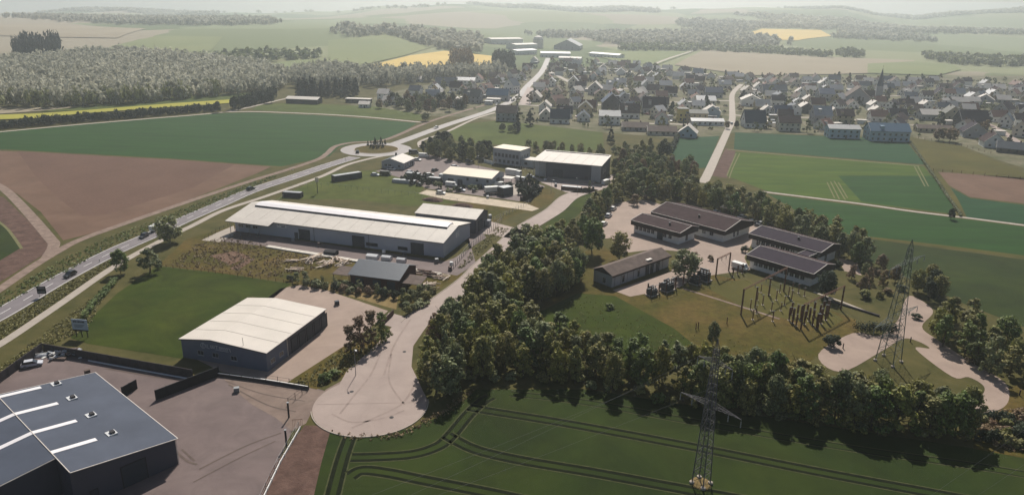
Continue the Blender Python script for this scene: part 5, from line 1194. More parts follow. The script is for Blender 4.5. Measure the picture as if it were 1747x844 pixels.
def crown(seed, kind, R_, H, n_cl, per, size):
    rng = np.random.default_rng(seed); C_ = []; r = []
    for k in range(n_cl):
        a = rng.uniform(0, 2 * math.pi)
        if kind == "round":
            u = rng.uniform(-.75, 1); q = math.sqrt(max(0, 1 - u * u)) * rng.uniform(.45, .95)
            C_.append((R_ * q * math.cos(a) * .8, R_ * q * math.sin(a) * .8, H * (.51 + .41 * u))); r.append(R_ * rng.uniform(.15, .31))
        elif kind == "tall":
            t = rng.uniform(0, 1) ** .8; w = R_ * (math.sin(math.pi * min(1, .25 + t * .75)) ** .7) * rng.uniform(.2, .85)
            C_.append((w * math.cos(a), w * math.sin(a), H * (.22 + .72 * t))); r.append(R_ * rng.uniform(.17, .32) * (1.1 - .45 * t))
        elif kind == "spiky":
            t = rng.uniform(0, 1); w = R_ * (1 - .55 * t) * rng.uniform(.2, 1)
            C_.append((w * math.cos(a), w * math.sin(a), H * (.12 + .84 * t))); r.append(R_ * rng.uniform(.14, .26))
        elif kind == "cone":
            t = rng.uniform(0, 1) ** 1.2; w = R_ * (1.02 - t) * rng.uniform(.5, 1)
            C_.append((w * math.cos(a), w * math.sin(a), H * (.1 + .88 * t))); r.append(R_ * (.12 + .22 * (1 - t)))
        else:  # bush, reaches the ground
            u = rng.uniform(-.1, 1); q = math.sqrt(max(0, 1 - u * u)) * rng.uniform(.4, 1)
            C_.append((R_ * q * math.cos(a) * .85, R_ * q * math.sin(a) * .85, H * (.2 + .6 * max(0, u)))); r.append(R_ * rng.uniform(.22, .4))
    v, f = leaf_cloud(rng, np.array(C_), np.array(r), per, size)
    v[:, 2] = np.maximum(v[:, 2], .05)
    return v, f
def trunk_builder(seed, H, R_, kind):
    rr = random.Random(seed); b = MB()
    if kind in ("bush",):
        for k in range(4):
            a = rr.uniform(0, 6.3); b.bar((0, 0, 0), (math.cos(a) * R_ * .4, math.sin(a) * R_ * .4, H * .55), .08, 4, .03)
        return b
    top = H * (.9 if kind in ("cone", "tall", "spiky") else .62); r0 = max(.12, H * .018)
    pts = [(0, 0, 0)] + [(rr.gauss(0, .12), rr.gauss(0, .12), top * (k + 1) / 4) for k in range(4)]
    for i in range(4): b.bar(pts[i], pts[i + 1], r0 * (1 - .2 * i), 6, r0 * (1 - .2 * (i + 1)))
    for k in range(7):
        p = pts[1 + k % 3]; a = rr.uniform(0, 6.3); w = R_ * rr.uniform(.5, .85)
        b.bar(p, (math.cos(a) * w, math.sin(a) * w, p[2] + H * rr.uniform(.12, .3)), r0 * .45, 4, r0 * .12)
    return b
TREE = {}
for kind, n, R_, H, cl, per, size in (("round", 6, 3.4, 8.0, 64, 40, .21), ("tall", 4, 2.6, 9.5, 50, 44, .20), ("spiky", 4, 2.2, 7.5, 50, 36, .16), ("cone", 2, 2.4, 10.0, 40, 34, .26), ("bush", 3, 1.8, 2.6, 12, 56, .19)):
    TREE[kind] = []
    for k in range(n):
        v, f = crown(100 + 17 * k + len(kind), kind, R_, H, cl, per, size)
        TREE[kind].append((npmesh("crown", v, f, [M_leaf["olive"]]), trunk_builder(k, H, R_, kind).mesh("trunk", M_bark), R_, H))
rt = random.Random(11); NEAR = []
def tree(x, y, kind, leaf, R_, H, label, group=None, name=None, cat="tree"):
    me, tr, r0, h0 = rt.choice(TREE[kind])
    o = root(name or {"round": "leafy_tree", "tall": "slender_tree", "spiky": "young_tree", "cone": "conifer", "bush": "bush"}[kind], (x, y, hz(x, y)), label, cat, group, rz=rt.uniform(0, 6.28))
    o.scale = (R_ / r0, R_ / r0 * rt.uniform(.88, 1.12), H / h0)
    inst("trunk", tr, o); inst("crown", me, o, m=M_leaf[leaf]); NEAR.append((x, y, R_)); return o
LEAFW = dict(olive='olive green', green='fresh green', grey='grey green', brown='reddish brown', yellow='yellow green', dark='dark green', conifer='blackish', pale='pale')
KINDW = dict(round='round crowned', tall='slender', spiky='feathery', cone='conical', bush='')
def worded(lb, kind, leaf):
    w = lb.split(); k = next((i for i, q in enumerate(w) if q in ('tree', 'bush', 'shrub', 'conifer')), 0)
    adj = LEAFW[leaf] + ' ' + KINDW[kind]
    return ' '.join((adj + ' ' + ' '.join(w[k:])).split()[:16])
def belt(poly, d, mix, label, group, H=(7, 10), seed=1, limit=999, avoid=(), rf=.36):
    P = [GP(*p) for p in poly]
    for x, y in scatter(P, d, random.Random(seed), 2500, avoid)[:limit]:
        kind, leaf = rt.choice(mix); h = rt.uniform(*H)
        if kind == "bush": tree(x, y, kind, leaf, rt.uniform(1.3, 2.2), rt.uniform(1.8, 3.2), worded(label[1] if isinstance(label, tuple) else label, kind, leaf), group[1] if isinstance(group, tuple) else group, cat="bush")
        else: tree(x, y, kind, leaf, h * rt.uniform(rf - .06, rf + .06), h, worded(label[0] if isinstance(label, tuple) else label, kind, leaf), group[0] if isinstance(group, tuple) else group)
mixA = [("round", "olive"), ("tall", "olive"), ("tall", "olive"), ("round", "grey"), ("tall", "grey"), ("tall", "green"), ("round", "green"), ("spiky", "grey"), ("spiky", "olive"), ("tall", "yellow"), ("round", "olive"), ("spiky", "green"), ("round", "yellow"), ("spiky", "yellow")]
mixB = [("round", "olive"), ("tall", "grey"), ("round", "grey"), ("spiky", "brown"), ("round", "brown"), ("tall", "olive")]
belt([(724, 664), (732, 622), (764, 585), (812, 552), (850, 545), (905, 570), (1000, 612), (1150, 638), (1300, 664), (1420, 694), (1560, 716), (1645, 732), (1652, 752), (1500, 735), (1300, 708), (1150, 684), (1000, 662), (880, 648), (800, 656), (745, 672)], 3.5, mixA,
     "leafy tree in the dense belt between wheat field and substation lawn", "trees of the belt along the wheat field", (8.5, 11.5), 3, rf=.33)
belt([(1250, 668), (1420, 700), (1560, 722), (1650, 738), (1655, 756), (1500, 738), (1300, 710), (1180, 690)], 3.6, mixA, "leafy tree in the belt's right half below the gravel drive", "trees of the belt's right half", (8, 10.5), 31)
belt([(740, 668), (800, 655), (900, 645), (1000, 664), (1150, 690), (1300, 714), (1500, 742), (1655, 760), (1655, 752), (1500, 732), (1300, 703), (1150, 678), (1000, 652), (900, 634), (800, 643)], 2.9, [("bush", "olive"), ("bush", "green"), ("bush", "grey")], "low bush under the belt's trees along the wheat field", "bushes under the belt's trees", (2, 3), 32)
belt([(728, 606), (742, 572), (778, 532), (812, 520), (806, 556), (752, 596)], 3.4, mixB, "brownish young tree on the street side of the dense belt", "young trees beside the street", (5.5, 8), 8)
belt([(818, 506), (838, 474), (868, 454), (910, 430), (950, 440), (985, 470), (975, 500), (940, 512), (900, 522), (840, 545), (808, 540)], 4.0, mixA, "tall leafy tree in the clump between street and switch house", "trees of the clump right of the street", (9, 12.5), 5)
belt([(930, 428), (985, 392), (1020, 355), (1044, 335), (1056, 342), (1036, 362), (1012, 392), (985, 415), (955, 428)], 3.6, [("tall", "olive"), ("tall", "yellow"), ("round", "green"), ("tall", "grey"), ("spiky", "yellow")], "slender tree in the strip between street and curved approach", "trees of the strip along the street", (6, 9), 4)
belt([(1046, 318), (1078, 302), (1120, 318), (1180, 328), (1225, 340), (1290, 360), (1350, 380), (1430, 410), (1480, 446), (1462, 460), (1400, 428), (1340, 402), (1280, 378), (1215, 362), (1150, 346), (1090, 340), (1050, 336)], 4.0, mixA, "leafy tree in the belt behind the brown roofed blocks", "trees of the belt behind the substation blocks", (7.5, 10.5), 6, limit=95)
belt([(1048, 296), (1066, 300), (1130, 304), (1185, 306), (1180, 292), (1110, 282), (1056, 276)], 5.0, [("round", "grey"), ("tall", "olive"), ("round", "green"), ("round", "brown")], "leafy tree in the belt right of the big dark hall", "trees of the belt behind the big hall", (6, 9), 7)
belt([(722, 262), (745, 272), (800, 277), (838, 272), (838, 262), (790, 256), (745, 250)], 4.4, [("round", "grey"), ("tall", "grey"), ("round", "olive"), ("tall", "dark"), ("round", "dark")], "grey green tree in the hedge row left of the office block", "trees of the hedge left of the office", (6, 9.5), 9)
belt([(895, 262), (925, 262), (1030, 272), (1036, 264), (930, 255), (900, 254)], 4.6, [("round", "grey"), ("spiky", "brown"), ("round", "olive")], "small tree growing behind the office and the big hall", "small trees behind the big hall", (4, 6.5), 10)
belt([(1592, 562), (1612, 545), (1650, 552), (1700, 590), (1790, 615), (1800, 665), (1747, 660), (1690, 640), (1640, 612), (1605, 590)], 4.6, mixA, "leafy tree in the dark clump right of the gravel drive", "trees of the clump right of the drive", (7, 10), 12)
belt([(1450, 470), (1500, 462), (1545, 480), (1530, 506), (1490, 512), (1455, 505)], 4.2, [("spiky", "brown"), ("round", "brown"), ("round", "grey"), ("bush", "brown"), ("bush", "olive")], ("brownish tree in the thicket between front block and pylon", "brownish bush in the thicket between front block and pylon"), ("trees of the thicket beside the pylon", "bushes of the thicket beside the pylon"), (4.5, 6.5), 13)
belt([(1560, 495), (1590, 488), (1606, 505), (1590, 522), (1566, 512)], 4.0, [("round", "dark"), ("round", "olive")], "dark leafy tree where the gravel drive meets the field", "trees at the drive's far end", (6, 7.5), 14)
belt([(1062, 250), (1110, 250), (1150, 262), (1140, 278), (1060, 270), (1040, 258)], 5.2, [("round", "grey"), ("bush", "grey"), ("round", "olive"), ("bush", "yellow")], ("grey green orchard tree in the garden above the tree belt", "pale bush in the garden above the tree belt"), ("orchard trees above the belt", "orchard bushes above the belt"), (4, 6.5), 15)
belt([(1665, 725), (1710, 712), (1800, 720), (1800, 770), (1700, 760), (1668, 752)], 1.7, [("bush", "olive"), ("bush", "brown"), ("bush", "dark")], "low scrub bush on the brown slope at the lower right", "scrub bushes at the lower right", (2, 3), 16)
belt([(690, 510), (728, 492), (745, 500), (716, 528), (690, 540)], 2.2, [("bush", "grey"), ("bush", "olive"), ("spiky", "grey")], ("grey young tree at the woodyard's lower right corner", "grey bush at the woodyard's lower right corner"), ("young trees at the woodyard corner", "bushes at the woodyard corner"), (2.8, 4.0), 17)
belt([(494, 478), (560, 487), (640, 498), (690, 508), (690, 514), (640, 506), (560, 494), (494, 485)], 2.1, [("bush", "brown"), ("spiky", "grey"), ("bush", "grey"), ("bush", "dark")], ("thin young tree in the row before the slate roofed shed", "bush in the row before the slate roofed shed"), ("young trees before the shed", "bushes before the shed"), (2.8, 4.2), 18)
for px, py, kind, leaf, R_, H, lb in [
    (290, 414, "round", "grey", 5.2, 9.8, "big leafy tree beside the main road by the white trailer"), (206, 466, "round", "green", 3.3, 7.6, "left one of the two smaller trees beside the cycle path"), (256, 466, "tall", "grey", 3.4, 8.4, "right one of the two smaller trees beside the cycle path"),
    (1010, 434, "round", "green", 5.0, 13.0, "tallest dark green tree left of the small office block"), (1057, 444, "round", "olive", 3.9, 10.0, "leafy tree between tallest dark tree and the switch house"), (1167, 474, "round", "grey", 5.4, 9.6, "wide spreading tree between switch house and transformers"),
    (1408, 506, "round", "dark", 3.6, 8.2, "dark tree standing against the dark front block's right end"), (1310, 690 - 20, "round", "olive", 5.4, 9.0, "broad crowned tree on the belt's lawn side below the switchyard"), (762, 676, "round", "grey", 4.2, 10.0, "round crowned tree at the turning circle's right edge"),
    (1216, 590, "round", "grey", 1.9, 6.6, "lone grey tree on the dry lawn behind the front pylon"), (598, 602, "spiky", "brown", 2.4, 7.2, "leftmost reddish tree between white roofed hall and turning circle"), (616, 596, "spiky", "brown", 2.5, 8.6, "second reddish tree from left beside the white roofed hall's yard"),
    (634, 590, "spiky", "brown", 2.5, 9.2, "tallest reddish tree beside the white roofed hall's yard"), (650, 583, "spiky", "green", 2.3, 8.0, "green tinged tree at the right end of the reddish row"), (1622, 374, "round", "dark", 1.9, 4.6, "lone small dark tree on the field path at the right"),
    (1132, 268, "round", "dark", 4.6, 10.4, "large round dark tree at the lower garden edge"), (1042, 244, "cone", "conifer", 2.6, 10.0, "dark conifer at the meadow's right end"), (882, 224, "cone", "conifer", 4.0, 12.5, "broad dark conifer in front of the grey brown house"),
    (904, 214, "cone", "conifer", 4.2, 10.5, "second dark conifer right of the broad one"), (857, 224, "round", "grey", 3.2, 5.5, "round pale tree at the meadow's upper edge"), (871, 226, "round", "grey", 2.6, 5.0, "small pale tree next to the broad dark conifer"),
    (760, 250, "round", "dark", 5.0, 9.0, "largest dark tree in the hedge beside the roundabout road"), (828, 268, "round", "dark", 4.2, 9.5, "dark tree touching the office block's left side"), (1006, 326, "spiky", "grey", 1.2, 4.6, "thin young tree on the street corner before the big hall"),
    (1104, 340, "spiky", "brown", 3.2, 5.0, "brown bare shrub beside the largest brown roof"), (1082, 350, "spiky", "brown", 2.8, 4.6, "brown bare shrub at the curved approach"), (726, 207, "round", "grey", 3.6, 6.0, "rounded tree where the field path meets the village road"),
    (868, 326, "round", "dark", 2.4, 4.4, "dark round tree beside the dark blue container"), (888, 322, "cone", "conifer", 2.0, 6.0, "dark conifer at the cream hall's garden corner"), (903, 318, "cone", "conifer", 2.2, 6.5, "tallest dark conifer in the cream hall's garden"), (915, 326, "bush", "conifer", 2.4, 3.0, "dark clipped shrub at the garden's rounded tip"),
    (892, 332, "bush", "dark", 2.2, 2.8, "dark shrub in front of the garden conifers"), (1240, 220, "round", "brown", 2.2, 5.2, "reddish round tree left of the field lane"), (1256, 218, "round", "dark", 2.2, 5.0, "dark round tree right of the field lane"),
    (1620, 242, "round", "brown", 5.6, 9.0, "broad bare tree with thick trunk by the olive meadow"), (1601, 240, "round", "brown", 4.4, 7.8, "second broad bare tree left of the thick trunked one"), (372, 192, "round", "dark", 3.6, 8.0, "round dark tree at the hedge row's right end"), (463, 176, "round", "dark", 3.6, 10.0, "round dark tree left of the conifer grove"),
    (553, 648, "bush", "green", 1.9, 2.4, "green bush at the corner of the turning circle"), (574, 640, "bush", "green", 1.8, 1.7, "low green bush on the street verge beside the turning circle"), (1420, 592, "bush", "dark", 2.6, 3.2, "clipped dark bush at the gravel drive's left mouth"), (1562, 543, "bush", "dark", 1.8, 1.5, "low clipped bush in the middle of the gravel drive"),
    (1653, 618, "bush", "brown", 1.5, 1.2, "small brown bush on the gravel drive's right edge"), (272, 458, "bush", "dark", 1.2, 2.8, "small dark bush at the lawn's top left corner"), (1162, 432, "bush", "brown", 1.2, 1.6, "brown shrub in front of the largest brown block, left"), (1186, 438, "bush", "brown", 1.3, 1.7, "brown shrub at the court's left edge"), (1211, 444, "bush", "brown", 1.4, 2.0, "round brown shrub in the substation court"), (1271, 430, "bush", "dark", 1.7, 2.2, "dark shrub pair at the rear brown block's left wall"), (1430, 456, "bush", "dark", 1.8, 2.4, "dark shrub at the rear block's right gable"),
    (1040, 527, "bush", "green", 1.6, 1.8, "low green bush on the lawn below the switch house"), (1150, 212 + 40, "bush", "grey", 1.6, 1.6, "pale garden bush beside the dark hedge")]:
    tree(*GP(px, py), kind, leaf, R_, H, lb, cat="bush" if kind == "bush" else "tree")
belt([(682, 306), (700, 300), (745, 308), (750, 322), (720, 318), (690, 314)], 3.6, [("bush", "dark"), ("bush", "grey"), ("round", "dark")], ("small dark tree in the yard right of the bungalow", "dark shrub in the yard right of the bungalow"), ("small trees in the bungalow's yard", "shrubs in the bungalow's yard"), (3, 4.2), 41, limit=16)
belt([(760, 326), (800, 330), (838, 328), (838, 322), (800, 322), (762, 318)], 3.0, [("bush", "dark"), ("bush", "grey")], ("", "dark shrub along the cream hall's front wall"), ("", "shrubs before the cream hall"), (2, 3), 42, limit=9)
belt([(880, 318), (900, 312), (926, 322), (924, 334), (900, 336), (880, 330)], 3.0, [("bush", "dark"), ("bush", "conifer"), ("round", "dark")], ("small dark tree in the cream hall's corner garden", "dark shrub in the cream hall's corner garden"), ("small trees of the corner garden", "shrubs of the corner garden"), (3, 4.5), 43, limit=16)
# clipped box hedge by the drive, dark garden hedge
def hedge(a, b, w, h, leaf, label, name="hedge", dens=46):
    p, q = GP(*a), GP(*b); L = math.dist(p, q); rng = np.random.default_rng(int(L * 10)); o = root(name, (*p, hz(*p)), label, "hedge", rz=math.atan2(q[1] - p[1], q[0] - p[0]))
    n = max(4, int(L / .9)); C_ = np.stack([np.repeat((np.arange(n) + .5) * L / n, 2), rng.uniform(-w * .3, w * .3, 2 * n), rng.uniform(h * .45, h * .7, 2 * n)], 1)
    v, f = leaf_cloud(rng, C_, np.full(2 * n, w * .42), dens, .2); v[:, 2] = np.clip(v[:, 2], .05, h * rng.uniform(.9, 1.03, len(v)))
    inst("foliage", npmesh("foliage", v, f, [M_leaf[leaf]]), o); b_ = MB()
    for k in range(n): b_.bar(((k + .5) * L / n, 0, 0), ((k + .5) * L / n, .1, h * .6), .05, 4)
    b_.build("stems", M_bark, o)
hedge((1460, 566), (1532, 570), 3.4, 2.9, "dark", "long clipped dark hedge between switchyard and greenish pylon")
hedge((1144, 262), (1160, 226), 3.0, 2.6, "dark", "dark tall hedge at the left side of the bluish meadow", )
hedge((196, 480), (140, 545), 2.0, 1.6, "green", "low uneven hedge along the lawn's road side", dens=34)
hedge((1548, 236), (1640, 370), 1.3, 1.0, "grey", "grey hedge along the path between the right fields", dens=30)
# roundabout planting
for k, (px, py) in enumerate([(628, 249), (633, 252), (637, 254), (641, 250), (645, 253), (649, 249), (653, 252), (657, 248), (640, 246), (650, 245)]):
    tree(*GP(px, py), "cone", "conifer", rt.uniform(.8, 1.1), rt.uniform(3.0, 4.6), "small dark conifer planted on the roundabout island", "conifers on the roundabout island")
# conifer grove and trees behind the barn
for k, (x, y) in enumerate(scatter([G(*p) for p in [(505, 168), (604, 167), (612, 160), (512, 160)]], 5.5, random.Random(5), 900)[:34]):
    tree(x, y, "cone", "conifer", rt.uniform(2.6, 3.6), rt.uniform(11, 16), "dark conifer in the grove behind the long barn", "conifers of the grove behind the barn")
for k, (x, y) in enumerate(scatter([G(*p) for p in [(640, 188), (700, 190), (742, 196), (800, 184), (790, 176), (700, 172), (650, 180)]], 6.5, random.Random(6), 900)[:34]):
    tree(x, y, rt.choice(["round", "round", "tall"]), rt.choice(["grey", "brown", "dark"]), rt.uniform(3, 4.6), rt.uniform(7, 11), "leafy tree in the wood at the village's left end", "trees of the wood left of the village")

# ------------------------------------------------------------------ far woods, hedgerows and scrub, each one mass
def far_templates(seed, n, ncl, per, size):
    out = []
    for k in range(n):
        rng = np.random.default_rng(seed + k); C_ = []; r = []
        for q in range(ncl):
            a = rng.uniform(0, 6.28); u = rng.uniform(-.3, 1); w = math.sqrt(max(0, 1 - u * u)) * rng.uniform(.2, .8)
            C_.append((w * math.cos(a), w * math.sin(a), .55 + .4 * u)); r.append(rng.uniform(.25, .45))
        v, f = leaf_cloud(rng, np.array(C_), np.array(r), per, size); out.append(v.astype(np.float32))
    return out
def mass(name, pts, Rr, Hr, leaf, templates, label, cat="wood", seed=0):
    rng = np.random.default_rng(seed); V = []
    for x, y in pts:
        t = templates[rng.integers(len(templates))]; r = rng.uniform(*Rr); h = rng.uniform(*Hr); a = rng.uniform(0, 6.28); c, s_ = math.cos(a), math.sin(a)
        v = np.stack([(t[:, 0] * c - t[:, 1] * s_) * r + x, (t[:, 0] * s_ + t[:, 1] * c) * r + y, t[:, 2] * h + hz(x, y)], 1); V.append(v)
    V = np.concatenate(V); f = np.arange(len(V)).reshape(-1, 4)
    o = link(bpy.data.objects.new(name, npmesh(name, V, f, [M_leaf[leaf]]))); o["kind"] = "stuff"; o["label"] = label; o["category"] = cat; return o
T_mid = far_templates(40, 6, 9, 11, .16); T_far = far_templates(60, 5, 5, 7, .30)
def npscatter(poly, d, seed, world=False):
    P = poly if world else [G(*p) for p in poly]; rng = np.random.default_rng(seed); xs = [p[0] for p in P]; ys_ = [p[1] for p in P]; out = []
    y = min(ys_)
    while y < max(ys_):
        x = min(xs) + rng.uniform(0, d)
        while x < max(xs):
            a, b = x + rng.uniform(-.4, .4) * d, y + rng.uniform(-.4, .4) * d
            if in_poly(a, b, P): out.append((a, b))
            x += d
        y += d * .9
    return out
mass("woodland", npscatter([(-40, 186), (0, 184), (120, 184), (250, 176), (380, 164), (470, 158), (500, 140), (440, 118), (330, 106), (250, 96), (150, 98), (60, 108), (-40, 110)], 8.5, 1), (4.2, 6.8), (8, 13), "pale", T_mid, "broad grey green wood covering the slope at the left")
mass("woodland_edge", npscatter([(-40, 188), (100, 186), (250, 177), (380, 164), (380, 160), (250, 170), (100, 178), (-40, 180)], 9.5, 21), (3.6, 5.4), (7, 12), "grey", T_mid, "darker lower edge of the wood on the left slope")
mass("conifer_wood", npscatter([(30, 106), (100, 104), (110, 92), (40, 90)], 9, 22), (4, 6), (16, 24), "conifer", T_mid, "dark conifer wood on top of the left slope")
mass("field_hedge", npscatter([(-30, 224), (120, 211), (250, 200), (370, 190), (370, 186), (250, 195), (120, 206), (-30, 219)], 3.2, 2), (1.8, 2.8), (2.6, 4.8), "dark", T_mid, "long dark hedge row along the left field track", "hedge")
mass("field_hedge", npscatter([(398, 190), (440, 178), (470, 171), (470, 164), (436, 172), (398, 184)], 4.0, 3), (2.4, 3.6), (4, 8), "dark", T_mid, "short dark hedge row right of the round dark tree", "hedge")
mass("wood_strip", npscatter([(500, 128), (560, 122), (640, 130), (720, 128), (800, 128), (848, 122), (860, 134), (760, 136), (640, 150), (560, 150), (500, 150)], 9.5, 4), (4.5, 7), (9, 13), "pale", T_mid, "pale wood strip between yellow field and conifer grove")
mass("field_copse", npscatter([(768, 116), (808, 116), (800, 108), (776, 108)], 7, 5), (5, 7), (12, 18), "brown", T_mid, "rounded copse standing in front of the yellow field")
mass("field_copse", npscatter([(838, 120), (878, 122), (872, 112), (842, 112)], 7, 6), (5, 7), (12, 18), "dark", T_mid, "blue grey copse at the yellow field's right end")
rng = np.random.default_rng(99); pts = []
for _ in range(60000):
    y = 900 + 3150 * rng.random() ** 1.25; x = rng.uniform(-.78, .78) * (y + 150)
    f_ = math.sin(x / 310 + 1.7 * math.sin(y / 520)) + math.sin(y / 260 + 1.3 * math.sin(x / 450 + 2)) + .6 * math.sin((x + y) / 140)
    if f_ > (1.15 if x > 0 else .9) + rng.uniform(-.4, .4): pts.append((x, y))
cl = [[G(*p) for p in q] for q in ([(560, 70), (660, 60), (740, 82), (860, 98), (860, 128), (600, 132), (420, 130), (420, 112), (520, 100)], [(190, 80), (270, 60), (390, 62), (360, 90), (300, 100)], [(1260, 60), (1300, 48), (1430, 52), (1430, 64), (1360, 72)], [(1000, 96), (1070, 80), (1200, 84), (1560, 102), (1650, 112), (1640, 134), (1280, 134), (1060, 116)], [(820, 150), (820, 64), (1000, 64), (1080, 100), (1300, 120), (1760, 130), (1760, 180), (820, 180)])]
pts = [p for p in pts if not any(in_poly(*p, c) for c in cl)]
near_ = [p for p in pts if p[1] < 2300]; far_ = [p for p in pts if p[1] >= 2300]
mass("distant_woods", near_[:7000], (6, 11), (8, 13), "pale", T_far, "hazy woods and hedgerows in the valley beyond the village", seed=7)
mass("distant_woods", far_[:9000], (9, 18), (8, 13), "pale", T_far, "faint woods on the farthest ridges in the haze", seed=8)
for k, (poly, lb) in enumerate([([(1060, 88), (1200, 88), (1330, 94), (1420, 100), (1420, 96), (1330, 88), (1200, 82), (1060, 82)], "hazy tree line above the pale fields behind the village"), ([(1430, 98), (1470, 100), (1470, 92), (1430, 90)], "dark hazy copse in the tree line behind the village"), ([(1580, 104), (1640, 112), (1747, 116), (1747, 104), (1640, 100), (1580, 96)], "hazy tree line at the right edge behind the village"), ([(560, 100), (430, 108), (400, 118), (330, 104), (430, 92), (560, 96)], "hazy dark wood in the hollow left of the yellow field")]):
    mass("tree_line", npscatter(poly, 13, 30 + k), (5, 8), (6, 10), "grey", T_far, lb, seed=30 + k)
# rough herbs and tufts on the verges near the camera
def tufts(name, polys, n, size, leaf, label, seed):
    rng = np.random.default_rng(seed); C_ = []
    for poly in polys:
        P = [GP(*p) for p in poly]; xs = [p[0] for p in P]; ys_ = [p[1] for p in P]; k = 0
        while k < n:
            x, y = rng.uniform(min(xs), max(xs)), rng.uniform(min(ys_), max(ys_)); k += 1
            if in_poly(x, y, P): C_.append((x, y, size * .35))
    C_ = np.array(C_); r = size * rng.uniform(.4, 1.2, len(C_)); v, f = leaf_cloud(rng, C_, r, 7, size * .36); v[:, 2] = np.maximum(v[:, 2], .03)
    o = link(bpy.data.objects.new(name, npmesh(name, v, f, [M_leaf[leaf]]))); o["kind"] = "stuff"; o["label"] = label; o["category"] = "undergrowth"
tufts("verge_scrub", [[(-40, 524), (0, 505), (110, 440), (190, 404), (330, 350), (470, 298), (470, 303), (330, 362), (190, 420), (110, 466), (-40, 544)]], 5200, .55, "green", "rough scrub on the bank between farm track and main road", 1)
tufts("verge_scrub", [[(-40, 648), (0, 628), (80, 566), (160, 506), (190, 480), (150, 560), (90, 588), (0, 648), (-40, 668)], [(0, 556), (100, 492), (186, 446), (186, 454), (100, 512), (0, 580)]], 1500, .5, "olive", "rough scrub on the bank between cycle path and left yard", 2)
tufts("rough_growth", [[(330, 420), (400, 400), (460, 425), (560, 440), (520, 475), (420, 470), (290, 452)]], 1500, .5, "brown", "brown and green weeds on the rough ground before the long hall", 3)
tufts("rough_growth", [[(782, 456), (806, 428), (850, 386), (868, 392), (828, 426), (796, 453), (780, 466)], [(500, 655), (590, 592), (650, 575), (665, 560), (670, 570), (600, 630), (545, 660)]], 900, .5, "olive", "weeds on the verge strips beside the street", 4)
tufts("rough_growth", [[(940, 520), (1000, 505), (1150, 560), (1300, 590), (1400, 610), (1300, 655), (1150, 632), (1000, 606)]], 1300, .26, "olive", "long grass tufts on the substation lawn", 5)
tufts("rough_growth", [[(560, 732), (640, 744), (700, 732), (728, 712), (760, 694), (805, 664), (820, 668), (790, 690), (740, 724), (680, 748), (620, 752), (566, 744)]], 900, .45, "brown", "dry weeds along the turning circle's field edge", 6)
tufts("rough_growth", [[(1665, 712), (1720, 700), (1800, 690), (1800, 780), (1700, 764)]], 1600, .6, "brown", "brown brambles on the slope at the lower right", 7)
# ------------------------------------------------------------------ the village
ROOF = {"slate grey": M_slate, "dark brown": M_purptile, "brown tiled": M_browntile, "weathered tile": M_oldtile,
        "navy blue": mat("navy_roof", (.04, .06, .11), .45, .1, 1, .5), "pale grey": mat("pale_grey_roof", (.40, .39, .38), .45, .1, .5, .5), "white": M_roofw,
        "blue": mat("blue_roof", (.07, .14, .22), .6, .1, 1, .35), "olive grey": mat("olive_grey_roof", (.13, .13, .11), .7, .1, 1, .3), "red brown": mat("red_brown_roof", (.16, .075, .055), .7, .15, 1, .25)}
WALL = {"white": M_wwhite, "cream": M_wcream, "grey": mat("grey_render", (.33, .33, .34), .85, .08, .5, .2), "yellow": mat("yellow_render", (.60, .48, .16), .85, .06, .5, .2), "tan": mat("tan_render", (.42, .35, .22), .85, .06, .5, .2),
        "pale blue": mat("pale_blue_render", (.44, .52, .58), .85, .06, .5, .2), "dark": mat("dark_boarding", (.07, .065, .07), .85, .1, 1, .2)}
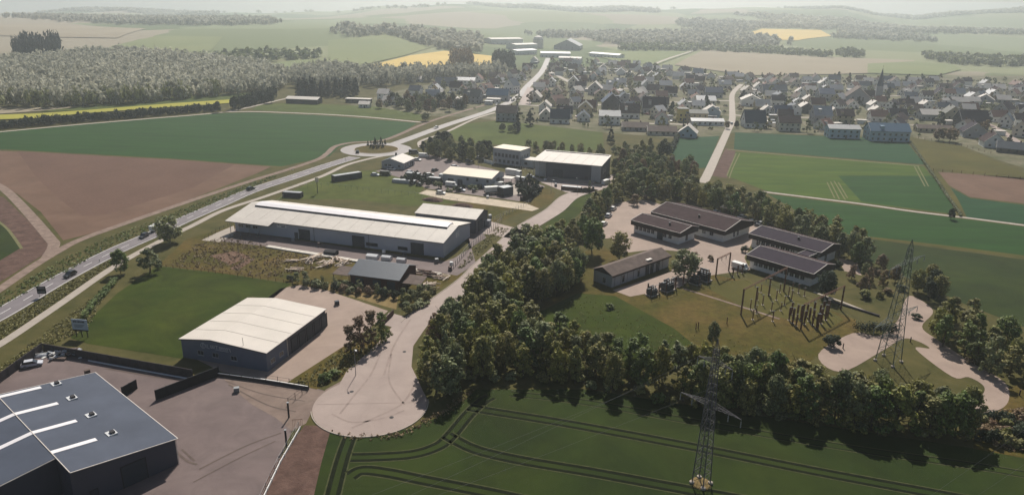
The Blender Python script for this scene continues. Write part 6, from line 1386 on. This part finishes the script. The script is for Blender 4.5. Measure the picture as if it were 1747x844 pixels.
def house_proto(L, D, he, hr, chim=True, flat=False, nwin=3, storeys=2):
    """house in its own frame: x along the ridge, front at -y; parts wall, roof, chimney, windows (> frame), door"""
    P = {"L": L, "D": D, "he": he, "hr": hr}
    if flat:
        P["wall"] = MB().box(-L / 2, L / 2, -D / 2, D / 2, 0, he).mesh("wall", M_wwhite)
        P["roof"] = MB().box(-L / 2 - .4, L / 2 + .4, -D / 2 - .4, D / 2 + .4, he + .01, he + .45).mesh("roof", M_slate)
    else:
        P["wall"] = MB().prism([(-D / 2, 0), (D / 2, 0), (D / 2, he), (0, hr - .05), (-D / 2, he)], -L / 2, L / 2).mesh("wall", M_wwhite)
        s = (hr - he) / (D / 2); o = .6; b = MB(); yo, zo = D / 2 + o, he - s * o; t = .22
        for q in ((-yo, 1), (yo, -1)):
            pr = [(q[0], zo + .02), (0 - .002 * q[1], hr + .02), (0 - .002 * q[1], hr + .02 + t), (q[0], zo + .02 + t)]
            b.prism(pr if q[1] > 0 else pr[::-1], -L / 2 - .45, L / 2 + .45)
        P["roof"] = b.mesh("roof", M_slate)
        P["verge"] = []
        for x in (-L / 2 - .5, L / 2 + .5): P["verge"].append((x, MB().bar((x, -yo, zo + .14), (x, 0, hr + .15), .13, 4).bar((x, yo, zo + .14), (x, 0, hr + .15), .13, 4).mesh("verge_trim", M_trim)))
        if chim: P["chim"] = MB().box(L * .18, L * .18 + .8, .5, 1.2, hr - 1.0, hr + 1.0).mesh("chimney", M_chim)
    if not flat and hr - he > 3.7 and L >= 10:
        s = (hr - he) / (D / 2); zt = he + (hr - he) * .72; P["dormer"] = MB().prism([(-D * .40, he + s * D * .10 - .2), (-D * .12, zt - .3), (-D * .12, zt + .02), (-D * .40, zt - .25)], -L * .2 - .95, -L * .2 + .95).mesh("dormer", M_wwhite); P["dormer_roof"] = MB().prism([(-D * .43, zt - .24), (-D * .1, zt + .05), (-D * .1, zt + .2), (-D * .43, zt - .09)], -L * .2 - 1.15, -L * .2 + 1.15).mesh("dormer_roof", M_slate)
    P["wins"] = []
    for st in range(storeys):
        z = 1.0 + 2.8 * st
        if z + 1.3 > he - .1: break
        for k in range(nwin):
            x = -L / 2 + L * (k + .5) / nwin; P["wins"].append((x, -D / 2, 0, z))
        for y in (-D * .22, D * .22): P["wins"].append((-L / 2, y, 1, z)); P["wins"].append((L / 2, y, 2, z))
    if not flat and hr - he > 2.6: P["wins"] += [(-L / 2, 0, 1, he + .5), (L / 2, 0, 2, he + .5)]
    return P
W_ME = [MB().box(-.6, .6, -.06, .02, 0, 1.3).mesh("window", M_glass), MB().box(-.06, .02, -.6, .6, 0, 1.3).mesh("window", M_glass), MB().box(-.02, .06, -.6, .6, 0, 1.3).mesh("window", M_glass)]
D_ME = MB().box(-.55, .55, -.06, .02, 0, 2.1).mesh("door", M_door)
HOUSES = []
def house(x, y, P, yaw, roof, wall, label, group="houses of the village", name="house", cat="house", wins=True, z=None):
    o = root(name, (x, y, hz(x, y) - .1 if z is None else z), label, cat, group, rz=yaw)
    inst("wall", P["wall"], o, m=WALL[wall]); r = inst("roof", P["roof"], o, m=ROOF[roof])
    if "chim" in P: inst("chimney", P["chim"], r)
    if "dormer" in P and wins and (int(x * 7 + y * 3) % 3 == 0): inst("dormer", P["dormer"], r, m=WALL[wall]); inst("dormer_roof", P["dormer_roof"], r, m=ROOF[roof])
    for vx_, vm in P.get("verge", []):
        if vx_ * (math.cos(yaw) * x + math.sin(yaw) * y) < 0 and wins: inst("verge_trim", vm, r)
    if wins:
        vis = set()
        for wx, wy, f, wz in P["wins"]:
            # only the faces the camera side can show
            nx, ny = ((0, -1), (-1, 0), (1, 0))[f]; gx, gy = nx * math.cos(yaw) - ny * math.sin(yaw), nx * math.sin(yaw) + ny * math.cos(yaw)
            if gx * x + gy * y < 0: inst("window", W_ME[f], o, (wx, wy, wz))
        nx, ny = math.sin(yaw), -math.cos(yaw)
        if nx * x + ny * y < 0: inst("door", D_ME, o, (P["L"] * .06, -P["D"] / 2, .1))
    HOUSES.append((x, y, max(P["L"], P["D"]) * .62)); return o
PC = {}
def proto(L, D, he, hr, **k):
    key = (round(L * 2) / 2, round(D * 2) / 2, he, hr, tuple(sorted(k.items())))
    if key not in PC: PC[key] = house_proto(key[0], key[1], he, hr, **k)
    return PC[key]
# houses one can make out in the photograph: base pixel, width, depth, eave, ridge, turn (0 = ridge across the view, 90 = gable towards it), roof, wall, label
HL = [
    (865, 207, 14, 10, 6.2, 10.4, -8, "weathered tile", "grey", "tall grey house with brownish roof above the meadow's conifers"), (955, 211, 13, 9, 4, 9.4, -4, "slate grey", "white", "white house with large dark slate roof above the meadow"),
    (1039, 213, 14, 10, 6.2, 9.2, -2, "pale grey", "white", "white two storey house with low pale roof, right of the slate roofed one"), (998, 198, 10, 11, 6, 10.4, 84, "olive grey", "tan", "tall tan gabled house behind the slate roofed white house"),
    (1042, 190, 14, 14, 7, 13.5, 88, "navy blue", "dark", "big dark blue gabled house with white verges"), (1064, 181, 10, 12, 6, 11, 86, "slate grey", "grey", "grey gabled house right behind the dark blue gable"),
    (1015, 162, 12, 14, 6, 11.4, 80, "white", "grey", "brown grey gabled house with shining white roof side"), (978, 150, 10, 12, 6, 11, 84, "pale grey", "cream", "cream gabled house in the hazy middle of the village"),
    (873, 160, 10, 12, 7.4, 13, 60, "slate grey", "white", "tall white gabled house where the main road enters the village"), (850, 172, 18, 10, 5, 9.5, -10, "blue", "grey", "long blue roofed building beside the main road's entry"),
    (842, 176, 11, 6, 3.2, 3.6, -10, "white", "white", "white flat roofed annexe below the blue roof"), (807, 176, 14, 10, 5.6, 10.4, -14, "olive grey", "grey", "olive grey house with many windows left of the village road"),
    (762, 148, 20, 10, 4, 8.4, -6, "slate grey", "grey", "long dark roofed barn at the village's upper left"), (795, 148, 18, 10, 6, 8.4, -6, "pale grey", "white", "pale long house right of the dark roofed barn"),
    (712, 140, 10, 8, 3, 5.5, -6, "white", "white", "small white roofed house at the far left above the wood"), (656, 172, 9, 9, 6, 9.2, -12, "white", "white", "tall white house among trees left of the wood"),
    (672, 179, 16, 9, 3.2, 6.4, -14, "white", "white", "low bright roofed house in front of the tall white one"), (745, 165, 12, 8, 3.4, 6, -10, "white", "cream", "white roofed house half hidden behind the wood's trees"),
    (623, 184, 8, 7, 2.8, 4.6, -6, "white", "white", "small white garden house at the field edge"), (1073, 202, 14, 11, 4.4, 10, -3, "weathered tile", "white", "brownish roofed house with white lower wall below the blue gable"),
    (1114, 194, 17, 12, 5, 12, -3, "dark brown", "grey", "large brown mansard house in the middle front"), (1163, 207, 7, 8, 8.6, 9.0, 0, "olive grey", "yellow", "narrow tall yellow house"),
    (1186, 208, 15, 11, 6.2, 8, -2, "olive grey", "tan", "wide tan house right of the narrow yellow one"), (1213, 202, 12, 12, 5, 9.2, 80, "white", "pale blue", "pale blue gabled house with white roof side near the lane"),
    (1205, 214, 22, 8, 3, 4.4, -1, "pale grey", "white", "long low white shed near the field lane"), (1202, 184, 15, 12, 6, 9, -3, "pale grey", "cream", "cream hip roofed house behind the wide tan one"),
    (1216, 167, 15, 10, 5, 9, -3, "navy blue", "grey", "dark navy roofed house just left of the lane"), (1173, 235, 11, 10, 3.2, 7.6, 72, "white", "pale blue", "small pale blue gabled house at the bluish meadow's top edge"),
    (1083, 224, 17, 10, 2.8, 5.4, -4, "weathered tile", "grey", "low grey roofed bungalow left of the dark hedge, farther left"), (1128, 231, 18, 10, 2.8, 5.4, -4, "weathered tile", "cream", "low grey roofed bungalow next to the dark hedge"),
    (1284, 218, 14, 12, 4, 11.4, 0, "slate grey", "white", "white house with very large dark roof right of the lane"), (1343, 224, 14, 10, 6, 9.4, -4, "brown tiled", "cream", "cream house behind bushes at the teal field's edge"),
    (1398, 214, 12, 11, 7.4, 13, -3, "pale grey", "grey", "tall grey house with cream topped roof in the front middle"), (1437, 210, 12, 10, 5.6, 9.4, -3, "brown tiled", "tan", "tan house with brown roof right of the tall grey one"),
    (1435, 236, 19, 10, 6.2, 8, -4, "pale grey", "pale blue", "long pale apartment house with two window rows at the field"), (1510, 241, 24, 12, 6.6, 10.6, -4, "blue", "pale blue", "largest blue roofed apartment house at the field's right end"),
    (1333, 201, 13, 10, 4, 8.6, -2, "navy blue", "grey", "blue roofed house behind the cream house"), (1328, 177, 11, 12, 6, 9.6, 86, "slate grey", "white", "white gabled house with dark verge right of the lane"),
    (1352, 196, 10, 11, 5, 8.6, 84, "slate grey", "white", "small white gabled house right behind the blue roof"), (1373, 193, 11, 11, 4.4, 8, 84, "white", "dark", "dark gabled house with bright verges beside the small white one"),
    (1406, 172, 13, 12, 6.4, 10.4, -3, "navy blue", "grey", "dark blue house standing tall behind the front rows"), (1280, 181, 16, 12, 5, 9, 80, "white", "white", "white gabled house close to the lane's right side"),
    (1319, 161, 22, 11, 4, 8.6, -3, "slate grey", "grey", "long dark roofed building behind the lane's bright yard"), (1528, 206, 12, 10, 4, 8.4, -5, "dark brown", "grey", "grey house with dark brown roof left of the bright roofed one"),
    (1583, 205, 14, 11, 4.4, 7.6, -5, "white", "grey", "house with bright roof above the broad bare trees"), (1621, 204, 11, 12, 5, 10, 76, "olive grey", "tan", "tan gabled house right of the bright roof"),
    (1550, 174, 11, 9, 5, 8.4, -4, "slate grey", "white", "white house with slim white gable near the church"), (1676, 155, 12, 10, 3.2, 7.2, -8, "white", "white", "white roofed house, left one of the shining upper right pair"),
    (1701, 156, 12, 10, 3.2, 7, -8, "white", "white", "white roofed house, right one of the shining upper right pair"), (1728, 162, 11, 9, 3.4, 6.8, -8, "white", "cream", "white roofed house at the upper right edge"),
    (1678, 179, 14, 12, 4.6, 9, 60, "white", "grey", "grey gabled house with white roof below the shining pair"), (1709, 176, 11, 9, 3.4, 6.8, -10, "white", "grey", "white roofed cottage right of the grey gabled one"),
    (1654, 220, 18, 14, 6, 12.4, -6, "dark brown", "dark", "large purple brown roofed house beside the bare trees"), (1659, 235, 14, 12, 4, 9.6, 70, "dark brown", "grey", "brown gabled house at the village street's bend"),
    (1690, 252, 11, 11, 4, 8.8, 74, "brown tiled", "white", "pale gabled house nearest the olive meadow's corner"), (1714, 218, 8, 11, 5.4, 10, 50, "slate grey", "white", "white gable front beside the right village street"),
    (1740, 234, 9, 12, 5.6, 10.4, 50, "brown tiled", "cream", "cream gable front at the right picture edge"), (1634, 181, 13, 9, 4, 7.2, -6, "white", "grey", "white roofed row house at the right, left half"), (1655, 180, 12, 9, 4, 7.2, -6, "white", "white", "white roofed row house at the right, right half"),
    (1726, 262, 16, 9, 3, 6.2, -30, "slate grey", "dark", "dark low barn at the lower right village corner"), (1712, 196, 12, 10, 5, 9.4, 30, "dark brown", "grey", "grey house with dark roof behind the white gable front"), (1590, 226, 22, 8, 2.8, 4.6, -6, "weathered tile", "tan", "long low row of sheds behind the olive meadow")]
for px, py, w, d, he, hr, turn, roof, wall, lb in HL:
    x, y = G(px, py); yaw = rad(turn); flat = hr - he < .8
    P = proto(w if abs(turn) < 45 else d, d if abs(turn) < 45 else w, he, hr, flat=flat, nwin=max(2, int((w if abs(turn) < 45 else d) / 3.4)), storeys=2 if he > 4.6 else 1)
    off = (d if abs(turn) < 45 else d) / 2 * .9; l = math.hypot(x, y)
    house(x + x / l * off, y + y / l * off, P, yaw, roof, wall, lb, group=None)
# long barn, canopy shed, church, factory
x, y = G(517, 177); house(x, y + 4, proto(26, 10, 3.6, 5.0, nwin=0, chim=False), rad(-9), "white", "dark", "long white roofed barn in front of the conifer grove", None, "barn", "barn")
x, y = G(611, 176); house(x, y + 3, proto(20, 6, 3.0, 3.5, flat=True, nwin=5), rad(-6), "white", "dark", "flat white roofed open shed right of the conifer grove", None, "shed", "shed")
cx_, cyy = G(1462, 178); ch = root("church", (cx_, cyy, hz(cx_, cyy)), "church with broad gabled nave and pointed dark spire", "church", rz=rad(70))
MB().prism([(-9, 0), (9, 0), (9, 6), (0, 13.5), (-9, 6)], 0, 24).build("nave", WALL["grey"], ch)
MB().prism([(-9.6, 5.6), (-.002, 13.55), (-.002, 13.9), (-9.6, 5.95)], -.4, 24.4).build("roof", M_oldtile, ch); MB().prism([(.002, 13.55), (9.6, 5.6), (9.6, 5.95), (.002, 13.9)], -.4, 24.4).build("roof", M_oldtile, ch)
gx, gy = G(1497, 172); tw = MB().box(-2.6, 2.6, -2.6, 2.6, 0, 13).build("tower", WALL["grey"], ch)
vx = Vector((gx - cx_, gy - cyy, 0)); vx.rotate(__import__("mathutils").Euler((0, 0, -rad(70)))); tw.location = vx
b = MB(); k = 8; b.v = [(2.9 * math.cos(2 * math.pi * (i + .5) / 8), 2.9 * math.sin(2 * math.pi * (i + .5) / 8), 13.01) for i in range(8)] + [(0, 0, 29)]; b.f = [(i, (i + 1) % 8, 8) for i in range(8)] + [tuple(reversed(range(8)))]; b.m = [0] * 9
b.build("spire", M_slate, tw); MB().bar((0, 0, 29), (0, 0, 31), .08, 4).build("cross", M_gutter, tw)
for y_ in (-4, 0, 4): MB().box(-.06, .02, y_ - .6, y_ + .6, 2.5, 6).build("window", M_glass, ch)
for a, bq, h, dd, roof, lb in [((832, 74), (885, 76), 9, 30, "white", "longest white roofed factory hall in the haze beyond the village"), ((872, 84), (908, 84), 8, 26, "white", "shorter white factory hall in front of the longest one"), ((874, 93), (908, 92), 6, 20, "pale grey", "pale factory hall nearest the village in the hazy works"), ((922, 96), (972, 98), 6, 34, "pale grey", "wide pale low roof left of the hazy gabled hall"), ((1010, 96), (1060, 100), 5, 16, "pale grey", "low pale shed row behind the village at the field edge"), ((955, 104), (992, 106), 5, 14, "white", "white low shed in front of the hazy works")]:
    p, q = G(*a), G(*bq); L = math.dist(p, q); x, y = (p[0] + q[0]) / 2, (p[1] + q[1]) / 2
    house(x, y, proto(L, dd, h, h + 1.5, flat=False, chim=False, nwin=8, storeys=1), math.atan2(q[1] - p[1], q[0] - p[0]), roof, "white", lb, None, "factory_hall", "factory")
p, q = G(953, 84), G(986, 84); house((p[0] + q[0]) / 2, (p[1] + q[1]) / 2, proto(60, 44, 7, 17, chim=False, nwin=4), rad(80), "pale grey", "grey", "big hazy gabled hall at the village's far end", None, "factory_hall", "factory")
p = G(918, 82); sl = root("silo", (*p, hz(*p)), "pale round topped silo beside the hazy factory halls", "silo"); MB().lathe([(9, 0), (9, 14), (7, 18), (3, 20), (.5, 20.5)], 16).build("shell", M_roofw, sl); MB().lathe([(9.1, 13.6), (9.3, 13.8), (9.1, 14.2)], 16).build("ring", M_steel, sl)
# the rest of the village, house by house
lane = [G(*p) for p in [(1206, 300), (1219, 272), (1240, 226), (1249, 205), (1249, 180), (1250, 160), (1265, 145)]]; mr_ = [G(*p) for p in main_e] + [G(935, 90)]; st2 = [G(*p) for p in [(1690, 214), (1740, 244), (1780, 262)]]
ribbon("village_street", [(1640, 200), (1690, 214), (1740, 244), (1790, 268)], 5, .09, M_conc); ribbon("village_street", [(1060, 210), (1100, 211), (1150, 212), (1240, 216)], 4.5, .09, M_path); ribbon("village_street", [(880, 178), (940, 182), (1000, 180), (1100, 176), (1249, 172)], 4.5, .09, M_path); ribbon("village_street", [(1250, 150), (1350, 158), (1480, 164), (1600, 166), (1747, 190)], 4.5, .09, M_path); ribbon("village_street", [(930, 118), (960, 135), (1000, 150), (1100, 152), (1250, 150)], 5, .09, M_path); ribbon("village_street", [(1250, 196), (1300, 200), (1420, 202), (1530, 212), (1600, 216)], 4.5, .09, M_path)
zone("village_yard", [(1262, 160), (1290, 140), (1310, 142), (1290, 166), (1268, 176)], .11, M_path)
zone("village_yard", [(884, 178), (900, 150), (918, 152), (904, 180)], .11, M_conc)
def dseg(p, c):
    m = 1e9
    for a, b in zip(c, c[1:]):
        L2 = (b[0] - a[0]) ** 2 + (b[1] - a[1]) ** 2; t = max(0, min(1, ((p[0] - a[0]) * (b[0] - a[0]) + (p[1] - a[1]) * (b[1] - a[1])) / L2)); m = min(m, math.hypot(p[0] - a[0] - t * (b[0] - a[0]), p[1] - a[1] - t * (b[1] - a[1])))
    return m
rv = random.Random(21); VP = [G(*p) for p in [(690, 170), (745, 148), (870, 134), (905, 106), (960, 100), (1000, 108), (1100, 116), (1180, 124), (1260, 136), (1400, 140), (1520, 140), (1747, 150), (1790, 160), (1790, 250), (1720, 246), (1640, 228), (1500, 226), (1270, 214), (1100, 216), (930, 206), (890, 190), (830, 178), (760, 184)]]
auto = []; keep = []
xs_ = [p[0] for p in VP]; ys__ = [p[1] for p in VP]
for _ in range(20000):
    if len(auto) >= 225: break
    x, y = rv.uniform(min(xs_), max(xs_)), rv.uniform(min(ys__), max(ys__))
    if not in_poly(x, y, VP) or dseg((x, y), lane) < 12 or dseg((x, y), mr_) < 13 or dseg((x, y), st2) < 11: continue
    if any((x - a) ** 2 + (y - b) ** 2 < (r + 7.8) ** 2 for a, b, r in HOUSES) or any((x - a) ** 2 + (y - b) ** 2 < 16.5 ** 2 for a, b in auto): continue
    auto.append((x, y))
auto.sort(key=lambda p: p[1]); rows = []; nrow = 8
for i in range(nrow): rows.append(sorted(auto[i * len(auto) // nrow:(i + 1) * len(auto) // nrow], key=lambda p: p[0] / p[1]))
RN = list(ROOF)[:4] + ["pale grey", "pale grey", "white", "white", "white", "red brown", "red brown", "weathered tile", "brown tiled"]; WN = ["white", "white", "cream", "white", "white", "tan"]  # white and pale grey repeated so roof colour stands in for sun glints
VAR = [(10, 8.5, 5, 8.6), (11, 9, 3.8, 8.2), (12, 8.5, 3.0, 6.8), (9, 8, 5.6, 8.8), (12, 9, 4.4, 8.2)]
rown = ["front", "second", "third", "fourth", "fifth", "sixth", "seventh", "farthest"]
for i, row in enumerate(rows):
    for k, (x, y) in enumerate(row):
        L, D, he, hr = rv.choice(VAR); roof, wall = rv.choice(RN), rv.choice(WN); yaw = rad(rv.choice([-6, -4, 84, 82, -8, 40]) + rv.uniform(-8, 8))
        house(x, y, proto(L, D, he, hr, nwin=3, storeys=2 if he > 4.6 else 1), yaw, roof, wall, f"{wall} house with {roof} roof, {ordinal(k + 1)} from left in the {rown[i]} filler row of the village".replace("filler row of the village", "village row"), "houses of the village", wins=i < 6)
# garden sheds and garages
for k in range(120):
    for _ in range(60):
        h_ = rv.choice(HOUSES[:62] + HOUSES[-160:]); a = rv.uniform(0, 6.28); x, y = h_[0] + math.cos(a) * (h_[2] + 5), h_[1] + math.sin(a) * (h_[2] + 5)
        if y > 480 and in_poly(x, y, VP) and dseg((x, y), lane) > 7 and dseg((x, y), mr_) > 8 and not any((x - p) ** 2 + (y - q) ** 2 < (r + 3) ** 2 for p, q, r in HOUSES): break
    else: continue
    house(x, y, proto(6, 4, 2.6, 3.0, flat=True, nwin=1, storeys=1), rad(rv.uniform(-20, 20)), rv.choice(["white", "pale grey", "white", "slate grey"]), rv.choice(["white", "grey"]), "small flat roofed garage between the village houses", "garages of the village", "garage", "garage", wins=False)
# garden trees of the village, too small to show parts
VT = []
for k, (kind, leaf) in enumerate([("round", "grey"), ("round", "dark"), ("round", "brown"), ("cone", "conifer"), ("round", "olive"), ("round", "grey")]):
    v, f = crown(900 + k, kind, 2.6, 6.0, 9 if kind == "round" else 16, 22, .42); tb = trunk_builder(k, 6, 2.2, kind); nv = len(v)
    me = bpy.data.meshes.new("garden_tree"); me.from_pydata([tuple(p) for p in v] + tb.v, [], [tuple(int(i) for i in q) for q in f] + [tuple(i + nv for i in q) for q in tb.f]); me.materials.append(M_leaf[leaf]); me.materials.append(M_bark)
    me.polygons.foreach_set("material_index", [0] * len(f) + [1] * len(tb.f)); me.update(); VT.append((me, "conifer" if kind == "cone" else "garden_tree", leaf))
VT.append(VT[0]); n = 0
G_ALL = [G(*p) for p in [(640, 186), (740, 150), (860, 132), (930, 104), (1060, 112), (1260, 132), (1500, 136), (1790, 140), (1790, 280), (1700, 262), (1640, 240), (1540, 230), (1252, 224), (1160, 226), (1030, 222), (950, 214), (850, 200), (800, 186)]]
xa = [p[0] for p in G_ALL]; yb_ = [p[1] for p in G_ALL]
while n < 295:
    x, y = rv.uniform(min(xa), max(xa)), rv.uniform(min(yb_), max(yb_))
    if not in_poly(x, y, G_ALL) or dseg((x, y), lane) < 5 or dseg((x, y), mr_) < 7 or any((x - p) ** 2 + (y - q) ** 2 < (r + 1.2) ** 2 for p, q, r in HOUSES): continue
    me, nm, lf = rv.choice(VT); s_ = rv.uniform(.8, 1.6); o = inst(nm, me, None, (x, y, hz(x, y)), rv.uniform(0, 6.28), (s_, s_, s_ * rv.uniform(.85, 1.2)))
    tag(o, "small dark conifer in a garden between the village houses" if nm == "conifer" else f"small {LEAFW[lf]} round tree in a garden between the village houses", "tree" if nm != "conifer" else "conifer", "garden conifers in the village" if nm == "conifer" else "garden trees in the village"); n += 1

sp_ = []
while len(sp_) < 700:
    x, y = rv.uniform(min(xa), max(xa)), rv.uniform(min(yb_), max(yb_))
    if in_poly(x, y, G_ALL) and dseg((x, y), lane) > 4 and dseg((x, y), mr_) > 6 and not any((x - p) ** 2 + (y - q) ** 2 < (r + 1) ** 2 for p, q, r in HOUSES): sp_.append((x, y))
mass("garden_shrubs", sp_[:350], (1.0, 2.4), (1.2, 3.0), "grey", T_mid, "grey green shrubs and hedges filling the village gardens", "undergrowth", 51); mass("garden_shrubs", sp_[350:], (1.0, 2.4), (1.2, 3.0), "dark", T_mid, "dark shrubs and hedges filling the village gardens", "undergrowth", 52)
# cars parked about the village, too small to show parts
cb = MB(); k_ = 6; lowp = [(-2.1, .3), (2.1, .3), (2.15, .75), (1.1, .95), (-2.1, .95)]; topp = [(-1.9, .95), (1.0, .95), (.3, 1.45), (-1.4, 1.45)]
for pr, w, mi in ((lowp, .88, 0), (topp, .78, 1)):
    n_ = len(pr); q = len(cb.v); cb.v += [(x, -w, z) for x, z in pr] + [(x, w, z) for x, z in pr]
    cb.f += [tuple(q + i for i in range(n_)), tuple(q + n_ + i for i in reversed(range(n_)))] + [(q + (i + 1) % n_, q + i, q + n_ + i, q + n_ + (i + 1) % n_) for i in range(n_)]; cb.m += [mi] * (n_ + 2)
cb.box(-1.38, .3, -.7, .7, 1.455, 1.5, 0)
for x in (-1.3, 1.3):
    for y in (-.8, .8): cb.box(x - .3, x + .3, y - .1, y + .1, 0, .6, 2)
cmes = [cb.mesh("parked_car", [paint(*c), M_glass, M_rubber]) for c in (("white", (.75, .74, .7)), ("silver", (.55, .56, .6)), ("black", (.012, .012, .014)), ("red", (.25, .02, .015)), ("blue", (.03, .06, .18)))]
cnm = ["white", "silver", "black", "red", "blue"]; n = 0
while n < 110:
    h_ = rv.choice(HOUSES); a = rv.uniform(0, 6.28); x, y = h_[0] + math.cos(a) * (h_[2] + rv.uniform(2, 6)), h_[1] + math.sin(a) * (h_[2] + rv.uniform(2, 6))
    if not in_poly(x, y, VP) or any((x - p) ** 2 + (y - q) ** 2 < (r + 1) ** 2 for p, q, r in HOUSES): continue
    ci_ = rv.choice([0, 0, 0, 1, 1, 2, 3, 4]); o = inst("parked_car", cmes[ci_], None, (x, y, hz(x, y) + .03 + (.55 * min(1, max(0, (y - 640) / 120)))), rv.uniform(0, 6.28)); tag(o, cnm[ci_] + " car parked beside a house in the village", "car", cnm[ci_] + " cars parked in the village"); n += 1
# ------------------------------------------------------------------ haze over the whole valley, sky outside it
M_haze = bpy.data.materials.new("haze"); M_haze.use_nodes = True; hn = M_haze.node_tree
hn.nodes.remove(hn.nodes["Principled BSDF"]); pv = hn.nodes.new("ShaderNodeVolumePrincipled")
pv.inputs["Color"].default_value = (0.87, 0.935, 0.97, 1); pv.inputs["Density"].default_value = HAZE_DENSITY; pv.inputs["Anisotropy"].default_value = 0.65
hn.links.new(pv.outputs[0], hn.nodes["Material Output"].inputs["Volume"])
zmin = float(Z.min()); zmax = max(CAMH, float(Z.max()) + 30)
hz_box = MB().box(-5300, 5300, -260, 7100, min(-1.0, zmin - 1), zmax + 12).build("haze", M_haze); hz_box["kind"] = "stuff"; hz_box["label"] = "pale summer haze lying over the whole valley"; hz_box["category"] = "haze"
